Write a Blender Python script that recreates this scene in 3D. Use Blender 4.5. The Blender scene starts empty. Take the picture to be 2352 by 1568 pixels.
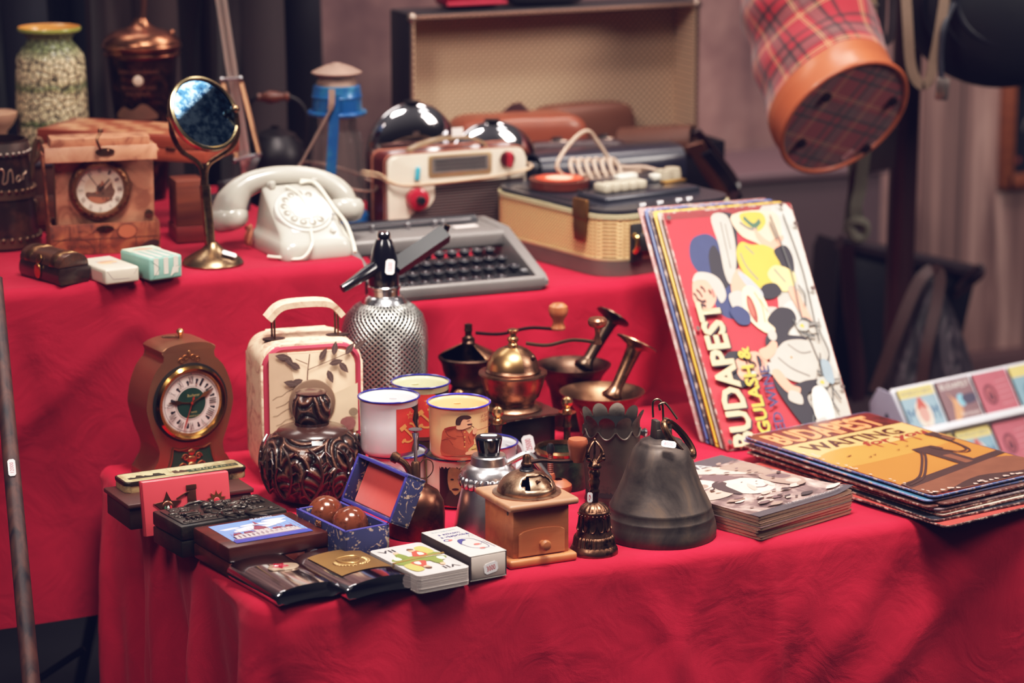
import bpy, bmesh, math, random
from math import sin, cos, pi, radians as R, atan2, hypot
from mathutils import Vector as V, Matrix as M, noise as NZ
random.seed(7)
SC = bpy.context.scene
COL = SC.collection
# ---------------------------------------------------------------- camera and unprojection
F, W, H = 6500.0, 2352.0, 1568.0
Z1, ZL, ZR = .58, .812, .752            # heights: front table, left tier, right tier
YT = .66                                # front plane of the tiers
_yaw, _pit = R(23.58), R(13.0)
VV = V((sin(_yaw)*cos(_pit), cos(_yaw)*cos(_pit), -sin(_pit)))
VR = V((cos(_yaw), -sin(_yaw), 0)); VU = VR.cross(VV)
CAM = V((-.9129, -2.7806, 1.55))
def ray(x, y): return VV*F + VR*(x-W/2) - VU*(y-H/2)
def at(x, y, z=Z1):
    d = ray(x, y); return CAM + d*((z-CAM.z)/d.z)
def atY(x, y, Y):
    d = ray(x, y); return CAM + d*((Y-CAM.y)/d.y)
def proj(p):
    q = V(p)-CAM; k = q.dot(VV); return (W/2+F*q.dot(VR)/k, H/2-F*q.dot(VU)/k, F/k)
def pp(p): return proj(p)[2]
def zat(p, py):                          # height above p seen at image row py
    a, b = -2.0, 3.0
    for _ in range(40):
        m = (a+b)/2
        if proj((p[0], p[1], p[2]+m))[1] > py: a = m
        else: b = m
    return a
def prof(p, pts):                        # silhouette pixels (radius, row) -> lathe profile in metres
    s = pp(p); return [(r/s, zat(p, y)) for r, y in pts]
def fit(Fp, Rp, Lp, z):                  # three corner pixels of a top face at height z -> corner, turn, width, depth
    a, b, c = at(*Fp, z), at(*Rp, z), at(*Lp, z)
    e1, e2 = b-a, c-a
    r1 = atan2(e1.y, e1.x); r2 = atan2(e2.y, e2.x)-pi/2
    return a, (r1*e1.length+r2*e2.length)/(e1.length+e2.length), e1.length, e2.length
# ---------------------------------------------------------------- objects
def T(name, label, cat, loc, rz=0, group=None):
    o = bpy.data.objects.new(name, None); COL.objects.link(o)
    o.empty_display_size = .02
    o.location = loc; o.rotation_euler = (0, 0, rz); return tag(o, label, cat, group)
def tag(o, label, cat, group=None, kind=None):
    if label: o['label'] = label
    if cat: o['category'] = cat
    if group: o['group'] = group
    if kind: o['kind'] = kind
    return o
def dup(o, loc=None, rot=None, label=None):
    c = o.copy(); COL.objects.link(c)
    if loc is not None: c.location = loc
    if rot is not None: c.rotation_euler = rot
    if label: c['label'] = label
    for ch in list(o.children):
        d = ch.copy(); COL.objects.link(d); d.parent = c
        for g2 in list(ch.children):
            e = g2.copy(); COL.objects.link(e); e.parent = d
    return c
def lin(h):
    h = h.lstrip('#'); o = []
    for i in (0, 2, 4):
        c = int(h[i:i+2], 16)/255
        o.append(c/12.92 if c <= .04045 else ((c+.055)/1.055)**2.4)
    return (*o, 1)
class N:                                 # tiny node-graph helper
    def __init__(s, name, rough=.5, metal=0, **kw):
        s.m = bpy.data.materials.new(name); s.m.use_nodes = True
        s.t = s.m.node_tree; s.b = s.t.nodes['Principled BSDF']
        s.set('Roughness', rough); s.set('Metallic', metal)
        for k, v in kw.items(): s.set(k.replace('_', ' '), v)
        s.tc = s.t.nodes.new('ShaderNodeTexCoord'); s.co = s.tc.outputs['Object']
    def set(s, k, v):
        if isinstance(v, bpy.types.NodeSocket): s.t.links.new(v, s.b.inputs[k])
        else: s.b.inputs[k].default_value = v
    def n(s, typ, ins={}, **props):
        nd = s.t.nodes.new('ShaderNode'+typ)
        for k, v in props.items(): setattr(nd, k, v)
        for k, v in ins.items():
            if isinstance(v, bpy.types.NodeSocket): s.t.links.new(v, nd.inputs[k])
            else: nd.inputs[k].default_value = v
        return nd.outputs
    def math(s, op, a, b=0.0, c=None, clamp=False):
        i = {0: a, 1: b}
        if c is not None: i[2] = c
        return s.n('Math', i, operation=op, use_clamp=clamp)[0]
    def sep(s, co=None): return s.n('SeparateXYZ', {0: co or s.co})
    def mapv(s, sc=(1, 1, 1), rot=(0, 0, 0), loc=(0, 0, 0)):
        return s.n('Mapping', {0: s.co, 'Scale': sc, 'Rotation': rot, 'Location': loc})[0]
    def noise(s, sc, det=4, co=None, dist=0, ro=.5):
        return s.n('TexNoise', {'Vector': co or s.co, 'Scale': sc, 'Detail': det, 'Distortion': dist, 'Roughness': ro})[0]
    def ramp(s, fac, stops, interp='LINEAR'):
        nd = s.t.nodes.new('ShaderNodeValToRGB'); s.t.links.new(fac, nd.inputs[0])
        e = nd.color_ramp.elements; nd.color_ramp.interpolation = interp
        while len(e) < len(stops): e.new(.5)
        for el, (p, c) in zip(e, stops):
            el.position = p; el.color = lin(c) if isinstance(c, str) else (c, c, c, 1)
        return nd.outputs[0]
    def mix(s, fac, a, b, mode='MIX'):
        nd = s.t.nodes.new('ShaderNodeMix'); nd.data_type = 'RGBA'; nd.blend_type = mode
        for i, v in ((0, fac), (6, a), (7, b)):
            if isinstance(v, str): v = lin(v)
            if isinstance(v, bpy.types.NodeSocket): s.t.links.new(v, nd.inputs[i])
            else: nd.inputs[i].default_value = v
        return nd.outputs[2]
    def bump(s, h, st=.3, d=.001):
        o = s.n('Bump', {'Strength': st, 'Distance': d, 'Height': h})[0]; s.t.links.new(o, s.b.inputs['Normal'])
    def col(s, v):
        s.set('Base Color', lin(v) if isinstance(v, str) else v); return s.m
_C = {}
def C(h, r=.5, me=0, var=.12, sc=40, bump=0, bs=200, coat=0, spec=None, dirt=None, dsc=25, trans=0, sheen=0):
    k = (h, r, me, var, sc, bump, bs, coat, spec, dirt, dsc, trans, sheen)
    if k in _C: return _C[k]
    g = N('surface', r, me)
    if spec is not None: g.set('Specular IOR Level', spec)
    if coat: g.set('Coat Weight', coat); g.set('Coat Roughness', .15)
    if trans: g.set('Transmission Weight', trans)
    if sheen: g.set('Sheen Weight', sheen)
    c = lin(h)
    if var:
        n1 = g.noise(sc, 3)
        f = g.math('MULTIPLY_ADD', n1, 2*var, 1-var)
        col = g.mix(1.0, c, g.n('CombineColor', {0: f, 1: f, 2: f})[0], 'MULTIPLY')
    else: col = c
    if dirt:
        n2 = g.ramp(g.noise(dsc, 6, ro=.7), [(.48, 0), (.62, 1)])
        col = g.mix(n2, col, lin(dirt))
    g.col(col)
    if bump: g.bump(g.noise(bs, 4), bump, .001)
    _C[k] = g.m; return g.m
def wood(a, b, sc=1, axis='X', r=.45, bump=.1, coat=0):
    k = ('wood', a, b, sc, axis, r, coat)
    if k in _C: return _C[k]
    g = N('wood', r); s = {'X': (6, 90, 90), 'Y': (90, 6, 90), 'Z': (90, 90, 6)}[axis]
    co = g.mapv(tuple(q*sc for q in s)); n1 = g.noise(1, 5, co, .6)
    n2 = g.noise(9*sc, 2)
    g.col(g.mix(g.math('MULTIPLY', n2, .35), g.ramp(n1, [(.3, a), (.7, b)]), a)); g.bump(n1, bump, .0006)
    if coat: g.set('Coat Weight', coat); g.set('Coat Roughness', .2)
    _C[k] = g.m; return g.m
# ---------------------------------------------------------------- mesh builder
def sm(pts, n=5, closed=True):           # Catmull-Rom smoothing of an outline
    P = [V((*p, 0)) if len(p) == 2 else V(p) for p in pts]; d = len(pts[0]); L = len(P); out = []
    for i in range(L if closed else L-1):
        g = lambda j: P[(i+j) % L] if closed else P[max(0, min(L-1, i+j))]
        a, b, c, e = g(-1), g(0), g(1), g(2)
        for k in range(n):
            t = k/n; q = .5*((2*b)+(c-a)*t+(2*a-5*b+4*c-e)*t*t+(3*b-a-3*c+e)*t**3)
            out.append(tuple(q[:d]))
    if not closed: out.append(tuple(P[-1][:d]))
    return out
def ell(cx, cy, rx, ry=None, rot=0, n=28, a0=0, a1=2*pi):
    ry = rx if ry is None else ry; o = []; full = abs(a1-a0) > 6.28
    for i in range(n if full else n+1):
        t = a0+(a1-a0)*i/n; x, y = rx*cos(t), ry*sin(t)
        o.append((cx+x*cos(rot)-y*sin(rot), cy+x*sin(rot)+y*cos(rot)))
    return o
def star(cx, cy, r, k=.4, n=5, rot=pi/2):
    return [(cx+(r if i % 2 == 0 else r*k)*cos(rot+i*pi/n), cy+(r if i % 2 == 0 else r*k)*sin(rot+i*pi/n)) for i in range(2*n)]
def rrect(w, d, r, n=5, cx=0, cy=0):
    o = []
    for sx, sy, a in ((1, 1, 0), (-1, 1, pi/2), (-1, -1, pi), (1, -1, 3*pi/2)):
        for i in range(n+1):
            t = a+pi/2*i/n; o.append((cx+sx*(w/2-r)+r*cos(t), cy+sy*(d/2-r)+r*sin(t)))
    return o
_TX = {}
def textmesh(s, bold=0):
    if (s, bold) in _TX: return _TX[(s, bold)]
    cu = bpy.data.curves.new('t', 'FONT'); cu.body = s; cu.resolution_u = 2; cu.offset = bold; cu.align_x = 'CENTER'; cu.align_y = 'CENTER'
    o = bpy.data.objects.new('t', cu); COL.objects.link(o)
    dg = bpy.context.evaluated_depsgraph_get()
    me = bpy.data.meshes.new_from_object(o.evaluated_get(dg))
    vs = [v.co.copy() for v in me.vertices]; fs = [tuple(p.vertices) for p in me.polygons]
    bpy.data.objects.remove(o); bpy.data.curves.remove(cu); bpy.data.meshes.remove(me)
    xs = [v.x for v in vs] or [0, 1]; ys = [v.y for v in vs] or [0, 1]
    x0, x1, y0, y1 = min(xs), max(xs), min(ys), max(ys)
    vs = [((v.x-(x0+x1)/2)/(x1-x0+1e-9), (v.y-(y0+y1)/2)/(y1-y0+1e-9)) for v in vs]
    _TX[(s, bold)] = (vs, fs); return vs, fs
class G:
    def __init__(s, mat=None, X=None):
        s.b = bmesh.new(); s.ms = []; s.i = 0; s.X = X or M()
        s.map = None; s.lay = 0
        if mat: s.m(mat)
    def m(s, mat):
        if isinstance(mat, str): mat = C(mat)
        if mat not in s.ms: s.ms.append(mat)
        s.i = s.ms.index(mat); return s
    def _vs(s, pts): return [s.b.verts.new(s.X @ V(p)) for p in pts]
    def _f(s, vs):
        try: f = s.b.faces.new(vs)
        except ValueError: return None
        f.material_index = s.i; f.smooth = True; return f
    def box(s, c, size, bev=0, seg=2, rot=None, taper=1):
        x, y, z = size[0]/2, size[1]/2, size[2]/2; Q = M.Translation(V(c))
        if rot: Q = Q @ M.Rotation(rot[2], 4, 'Z') @ M.Rotation(rot[1], 4, 'Y') @ M.Rotation(rot[0], 4, 'X')
        P = [(sx*x*(taper if sz > 0 else 1), sy*y*(taper if sz > 0 else 1), sz*z) for sz in (-1, 1) for sx, sy in ((-1, -1), (1, -1), (1, 1), (-1, 1))]
        v = s._vs([Q @ V(p) for p in P])
        fs = [s._f([v[i] for i in q]) for q in ((3, 2, 1, 0), (4, 5, 6, 7), (0, 1, 5, 4), (1, 2, 6, 5), (2, 3, 7, 6), (3, 0, 4, 7))]
        if bev:
            es = list({e for f in fs for e in f.edges})
            r = bmesh.ops.bevel(s.b, geom=es, offset=min(bev, min(x, y, z)*.95), segments=seg, affect='EDGES', profile=.5)
            for f in r['faces']: f.material_index = s.i; f.smooth = True
        return s
    def lathe(s, pr, n=40, c=(0, 0, 0), ax=None, cap=True, fl=None, sx=1, sy=1, a0=0, a1=2*pi):
        Q = M.Translation(V(c))
        if ax is not None: Q = Q @ V(ax).to_track_quat('Z', 'Y').to_matrix().to_4x4()
        rows = []; full = a1-a0 > 6.28; nn = n if full else n+1
        for r, z in pr:
            if r < 1e-6: rows.append([s.b.verts.new(s.X @ (Q @ V((0, 0, z))))]); continue
            row = []
            for i in range(nn):
                t = a0+(a1-a0)*i/n; k = fl(t, z) if fl else 1
                row.append(s.b.verts.new(s.X @ (Q @ V((r*k*cos(t)*sx, r*k*sin(t)*sy, z)))))
            rows.append(row)
        for A, B in zip(rows, rows[1:]):
            for i in range(n):
                j = (i+1) % nn if full else i+1
                if len(A) == 1 and len(B) == 1: continue
                if len(A) == 1: s._f([A[0], B[j], B[i]])
                elif len(B) == 1: s._f([A[i], A[j], B[0]])
                else: s._f([A[i], A[j], B[j], B[i]])
        if cap and full:
            if len(rows[0]) > 1: s._f(rows[0][::-1])
            if len(rows[-1]) > 1: s._f(rows[-1])
        return s
    def tube(s, pts, r, n=8, closed=False, cap=True, sx=1, smooth=0, up=None):
        if smooth: pts = sm([tuple(p) for p in pts], smooth, closed)
        P = [V(p) for p in pts]; L = len(P); rows = []; nrm = None
        for i, p in enumerate(P):
            a = P[i-1] if (i or closed) else p; b = P[(i+1) % L] if (i < L-1 or closed) else p
            t = (b-a).normalized()
            if nrm is None:
                nrm = V(up) if up else (V((0, 0, 1)) if abs(t.z) < .9 else V((1, 0, 0)))
            nrm = nrm-t*nrm.dot(t)
            if nrm.length < 1e-6: nrm = t.orthogonal()
            nrm.normalize(); bi = t.cross(nrm)
            if isinstance(r, (list, tuple)):
                k = i/(L-1)*(len(r)-1); q = min(int(k), len(r)-2); rr = r[q]*(1-(k-q))+r[q+1]*(k-q)
            else: rr = r
            rows.append(s._vs([p+(nrm*cos(2*pi*j/n)+bi*sin(2*pi*j/n)*sx)*rr for j in range(n)]))
        for i in range(L if closed else L-1):
            A, B = rows[i], rows[(i+1) % L]
            for j in range(n): s._f([A[j], A[(j+1) % n], B[(j+1) % n], B[j]])
        if cap and not closed: s._f(rows[0][::-1]); s._f(rows[-1])
        return s
    def strap(s, pts, w, th, smooth=4, side=(1, 0, 0), closed=False):   # flat band following pts; side = width direction
        if smooth: pts = sm([tuple(p) for p in pts], smooth, closed)
        P = [V(p) for p in pts]; L = len(P); rows = []; sd = V(side).normalized()
        for i, p in enumerate(P):
            a = P[i-1] if (i or closed) else p; b = P[(i+1) % L] if (i < L-1 or closed) else p
            t = (b-a).normalized(); q = (sd-t*sd.dot(t)).normalized(); nn = t.cross(q)
            rows.append(s._vs([p+q*w/2*u+nn*th/2*v for u, v in ((-1, -1), (1, -1), (1, 1), (-1, 1))]))
        for i in range(L if closed else L-1):
            A, B = rows[i], rows[(i+1) % L]
            for j in range(4): s._f([A[j], A[(j+1) % 4], B[(j+1) % 4], B[j]])
        if not closed: s._f(rows[0][::-1]); s._f(rows[-1])
        return s
    def prism(s, out, h, Q=None, bev=0, seg=2, top=1):
        Q = Q or M(); n = len(out)
        cx = sum(p[0] for p in out)/n; cy = sum(p[1] for p in out)/n
        A = s._vs([Q @ V((x, y, 0)) for x, y in out]); B = s._vs([Q @ V((cx+(x-cx)*top, cy+(y-cy)*top, h)) for x, y in out])
        fs = [s._f(A[::-1]), s._f(B)]; es = []
        for f in fs:
            if f: f.smooth = False
        for i in range(n): fs.append(s._f([A[i], A[(i+1) % n], B[(i+1) % n], B[i]]))
        if bev:
            es = [e for f in fs[:2] if f for e in f.edges]
            r = bmesh.ops.bevel(s.b, geom=es, offset=bev, segments=seg, affect='EDGES', profile=.5)
            for f in r['faces']: f.material_index = s.i; f.smooth = True
        return s
    def sph(s, c, r, sc=(1, 1, 1), n=20):
        pr = [(max(0, sin(pi*i/(n//2))), -cos(pi*i/(n//2))) for i in range(n//2+1)]; pr[0] = (0, -1); pr[-1] = (0, 1)
        X = s.X; s.X = X @ M.Translation(V(c)) @ M.Diagonal((r*sc[0], r*sc[1], r*sc[2], 1))
        s.lathe(pr, n); s.X = X; return s
    def grid(s, fn, nu, nv, cu=False, flip=False):
        rows = [s._vs([fn(i/nu, j/nv) for i in range(nu if cu else nu+1)]) for j in range(nv+1)]
        for A, B in zip(rows, rows[1:]):
            for i in range(nu):
                j = (i+1) % len(A); q = [A[i], A[j], B[j], B[i]]
                s._f(q[::-1] if flip else q)
        return s
    # ---- flat artwork: shapes stacked in thin layers on a mapped surface
    def art(s, mp, step=.00006, maxl=None): 
        if not s.map: bmesh.ops.recalc_face_normals(s.b, faces=s.b.faces[:])
        s.map = mp; s.step = step; s.lay = 0; s.maxl = maxl; return s
    def _art(s, vs2, faces, mat):
        s.m(mat); s.lay += 1; t = bmesh.new()
        v = [t.verts.new((x, y, 0)) for x, y in vs2]
        for f in faces:
            try: t.faces.new([v[i] for i in f])
            except ValueError: pass
        bmesh.ops.triangulate(t, faces=t.faces[:])
        if s.maxl:
            for _ in range(4):
                es = [e for e in t.edges if e.calc_length() > s.maxl]
                if not es: break
                bmesh.ops.subdivide_edges(t, edges=es, cuts=1); bmesh.ops.triangulate(t, faces=t.faces[:])
        t.normal_update(); t.verts.index_update(); flip = sum(f.normal.z*f.calc_area() for f in t.faces) < 0
        nv = [s.b.verts.new(s.X @ V(s.map(q.co.x, q.co.y, s.lay*s.step))) for q in t.verts]
        for f in t.faces:
            q = [nv[w.index] for w in f.verts]; s._f(q[::-1] if flip else q)
        t.free(); return s
    def shape(s, pts, mat): return s._art(pts, [tuple(range(len(pts)))], mat)
    def line(s, pts, w, mat, smooth=0):
        if smooth: pts = sm(pts, smooth, False)
        vs = []; fs = []; L = len(pts)
        for i in range(L):
            a = V(pts[max(0, i-1)]); b = V(pts[min(L-1, i+1)]); d = (b-a); d = d.normalized() if d.length else V((1, 0))
            k = V((-d.y, d.x))*w/2; p = V(pts[i]); vs += [tuple(p+k), tuple(p-k)]
        for i in range(L-1): fs.append((2*i, 2*i+1, 2*i+3, 2*i+2))
        return s._art(vs, fs, mat)
    def text(s, t, cx, cy, w, h, mat, rot=0, shear=0, bold=0):
        vs, fs = textmesh(t, bold); o = []
        for x, y in vs:
            x, y = x*w+y*h*shear, y*h
            o.append((cx+x*cos(rot)-y*sin(rot), cy+x*sin(rot)+y*cos(rot)))
        return s._art(o, fs, mat)
    def obj(s, name, par=None, label=None, cat=None, group=None, loc=None, rot=None, sharp=35, kind=None):
        bmesh.ops.recalc_face_normals(s.b, faces=[f for f in s.b.faces]) if not s.map else None
        me = bpy.data.meshes.new(name); s.b.to_mesh(me); s.b.free()
        for q in s.ms: me.materials.append(q)
        if sharp < 179: me.set_sharp_from_angle(angle=R(sharp))
        o = bpy.data.objects.new(name, me); COL.objects.link(o)
        if par: o.parent = par
        if loc is not None: o.location = loc
        if rot is not None: o.rotation_euler = rot
        return tag(o, label, cat, group, kind)
def flat(z): return lambda u, v, h: (u, v, z+h)                 # artwork on a horizontal top
def upright(y): return lambda u, v, h: (u, y-h, v)              # artwork on a face towards -Y
def cyl(r, a): return lambda u, v, h: ((r+h)*cos(a+u/r), (r+h)*sin(a+u/r), v)
def tagged(par, X, w, h, txt, name='price_tag', paper='#efe9ea', ink='#c2475a', th=.0004):
    g = G(C(paper, .6, var=.05), X); c = min(w, h)*.22
    g.prism([(-w/2+c, -h/2), (w/2-c, -h/2), (w/2, -h/2+c), (w/2, h/2-c), (w/2-c, h/2), (-w/2+c, h/2), (-w/2, h/2-c), (-w/2, -h/2+c)], th)
    g.art(flat(th+.0001)); g.text(txt, 0, 0, w*.62, h*.5, C(ink, .6, var=0)) if w >= h else g.text(txt, 0, 0, h*.62, w*.5, C(ink, .6, var=0), pi/2)
    return g.obj(name, par)
# ================================================================ camera, light, world
cd = bpy.data.cameras.new('camera'); cam = bpy.data.objects.new('camera', cd); COL.objects.link(cam)
cd.sensor_width = 36; cd.lens = 36*F/W; cd.clip_end = 60
cam.matrix_world = M.Translation(CAM) @ M((VR, VU, -VV)).transposed().to_4x4()
SC.camera = cam
cd.dof.use_dof = True; cd.dof.aperture_fstop = 3.7; cd.dof.aperture_blades = 0
cd.dof.focus_distance = (at(1230, 1255)-CAM).dot(VV)+.03
cy = SC.cycles; cy.max_bounces = 6; cy.diffuse_bounces = 3; cy.glossy_bounces = 4; cy.transmission_bounces = 5; cy.transparent_max_bounces = 6; cy.caustics_reflective = False; cy.caustics_refractive = False
SC.view_settings.view_transform = 'Standard'; SC.view_settings.look = 'None'
SC.view_settings.exposure = 0
SC.view_settings.use_curve_mapping = True; _cm = SC.view_settings.curve_mapping     # faded print look of the whole photograph
for _i, (_a, _b) in enumerate(((.002, 1), (.0024, .985), (.0085, .945))):
    _c = _cm.curves[_i]; _c.points[0].location = (0, _a); _c.points[-1].location = (1, _b)
_c = _cm.curves[3]
for _x, _y in ((.06, .082), (.25, .385), (.5, .69), (.75, .89)): _c.points.new(_x, _y)
_cm.white_level = (1.6, 1.6, 1.6); _cm.update()
wd = bpy.data.worlds.new('world'); SC.world = wd; wd.use_nodes = True
wt = wd.node_tree; bg = wt.nodes['Background']
tc = wt.nodes.new('ShaderNodeTexCoord'); sx_ = wt.nodes.new('ShaderNodeSeparateXYZ'); wt.links.new(tc.outputs['Generated'], sx_.inputs[0])
rp = wt.nodes.new('ShaderNodeValToRGB'); wt.links.new(sx_.outputs[2], rp.inputs[0])
e = rp.color_ramp.elements; e[0].position = .0; e[0].color = (.03, .026, .04, 1); e[1].position = .6; e[1].color = (.85, .78, .80, 1)
x_ = e.new(.25); x_.color = (.13, .11, .125, 1)
wt.links.new(rp.outputs[0], bg.inputs[0]); bg.inputs[1].default_value = .16
def area(name, loc, tgt, sx, sy, e, col):
    l = bpy.data.lights.new(name, 'AREA'); l.shape = 'RECTANGLE'; l.size = sx; l.size_y = sy; l.energy = e; l.color = col
    o = bpy.data.objects.new(name, l); COL.objects.link(o); o.location = loc
    o.rotation_euler = (V(tgt)-V(loc)).to_track_quat('-Z', 'Y').to_euler(); return o
k_ = area('sky_opening', (.4, -.32, 3.1), (.62, .42, .6), .9, .6, 17, (1, .94, .90)); k_.data.spread = R(48)
area('side_opening', (2.4, -.75, 2.2), (.4, .5, .65), .6, .7, 40, (1, .91, .85))
k_ = area('left_opening', (-1.3, -.9, 2.7), (.5, .6, .8), .5, .7, 7, (1, .92, .88)); k_.data.spread = R(70)
area('added_wall_wash', (1.5, 1.15, 2.6), (1.5, 2.05, 1.0), .8, .4, 24, (1, .90, .86))  # added lamp, only there to brighten the back wall
area('added_rim_light', (.1, 1.9, 2.75), (.5, .3, .6), 1.2, .4, 11, (1, .93, .9))  # added lamp behind the wares, for glints on metal and top edges
# ================================================================ the setting
def rough_wall():
    g = N('mottled wall', .85); n1 = g.noise(2.2, 6, ro=.65); n2 = g.noise(9, 5, g.mapv((1, 1, .25)))
    c = g.ramp(n1, [(.32, '#6a4a4e'), (.46, '#96726f'), (.58, '#b08c86'), (.72, '#d0ada5')])
    c = g.mix(g.ramp(n2, [(.45, 0), (.7, .55)]), c, lin('#5a3d43')); g.bump(n1, .4, .01); return g.col(c)
def plank_wall():
    g = N('old planks', .8); q = g.sep(); 
    n1 = g.noise(1, 6, g.mapv((14, 14, 1.2)), 1.5); n2 = g.noise(3, 4, g.mapv((1, 1, .4)))
    c = g.ramp(n1, [(.3, '#4a2e2e'), (.5, '#94706a'), (.72, '#cfaba2')]); c = g.mix(g.ramp(n2, [(.4, 0), (.7, .55)]), c, lin('#a5857e'))
    st = g.math('ABSOLUTE', g.math('SUBTRACT', g.math('FRACT', g.math('MULTIPLY', q[0], 5.5)), .5))
    c = g.mix(g.ramp(st, [(.47, 0), (.49, .8)]), c, lin('#2a191c')); g.bump(n1, .5, .006); return g.col(c)
YW = 2.05
xa, xb = atY(2112, 400, YW).x, atY(2352, 400, YW).x
g = G(rough_wall()); g.box(((-2.2+xa)/2, YW+.05, 1.2), (xa+2.2, .1, 2.4)); g.obj('wall_back', kind='structure')
g = G(plank_wall()); g.box(((xa+xb+1.5)/2, YW+.045, 1.2), (xb+1.5-xa, .11, 2.4)); g.obj('wall_right', kind='structure')
def ground():
    g = N('dark paving', .8); n1 = g.noise(6, 5); g.bump(n1, .4, .01)
    return g.col(g.ramp(n1, [(.3, '#0f1117'), (.7, '#1e1f27')]))
g = G(ground()); g.box((.6, 1.0, -.05), (9, 8, .1)); g.obj('floor', kind='structure')
# ledge along the foot of the plank wall and worn grey bench below the mottled wall
zl = atY(2300, 812, YW-.03).z
g = G(wood('#4a3032', '#725050', .5, 'X', .7)); g.box(((xa+xb+1.5)/2, YW-.02, zl-.02), (xb+1.5-xa, .04, .05), .006)
g.m(wood('#2a191d', '#3d262a', .5, 'X', .8)).box(((xa+xb+1.5)/2, YW-.01, (zl-.045)/2), (xb+1.5-xa, .02, zl-.05)); g.obj('baseboard_back', kind='structure')
# ================================================================ red cloths
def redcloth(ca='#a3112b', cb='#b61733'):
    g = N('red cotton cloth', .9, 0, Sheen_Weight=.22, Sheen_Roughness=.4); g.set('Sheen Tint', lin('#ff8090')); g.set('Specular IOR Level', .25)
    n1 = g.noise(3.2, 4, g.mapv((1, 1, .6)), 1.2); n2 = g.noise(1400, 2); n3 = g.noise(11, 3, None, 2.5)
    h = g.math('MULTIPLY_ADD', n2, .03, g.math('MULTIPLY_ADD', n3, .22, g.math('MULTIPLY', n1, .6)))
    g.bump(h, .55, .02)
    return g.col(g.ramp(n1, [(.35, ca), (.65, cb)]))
RED = redcloth(); RED_SHADED = redcloth('#930e27', '#a6142f')  # second red is the same cloth with left-tier shade put into its colour
def cloth(name, label, x0, x1, y0, y1, z, hem, fr, sides='LR', amp=.014, cr=.035, hemfn=None, yr=None, mat=None):
    """draped cloth: flat top plus a skirt that rounds over the edge and falls in folds"""
    g = G(mat or RED)
    def top(u, v):
        xa_, xb_, ya_ = x0+(.016 if 'L' in sides else 0), x1-(.016 if 'R' in sides else 0), y0+.016
        x = xa_+(xb_-xa_)*u; y = ya_+((yr if yr and x > .93 else y1)-ya_)*v
        for cx_, on in ((x0+cr, 'L' in sides and x < x0+cr), (x1-cr, 'R' in sides and x > x1-cr)):
            if on and y < y0+cr:
                q_ = V((x-cx_, y-y0-cr)); 
                if q_.length > cr-.0155: q_ *= (cr-.0155)/q_.length; x, y = cx_+q_.x, y0+cr+q_.y
        d = min(y-y0, x-x0 if 'L' in sides else 9, x1-x if 'R' in sides else 9)
        e_ = min(1, max(0, d-.016)/.03); return (x, y, z+(-.0006+.0012*NZ.noise(V((x*9, y*9, 1))))*e_)
    g.grid(top, 150, 50)
    P = []                                # perimeter: position, outward normal
    st = .008
    if 'L' in sides:
        n = int((y1-y0-cr)/st); P += [((x0, y1+(y0+cr-y1)*i/n), (-1, 0)) for i in range(n)]
        P += [((x0+cr-cr*cos(t), y0+cr-cr*sin(t)), (-cos(t), -sin(t))) for t in [pi/2*i/10 for i in range(10)]]
        a = x0+cr
    else: a = x0
    b = x1-cr if 'R' in sides else x1
    n = int((b-a)/st); P += [((a+(b-a)*i/n, y0), (0, -1)) for i in range(n+1)]
    if 'R' in sides:
        P += [((x1-cr+cr*sin(t), y0+cr-cr*cos(t)), (sin(t), -cos(t))) for t in [pi/2*i/10 for i in range(1, 11)]]
        n = int((y1-y0-cr)/st); P += [((x1, y0+cr+(y1-y0-cr)*i/n), (1, 0)) for i in range(1, n+1)]
    L = len(P)-1; nv = 70; rr = .016
    def skirt(u, v):
        (px, py), (nx, ny) = P[round(u*L)]; s = round(u*L)*st
        hz = hem if not hemfn else hemfn(px)
        drop = z-hz
        if v < .12:
            t = v/.12*pi/2; o, d = -rr+rr*sin(t), rr*(1-cos(t))
        else:
            k = (v-.12)/.88; d = rr+k*(drop-rr); o = fr(px, py, s, d, nx, ny)
        return (px+nx*o, py+ny*o, z-d)
    g.grid(skirt, L, nv, flip=True)
    o = g.obj(name, sharp=180); tag(o, label, 'tablecloth'); return o
def fold_front(x, y, s, d, nx, ny):
    k = min(1, d/.12)
    if nx < -.5:                           # left side: deep folds falling towards the corner
        q = .5+.5*sin(x*0+y*34+d*5+.6); a = .030*k*(1-abs(q)**1.5)+.009*sin(y*80+d*14)*min(1, d/.2)
        return a*-1+.012*k+d*.04
    w = max(0, 1-abs(x-.02)/.22)
    o = .004*sin(x*9+d*7)*k+.003*sin(x*21-d*16+1)*k+.010*k*NZ.noise(V((x*3-d*3, d*2.5, 3)))
    o += w*(.022*sin((x*.8+d*.62)*38+1.1)*min(1, d/.22)**1.3)
    for c, sl, am, wd_ in ((.63, .03, .007, .006), (.70, -.45, .004, .02), (.98, -1.15, .006, .035), (.45, .5, .004, .02), (.33, .15, .003, .015), (.83, -.9, .003, .025), (.56, -.4, .003, .015)):
        t = (x-(c+sl*d))/wd_; o += am*math.exp(-t*t)*min(1, d/.08)
    return o+d*.03+.004*k
def fold_back(x, y, s, d, nx, ny):
    k = min(1, d/.08)
    o = .006*k*NZ.noise(V((x*4+d*4, d*3, 9)))+.003*k*sin(x*13+d*18)
    for c, sl, am, wd_ in ((-.02, 1.5, .003, .03), (.12, -1.2, .004, .03), (.22, 1.0, .003, .02), (.55, .9, .004, .03), (.7, -.7, .004, .03), (.82, -.25, .008, .02), (.75, .1, .004, .02)):
        t = (x-(c+sl*d))/wd_; o += am*math.exp(-t*t)*k
    return o
XR = max(1.0, at(1985, 946, .61).x+.03)
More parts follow.
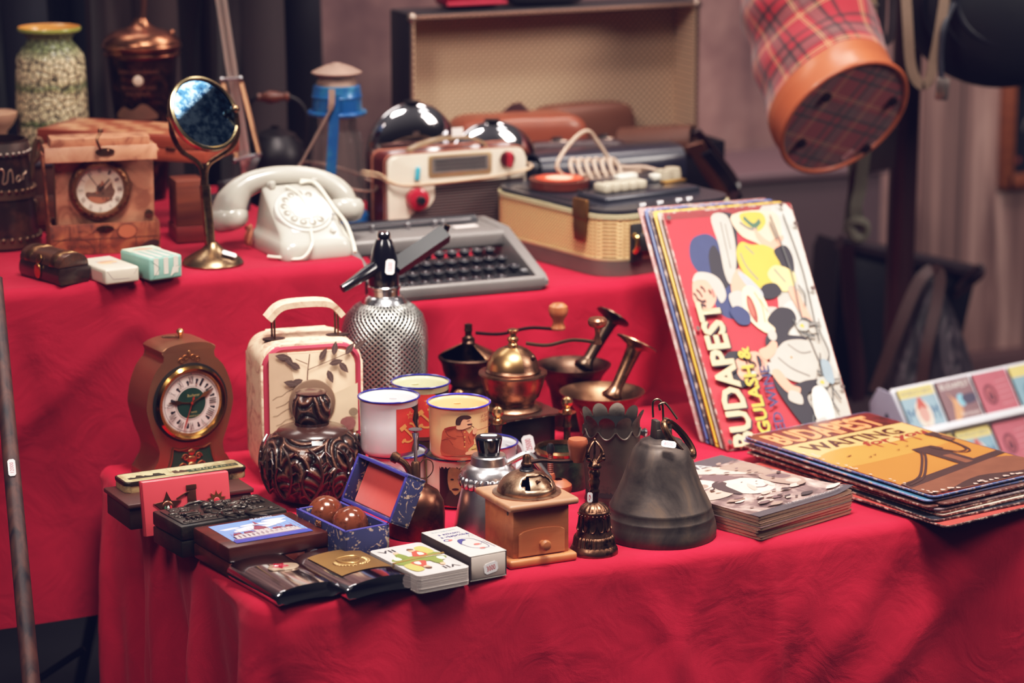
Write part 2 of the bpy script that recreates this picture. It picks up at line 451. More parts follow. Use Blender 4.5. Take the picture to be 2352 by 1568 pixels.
cloth('tablecloth', 'red cloth hanging in folds over the low front table of small curios', 0, XR, 0, YT-.03, Z1, .02, fold_front, 'LR', yr=at(1985, 946, .61).y+.004)
h0, h1 = atY(0, 1445, YT), atY(235, 1408, YT)
hemL = lambda x: h0.z+(h1.z-h0.z)*(x-h0.x)/(h1.x-h0.x) if x < .1 else h1.z
cloth('tablecloth', 'red cloth on the raised left shelf under the white telephone', -.75, .376, YT, 1.30, ZL, .2, fold_back, '', hemfn=hemL, mat=RED_SHADED)
cloth('tablecloth', 'red cloth on the raised right shelf under the typewriter', .3765, .93, YT, 1.40, ZR, .02, fold_back, 'R', .01)
# dark trestle glimpsed under the hem of the left cloth
t = T('trestle_table', 'dark metal trestle legs glimpsed under the red cloth hem at bottom left', 'table', (-.1, YT+.3, 0))
DK = C('#20222b', .5, .4)
g = G(C('#15141a', .7)); g.box((.0, .0, ZL-.03), (.9, .56, .03), .004); g.obj('tabletop', t)
for sx in (-.16, .26):
    for sy in (-.2, .2):
        g = G(DK); g.tube([(sx+.1, sy, ZL-.045), (sx-.1, sy-.05, 0.004)], .009); g.obj('leg', t)
g = G(DK); g.tube([(-.2, -.21, .17), (.25, -.21, .20)], .006); g.tube([(-.3, -.15, .05), (.1, -.22, .30)], .005); g.obj('brace', t)
# leaning stick with a price tag at the left edge
p0_, p1_ = at(62, 1640, .02), atY(-2, 800, .5)
b = at(70, 1640, .0); b = atY(78, 1640, .30); tp = atY(-12, 640, .60)
dv = (tp-b); b = b-dv*((b.z-.0)/dv.z)
t = T('walking_stick', 'dark streaked wooden stick leaning at the left edge with a white price tag', 'stick', b)
g = G(wood('#20141a', '#6a4034', .8, 'Z', .55)); e1 = tp-b; g.tube([(0, 0, 0.003), e1*.5, e1], [.0110, .0108, .0095], 16); g.obj('shaft', t)
pt = atY(13, 1172, .30); k = (pt.z-b.z)/e1.z; c = b+e1*k-b
zx = e1.normalized(); nr = (CAM-(b+c)); nr = (nr-zx*nr.dot(zx)).normalized(); xx = zx.cross(nr)
X = M((xx, zx, nr)).transposed().to_4x4(); X.translation = c+nr*.0115
tagged(t, X, .009, .021, '12000')
# ================================================================ materials shared by the wares
BRASS = C('#8a6450', .34, 1, .2, 30, .12, 300, dirt='#4d3418', dsc=22)
BRASSL = C('#b58a62', .25, 1, .12, 40)
OLDBR = C('#75533f', .42, 1, .25, 25, .15, 250, dirt='#2e2118', dsc=18)
DARKBR = C('#4d382e', .42, 1, .3, 25, .15, 200, dirt='#1c1512', dsc=30)
COPPER = C('#a8674a', .33, 1, .2, 25, .12, 200, dirt='#54281b', dsc=16)
CHROME = C('#d9d6da', .08, 1, .04)
STEEL = C('#a9a7ab', .28, 1, .1, 60)
ALU = C('#cfc8ca', .3, 1, .15, 30, .1, 400)
BLACK = C('#121116', .35, 0, .1)
BLKG = C('#0d0c12', .15, 0, .05, coat=.4)
DKWOOD = wood('#1d0d0c', '#41201a', .5, 'X', .35, coat=.3)
MAHOG = wood('#35130d', '#6b2c1c', .5, 'X', .35, coat=.3)
REDWD = wood('#86402a', '#a85a3c', .6, 'Z', .4)
BEECH = wood('#b8764d', '#d09064', .8, 'X', .5)
BEECHZ = wood('#b8764d', '#d09064', .8, 'Z', .5)
PAPER = C('#d8c9c4', .7, var=.05)
def QXZ(y0=0): return M(((1, 0, 0, 0), (0, 0, 1, y0), (0, 1, 0, 0), (0, 0, 0, 1)))
def QYZ(x0=0): return M(((0, 0, 1, x0), (1, 0, 0, 0), (0, 1, 0, 0), (0, 0, 0, 1)))
def bx(Fp, Rp, Lp, h, z0=Z1):
    a, rz, w, d = fit(Fp, Rp, Lp, z0+h); c, s = cos(rz), sin(rz)
    return V((a.x+(w*c-d*s)/2, a.y+(w*s+d*c)/2, z0)), rz, w, d
def vbox(px, py0, py1, z=Z1):            # height of a vertical edge standing at (px, py0)
    return zat(at(px, py0, z), py1)
ROM = ['XII', 'I', 'II', 'III', 'IIII', 'V', 'VI', 'VII', 'VIII', 'IX', 'X', 'XI']
def numerals(g, cx, cy, r, h, mat):
    for k, s in enumerate(ROM):
        a = pi/2-k*pi/6; g.text(s, cx+r*cos(a), cy+r*sin(a), h*(.12+.19*len(s)), h, mat, a-pi/2)
# ---------------------------------------------------------------- mantel clock
p = at(419, 1079); s = pp(p); D = .058; rz = R(8)
t = T('mantel_clock', 'bronze coloured mantel clock with waisted case, white roman dial and green lower panel', 'clock', p, rz)
GOLDP = C('#9f6f54', .38, .85, .12, 30, .08, 500)
ORN = C('#b07a50', .3, .9, .2, 40)
k = 1/s
half = [(108, 0), (108, 14), (100, 18), (88, 36), (82, 56), (84, 74), (98, 108), (110, 150), (111, 172), (104, 206), (90, 238), (75, 256), (66, 263), (63, 270), (66, 278), (69, 283)]
half = half[:3]+sm(half[3:], 4, False)
out = [(x*k*.965, z*k*1.03) for x, z in half]; zt = out[-1][1]
arch = [(69*k*cos(a), zt+(19*k)*sin(a)) for a in [pi*i/14 for i in range(1, 14)]]
ol = [(x, z) for x, z in out]+arch+[(-x, z) for x, z in out[::-1]]
g = G(GOLDP); g.prism(ol, D, QXZ(-D/2), .0012); g.obj('case', t, sharp=30)
zc = 166*k*1.03; yf = -D/2
g = G(C('#c08c4c', .12, 1, .05)); rr = 86*k
g.lathe([(rr, .0), (rr+.0005, .004), (rr-.0025, .0075), (rr-.006, .0065), (rr-.009, .002), (rr-.009, 0)], 64, (0, yf, zc), (0, -1, 0), False)
g.m(C('#0b0b0e', .6)).lathe([(rr+.0035, 0), (rr+.0035, .0009), (rr-.002, .0009)], 64, (0, yf, zc), (0, -1, 0), False); g.obj('bezel', t)
g = G(); g.art(upright(yf-.0022), .00012); Q = 72*k
g.shape(ell(0, zc, Q*1.08, n=48), C('#123528', .5)); g.shape(ell(0, zc, Q, n=48), C('#d9c3bd', .5, var=.04)); g.shape(ell(0, zc, Q*.93, n=48), C('#8d7f7c', .5, var=0)); g.shape(ell(0, zc, Q*.91, n=48), C('#d9c3bd', .5, var=.04))
g.shape(ell(0, zc, Q*.55, n=40), C('#8d7f7c', .5, var=0)); g.shape(ell(0, zc, Q*.53, n=40), C('#d9c3bd', .5, var=.04)); g.shape(ell(0, zc, Q*.5, n=40), C('#10352a', .5))
INK = C('#1c1a22', .5, var=0); numerals(g, 0, zc, Q*.74, Q*.24, INK)
for i in range(12):
    a = pi/2-(i+.5)*pi/6
    for q, w_ in ((.66, .03), (.76, .05), (.7, .035)): g.shape(ell(Q*q*cos(a), zc+Q*q*sin(a), Q*w_, n=8), INK)
    a = pi/2-i*pi/6; g.shape(ell(Q*.96*cos(a), zc+Q*.96*sin(a), Q*.018, n=6), INK)
GT = C('#b8a46a', .5, var=0); g.text('Bucherer', 0, zc+Q*.3, Q*.42, Q*.09, GT); g.text('SWISS', 0, zc-Q*.25, Q*.2, Q*.05, GT); g.text('IMHOF & CIE', 0, zc-Q*.37, Q*.36, Q*.05, GT)
g.obj('dial', t)
g = G(BRASSL); yh = yf-.0045
def hand(g, a, l, w, y):
    X = s_ = g.X; g.X = M.Translation(V((0, y, zc))) @ M.Rotation(-a, 4, 'Y')
    g.prism([(-w*.25, 0), (w*.25, 0), (w*.25, l*.4), (w, l*.62), (w*.3, l*.85), (0, l), (-w*.3, l*.85), (-w, l*.62), (-w*.25, l*.4)], .0006, QXZ(-.0003))
    g.lathe([(w*.8, 0), (w*.8, .0012), (0, .0012)], 12, (0, 0, 0), (0, -1, 0)); g.X = X
hand(g, R(-62), Q*.84, Q*.07, yh); g.obj('minute_hand', t)
g = G(BRASSL); hand(g, R(82), Q*.8, Q*.08, yh+.001); g.obj('hour_hand', t)
g = G(C('#a32d1c', .4)); hand(g, R(160), Q*.95, Q*.025, yh-.001); hand(g, R(-20), Q*.25, Q*.04, yh-.001); g.obj('second_hand', t)
g = G(C('#0f3527', .4)); g.art(upright(yf-.0006), .0001)
g.shape(sm([(-62*k, 12*k), (-50*k, 40*k), (-46*k, 68*k), (-30*k, 62*k), (0, 54*k), (30*k, 62*k), (46*k, 68*k), (50*k, 40*k), (62*k, 12*k), (0, 10*k)], 4), C('#0f3527', .45)); g.obj('green_panel', t)
g = G(ORN)
def curl(g, x, z, r, d, y, w=.0011, turns=1.3):
    g.tube([(x+d*r*(1-i/16)*cos(i*.5*turns), y, z+r*(1-i/16)*sin(i*.5*turns)) for i in range(14)], w, 6)
for d in (-1, 1):
    curl(g, d*20*k, 270*k, 7*k, d, yf-.0005, .0008); curl(g, d*9*k, 276*k, 7*k, d, yf-.0005, .0008)
g.sph((0, yf, 284*k), .0028, (.8, .5, 1.8)); g.obj('crest', t); g = G(ORN)
for d in (-1, 1):
    g.tube([(d*64*k, yf-.001, 10*k), (d*52*k, yf-.0015, 40*k), (d*47*k, yf-.001, 70*k)], .0012, 6, smooth=5)
    g.tube([(d*47*k, yf-.001, 70*k), (d*30*k, yf-.001, 63*k), (d*6*k, yf-.001, 66*k)], .001, 6, smooth=5)
    curl(g, d*22*k, 22*k, 11*k, d, yf-.001); curl(g, d*16*k, 44*k, 9*k, d, yf-.001); curl(g, d*35*k, 16*k, 7*k, d, yf-.001)
g.sph((0, yf, 22*k), .0065, (1, .5, 1)); g.sph((0, yf, 55*k), .0045, (1.2, .5, 1)); g.sph((0, yf, 38*k), .005, (1.5, .4, 1)); g.obj('ornament', t)
g = G(BRASSL); zz = zt+19*k; g.lathe([(.003, zz-.001), (.0026, zz+.004), (.0036, zz+.006), (.0055, zz+.009), (.003, zz+.012), (0, zz+.013)], 16, (.002, 0, 0)); g.obj('finial', t)
g = G(OLDBR); g.tube([(-.012+.011*cos(a), .004*sin(a), zz+.001+.003*sin(a/2)) for a in [2*pi*i/20 for i in range(20)]], .0008, 6, True); g.obj('carry_ring', t)
# ---------------------------------------------------------------- small suitcase covered in printed paper
def rosepaper():
    g = N('rose printed paper', .6); n1 = g.noise(28, 5, None, 2.2, .65); n2 = g.noise(16, 4, g.mapv((1, 1, .5)), 1)
    c = g.ramp(n1, [(.38, '#b98a74'), (.47, '#dbb79b'), (.6, '#e6c8ab')])
    c = g.mix(g.ramp(n2, [(.6, 0), (.68, .7)]), c, lin('#6a4c47')); return g.col(c)
F_ = (605, 1118); p0 = at(*F_); s = pp(p0); rz = R(-6.5); w, D = 238/s, .092; h = zat(p0, 795)
c = p0+V((cos(rz)*w/2-sin(rz)*D/2, sin(rz)*w/2+cos(rz)*D/2, 0))
t = T('paper_suitcase', 'small cream suitcase printed with roses and old letters, red piping and top handle', 'suitcase', c, rz)
ROSE = rosepaper()
g = G(ROSE); g.prism([(x, y+h/2) for x, y in rrect(w, h, .026, 8)], D, QXZ(-D/2), .009, 4); g.obj('body', t, sharp=60)
g = G(C('#b23a4e', .5)); ra = [(x, -D/2+.003, y+h/2) for x, y in rrect(w-.012, h-.012, .024, 8)]; g.tube(ra, .0048, 8, True); g.obj('piping', t)
LID = C('#dcb799', .65, var=.12, sc=25)
g = G(LID); yl = -D/2-.004; g.prism([(x, y+h/2) for x, y in rrect(w-.021, h-.021, .021, 8)], .008, QXZ(yl), .002)
g.art(upright(yl-.0002), .00008); BR_, GR_ = C('#5b443e', .7, var=0), C('#7a6658', .7, var=0); w2, h2 = w/2, h
g.shape([(-w2*.86, h*.95), (-w2*.5, h*.95), (-w2*.08, h*.3), (-w2*.4, h*.06), (-w2*.86, h*.06)], C('#cfa98c', .7, var=.1, sc=60))
g.shape([(w2*.28, h*.62), (w2*.88, h*.7), (w2*.88, h*.36), (w2*.3, h*.32)], C('#e2c2a2', .7)); g.shape([(-w2*.05, h*.30), (w2*.88, h*.34), (w2*.88, h*.06), (-w2*.05, h*.05)], C('#b08a68', .7, sc=60))
for i in range(7): g.line([(-w2*.8+.004*(i % 2)+j*.006, h*.62-i*.011+j*.0028+.0012*sin(j*2.3+i)) for j in range(9)], .0006, GR_)
for i in range(5): g.line([(w2*.02+.003*(i % 3)+j*.007, h*.27-i*.008+j*.0008+.001*sin(j*2.1+i)) for j in range(9)], .0006, GR_)
st = [(-.008, h*.66), (-.007, h*.8), (-.004, h*.93)]; g.line(st, .0012, BR_, 4); g.line([(-.006, h*.82), (.02, h*.87), (.05, h*.93)], .001, BR_, 4); g.line([(-.007, h*.86), (-.022, h*.9)], .001, BR_)
for x, z, a in ((-.016, .83, 2.6), (-.026, .86, 2.2), (-.03, .91, 2.9), (-.013, .75, 3.4), (-.02, .72, 2.9), (.008, .88, 1), (.02, .85, .2), (.033, .86, -.9), (.041, .91, .9), (.026, .91, 1.4), (.018, .81, -1.2), (.052, .945, .6)):
    lf_ = [(0, 0), (.004, .0032), (.009, .0042), (.014, .0026), (.0185, 0), (.014, -.0026), (.009, -.0042), (.004, -.0032)]; g.shape([(x+a_*cos(a)-b_*sin(a), h*z+a_*sin(a)+b_*cos(a)) for a_, b_ in lf_], BR_); g.line([(x, h*z), (x+.016*cos(a), h*z+.016*sin(a))], .0003, C('#8f7a6c', .7, var=0))
for x, z, r in ((.043, .42, .010), (.04, .43, .007), (.022, .36, .006), (.05, .5, .006)): g.shape(ell(x, h*z, r, r*.9, n=14), C('#8f5a55' if r > .006 else '#8a7560', .7, var=.2, sc=200))
g.obj('front_panel', t)
g = G(C('#7d6352', .3, .2)); dk = V((w*-.02, 0, h*.5)); g.lathe([(.0295, 0), (.0295, .002), (.028, .003), (0, .0032)], 40, (w*.0-.002, yl-.0005, h*.585), (0, -1, 0)); g.obj('round_clasp', t)
for d in (-.33, .33):
    g = G(C('#463934', .4, .8)); g.lathe([(.0145, h-.0005), (.0145, h+.0012), (0, h+.0016)], 24, (d*w*.95, -.012, 0), sx=1, sy=.6); g.obj('handle_plate', t)
    g = G(OLDBR)
    for y in (-.018, -.002): g.tube([(d*w*.95, y, h), (d*w*.95, y, h+.029)], .0014, 8)
    g.obj('handle_post', t)
g = G(ROSE); hp = [(-w*.37, h+.026), (-w*.24, h+.041), (0, h+.044), (w*.24, h+.041), (w*.36, h+.026)]
g.strap([(x, -.010, z) for x, z in hp], .026, .0075, 5, (0, 1, 0)); g.obj('handle', t, sharp=50)
# ---------------------------------------------------------------- carved dark wooden pot with ball stopper
def carved():
    g = N('carved dark wood', .3, .15, Coat_Weight=.3); v = g.n('TexVoronoi', {'Vector': g.mapv((1, 1, .7)), 'Scale': 26.0}, feature='F1')
    d = v[0]; w1 = g.math('SINE', g.math('MULTIPLY', d, 34.0)); n1 = g.noise(70, 3)
    hh = g.math('MULTIPLY_ADD', w1, .5, n1); g.bump(hh, 1.0, .0035)
    return g.col(g.ramp(hh, [(.1, '#160b0a'), (.55, '#3a231d'), (1.0, '#6d4a3a')]))
CARV = carved(); SMW = C('#38201a', .25, .1, .2, 40, coat=.4)
p = at(719, 1147); t = T('carved_pot', 'round carved dark wooden pot with leaf relief and carved ball stopper', 'pot', p)
P = prof(p, [(60, 1140), (84, 1134), (104, 1112), (116, 1080), (118, 1058), (112, 1028), (98, 1003), (82, 990)])
g = G(CARV); g.lathe([(0, .0)]+P, 56, cap=False); z0 = P[-1][1]; g.m(SMW).lathe(prof(p, [(82, 990), (78, 984), (50, 976), (40, 972), (40, 966), (0, 966)]), 40, cap=False); g.obj('body', t, sharp=50)
g = G(SMW); s = pp(p); zb = P[4][1]; rb = P[4][0]
for i in range(9):
    a = -pi/2-R(24)+(i-4)*R(34)
    def onb(da, zf):
        z = zb+zf; q = 1-((z-zb)/(.066))**2; r = rb*math.sqrt(max(.1, q))+.0012; return (r*cos(a+da), r*sin(a+da), z)
    g.tube([onb(0, .03), onb(.2, .018), onb(.26, -.008), onb(.05, -.034), onb(-.12, -.016), onb(-.05, .004), onb(.06, .002)], [.0014, .0022, .002, .0016, .001], 6, smooth=5)
    for q in range(5): g.tube([onb(.33+.015*q, .026-q*.012), onb(.24-.01*q, .020-q*.012)], .0012, 5)
    for q in range(5): g.tube([onb(.36+.015*q, .026-q*.012), onb(.45-.01*q, .020-q*.012)], .0012, 5)
g.obj('relief', t)
P = prof(p, [(30, 972), (38, 966), (44, 950), (46, 930), (44, 916), (37, 907), (34, 903)])
g = G(CARV); g.lathe(P, 36); zz = P[-1][1]; g.m(SMW).lathe([(r/s, zz+z) for r, z in ((34, 0), (35, .002), (20, .004), (12, .003), (0, .0025))], 24, fl=lambda a, z: 1+.06*abs(sin(a*7)))
g.obj('stopper', t)
# ---------------------------------------------------------------- soda siphon
def meshmetal():
    g = N('woven wire mesh', .3, .9); q = g.sep(); a = g.math('ARCTAN2', q[1], q[0]); u = g.math('MULTIPLY', a, 46.0); v = g.math('MULTIPLY', q[2], 900.0)
    w1 = g.math('SINE', g.math('ADD', u, v)); w2 = g.math('SINE', g.math('SUBTRACT', u, v)); hh = g.math('MULTIPLY_ADD', g.math('MAXIMUM', w1, w2), .5, .5)
    g.bump(hh, .9, .0018); c = g.ramp(hh, [(.55, '#1d1d1f'), (.82, '#8f8f8c'), (1, '#cfcdc6')]); return g.col(c)
p = at(886, 1015); s = pp(p)
t = T('soda_siphon', 'wire mesh covered soda siphon with black head, lever and downturned spout', 'siphon', p)
g = G(meshmetal()); P = prof(p, [(88, 1012), (94, 1000), (97, 900), (99, 780), (97, 750), (88, 722), (70, 702), (52, 692)]); g.lathe([(0, .001)]+P, 64, cap=False); g.obj('bottle', t, sharp=80)
g = G(C('#cfcdd0', .2, 1)); g.lathe(prof(p, [(54, 694), (50, 688), (44, 680), (36, 676), (36, 664), (38, 662), (38, 656), (36, 654)]), 40); g.obj('collar', t)
g = G(BLKG); P = prof(p, [(34, 656), (35.5, 646), (35, 630), (31, 597), (26, 572), (20, 554), (17, 549), (14, 548)]); g.lathe(P, 32)
g.obj('head', t)
g = G(CHROME); g.lathe(prof(p, [(15.5, 549), (15.5, 536), (13, 532), (0, 531)]), 20); g.obj('cap', t)
def off(p, x, y, d=0):                    # local point at the depth of p (plus d) seen at pixel x, y
    q = ray(x, y); hn = V((VV.x, VV.y, 0)).normalized(); k = ((p-CAM).dot(hn)+d)/q.dot(hn); return CAM+q*k-p
g = G(BLKG); pr = [off(p, 875, 606, 0), off(p, 845, 625, -.02), off(p, 800, 655, -.045), off(p, 786, 663, -.05)]; g.tube(pr, [.009, .0085, .006, .0055], 12); g.obj('spout', t)
g = G(C('#08080c', .3, 0, .05, spec=.15)); L_ = [off(p, 905, 618, .0), off(p, 925, 590, .01), off(p, 968, 556, .03), off(p, 1015, 530, .05)]
g.strap([off(p, 905, 616, 0), off(p, 945, 589, .018), off(p, 985, 562, .035), off(p, 1022, 537, .05)], .017, .020, 2, VR.cross(VU)*0+VU+VR); g.obj('lever', t)
g = G(CHROME); g.tube([off(p, 1020, 542, .05), off(p, 1028, 517, .05)], .004, 8); g.obj('lever_pin', t)
X = M((VR, VU, -VV)).transposed().to_4x4(); X = X @ M.Rotation(R(-4), 4, 'Z'); X.translation = off(p, 896, 613, -.0215)
tagged(t, X, .0115, .0195, '5500')
# ---------------------------------------------------------------- enamel mugs
def mug(px, pyb, rpx, pyt, name, label, outer, inner, deco=None, rim='#2c2a86', hang=None, handle=pi*.75):
    p = at(px, pyb); s = pp(p); h = zat(p, pyt); r = rpx/s
    return p, r, h
def make_mug(p, r, h, label, outer, inner, rim, deco=None, hd=R(80), lower=0, group=None):
    t = T('enamel_mug', label, 'mug', p, 0, group); ro = C(outer, .16, 0, .04, coat=.5); ri = C(inner, .2, 0, .03)
    g = G(ro); b = .008
    g.lathe([(0, 0), (r*.72, 0), (r*.86, .002), (r*.92, b), (r*.93, h*.55), (r*.95, h-.004), (r*.985, h-.001)], 48, cap=False)
    g.m(ri).lathe([(r*.985, h-.001), (r*.95, h-.002), (r*.925, h-.006), (r*.91, h*.5), (r*.9, .006), (r*.8, .003), (0, .003)], 48, cap=False)
    g.obj('body', t, sharp=70)
    g = G(C(rim, .15, 0, .05, coat=.5)); g.tube([((r*.985)*cos(a), r*.985*sin(a), h) for a in [2*pi*i/56 for i in range(56)]], .0013, 7, True); g.obj('rim', t)
    d = V((cos(hd), sin(hd), 0)); g = G(ro)
    g.strap([d*r*.92+V((0, 0, h*.82)), d*r*1.25+V((0, 0, h*.86)), d*r*1.5+V((0, 0, h*.66)), d*r*1.45+V((0, 0, h*.4)), d*r*.9+V((0, 0, h*.22))], .009, .0035, 5, (-sin(hd), cos(hd), 0)); g.obj('handle', t)
    if deco: deco(t, r*.935, h)
    return t
AF = atan2(-VV.y, -VV.x)                  # azimuth towards the viewer's side of the table
def flagdeco(t, r, h, a0=AF+.3, W_=.052):
    g = G(); g.art(lambda u, v, q: ((r*(1+.012*(v/h)**3)+q+.0002)*cos(a0+u/r), (r*(1+.012*(v/h)**3)+q+.0002)*sin(a0+u/r), v), .00007, .004)
    z0, z1 = h*.1, h*.88; k = (z1-z0)
    g.shape([(0, z0), (W_, z0), (W_, z1), (0, z1)], C('#131118', .3, var=.1)); RD, YL = C('#c3382f', .35, var=.15, sc=90), C('#d98d52', .4, var=.1)
    g.shape([(0, z0), (W_*.45, z0), (W_*.5, z0+k*.2), (W_*.62, z0+k*.5), (W_*.45, z0+k*.7), (W_*.52, z0+k*.9), (W_*.4, z1), (0, z1)], RD)
    g.shape([(.019+x, z0+k*.83+y) for x, y in star(0, 0, .0055)], YL); g.shape([(.019+x, z0+k*.83+y) for x, y in star(0, 0, .0036)], RD)
    g.line([(.017+.0115*cos(q), z0+k*.44+.0115*sin(q)) for q in [R(-140)+i*R(225)/12 for i in range(13)]], .0026, YL); g.line([(.007, z0+k*.24), (.012, z0+k*.31)], .003, YL); g.line([(.009, z0+k*.58), (.026, z0+k*.27)], .0026, YL); g.line([(.005, z0+k*.53), (.0125, z0+k*.62)], .0055, YL)
    g.shape(ell(W_*.8, z0+k*.62, .0055, .0085, n=18), C('#c88a6d', .4)); g.shape(ell(W_*.8, z0+k*.70, .0058, .0035, n=14), C('#2a1c1a', .4)); g.shape(ell(W_*.8, z0+k*.53, .003, .002, n=10), C('#4d2a22', .4))
    g.shape(sm([(W_*.42, z0), (W_*.55, z0+k*.3), (W_*.75, z0+k*.44), (W_*.99, z0+k*.4), (W_*.99, z0)], 4), C('#4a4038', .4, var=.3, sc=300)); g.obj('printed_picture', t)
def soldier(t, r, h, a0=AF-.62, W_=.068):
    g = G(); g.art(lambda u, v, q: ((r*(1+.012*(v/h)**3)+q+.0002)*cos(a0+u/r), (r*(1+.012*(v/h)**3)+q+.0002)*sin(a0+u/r), v), .00007, .004)
    z0, z1 = h*.12, h*.88; k = z1-z0; w = W_
    S = lambda P_, m, n=4: g.shape(sm([(x*w, z0+z*k) for x, z in P_], n), m)
    g.shape([(0, z0), (w, z0), (w, z1), (0, z1)], C('#e2b183', .35, var=.05))
    MAP, CO, CD, SK, HR = C('#cfa564', .4, var=.1), C('#b3543a', .4, var=.15, sc=150), C('#7d2f22', .4, var=0), C('#dd9a7a', .4, var=.05), C('#3b1f1b', .4, var=.1)
    S([(.45, .02), (.75, .35), (1, .55), (1, .02)], MAP)
    for a_, b_ in (((.5, .1), (.95, .3)), ((.62, .25), (.98, .42)), ((.7, .05), (.9, .45)), ((.56, .16), (.8, .12))): g.line([(a_[0]*w, z0+a_[1]*k), (b_[0]*w, z0+b_[1]*k)], .0005, C('#6a5230', .4, var=0))
    S([(.01, .02), (.02, .4), (.06, .62), (.2, .72), (.34, .74), (.48, .62), (.56, .45), (.62, .3), (.5, .16), (.55, .05), (.3, .02)], CO)
    S([(.02, .3), (.12, .42), (.22, .26), (.5, .1), (.55, .03), (.2, .04), (.03, .1)], C('#a04a34', .4, var=.1)); S([(.48, .45), (.56, .6), (.62, .66), (.66, .55), (.6, .38), (.52, .3)], CO)
    for P_ in ([(.1, .62), (.16, .5), (.3, .44)], [(.02, .35), (.14, .42), (.24, .28)], [(.36, .7), (.42, .5), (.44, .25)], [(.12, .45), (.28, .42)], [(.3, .5), (.42, .49)], [(.5, .5), (.55, .34)]): g.line([(x*w, z0+z*k) for x, z in P_], .0006, CD, 3)
    S([(.08, .66), (.2, .73), (.3, .74), (.28, .7), (.14, .64)], C('#8f2f26', .4))
    S([(.3, .68), (.32, .84), (.38, .95), (.5, .95), (.55, .88), (.565, .8), (.55, .73), (.47, .69), (.4, .66)], SK); S([(.29, .78), (.3, .92), (.38, 1.0), (.5, 1.0), (.56, .94), (.5, .9), (.42, .91), (.38, .84), (.36, .77)], HR)
    S([(.49, .79), (.57, .79), (.57, .765), (.5, .76)], HR); g.line([(.48*w, z0+.865*k), (.53*w, z0+.87*k)], .0006, HR); g.line([(.55*w, z0+.75*k), (.6*w, z0+.7*k), (.62*w, z0+.64*k)], .0008, HR)
    S([(.58, .56), (.6, .68), (.66, .66), (.67, .58), (.62, .52)], SK); S([(.46, .1), (.56, .14), (.66, .1), (.56, .04), (.46, .04)], SK)
    for i in range(4): g.shape(ell(.44*w, z0+(.24+.12*i)*k, .0009, n=6), C('#d9a35c', .4))
    tx = C('#7d3a2c', .4, var=0); g.text('И ЗАСУХУ', .93*w, z0+.93*k, .36*w, .085*k, tx); g.text('ПОБЕДИМ!', .93*w, z0+.82*k, .36*w, .09*k, tx)
    g.line([(.66*w, z0+.62*k), (1.05*w, z0+.63*k)], .0006, tx); g.obj('printed_picture', t)
def mugat(px, pyt, rpx, pyb, zbase):
    """mug standing at height zbase: rim centre (px, pyt), rim radius rpx, foot centre row pyb"""
    p = at(px, pyb, zbase); return p, rpx/pp(p), zat(p, pyt)
zu = .062
p, r, h = mugat(894, 909, 71, 1038, Z1+zu); make_mug(p, r, h, 'white enamel mug with blue rim and red flag print, standing on an upturned mug', '#e6dfe2', '#eeeaea', '#26256f', flagdeco, R(60))
p, r, h = mugat(1054, 922, 73, 1044, Z1+zu); make_mug(p, r, h, 'peach enamel mug with blue rim and picture of a uniformed man with a pipe', '#e9c292', '#ecc08a', '#3a33a0', soldier, R(70))
p, r, h = mugat(967, 876, 68, 1000, Z1+zu); make_mug(p, r, h, 'cream enamel mug with red flag print behind the white and peach mugs', '#cfc7a0', '#cfc9a4', '#26256f', lambda t, r, h: flagdeco(t, r, h, AF-.25, .066), R(80))
def portrait(t, r, h):
    g = G(); a0 = AF-.55; g.art(lambda u, v, q: ((r+q+.0003)*cos(a0+u/r), (r+q+.0003)*sin(a0+u/r), v), .00007, .004); w = r*1.25
    g.shape([(0, h*.08), (w, h*.08), (w, h*.9), (0, h*.9)], C('#17130f', .3)); g.shape(sm([(w*.3, h*.85), (w*.62, h*.8), (w*.68, h*.55), (w*.55, h*.3), (w*.38, h*.3), (w*.25, h*.55)], 4), C('#9a7450', .4, var=.3, sc=200))
    for x in (.37, .57): g.shape(ell(w*x, h*.62, w*.05, h*.02, n=10), C('#1a120d', .4))
    g.shape(ell(w*.46, h*.42, w*.1, h*.025, n=10), C('#2a1a12', .4)); g.shape(sm([(w*.2, h*.1), (w*.3, h*.4), (w*.46, h*.3), (w*.66, h*.4), (w*.75, h*.1)], 4), C('#241b15', .4)); g.obj('printed_picture', t)
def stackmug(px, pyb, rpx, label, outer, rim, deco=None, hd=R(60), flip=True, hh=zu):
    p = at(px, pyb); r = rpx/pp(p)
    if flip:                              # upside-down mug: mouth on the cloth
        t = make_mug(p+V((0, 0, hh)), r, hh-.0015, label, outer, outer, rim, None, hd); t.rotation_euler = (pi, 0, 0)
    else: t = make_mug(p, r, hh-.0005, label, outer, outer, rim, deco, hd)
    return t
stackmug(914, 1146, 70, 'plain white enamel mug with blue rim beneath the white flag mug', '#dcd6d8', '#26256f', flip=False, hd=R(100))
stackmug(1046, 1152, 70, 'dark printed mug with bearded portrait and white handle under the peach mug', '#c9bba8', '#22203a', portrait, R(-95), False)
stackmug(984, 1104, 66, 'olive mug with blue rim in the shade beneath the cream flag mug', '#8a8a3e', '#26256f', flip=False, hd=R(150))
stackmug(1122, 1124, 68, 'white mug with dark rim line half hidden behind the aluminium pot', '#d8d4d8', '#2a2a70', flip=False, hd=R(20))
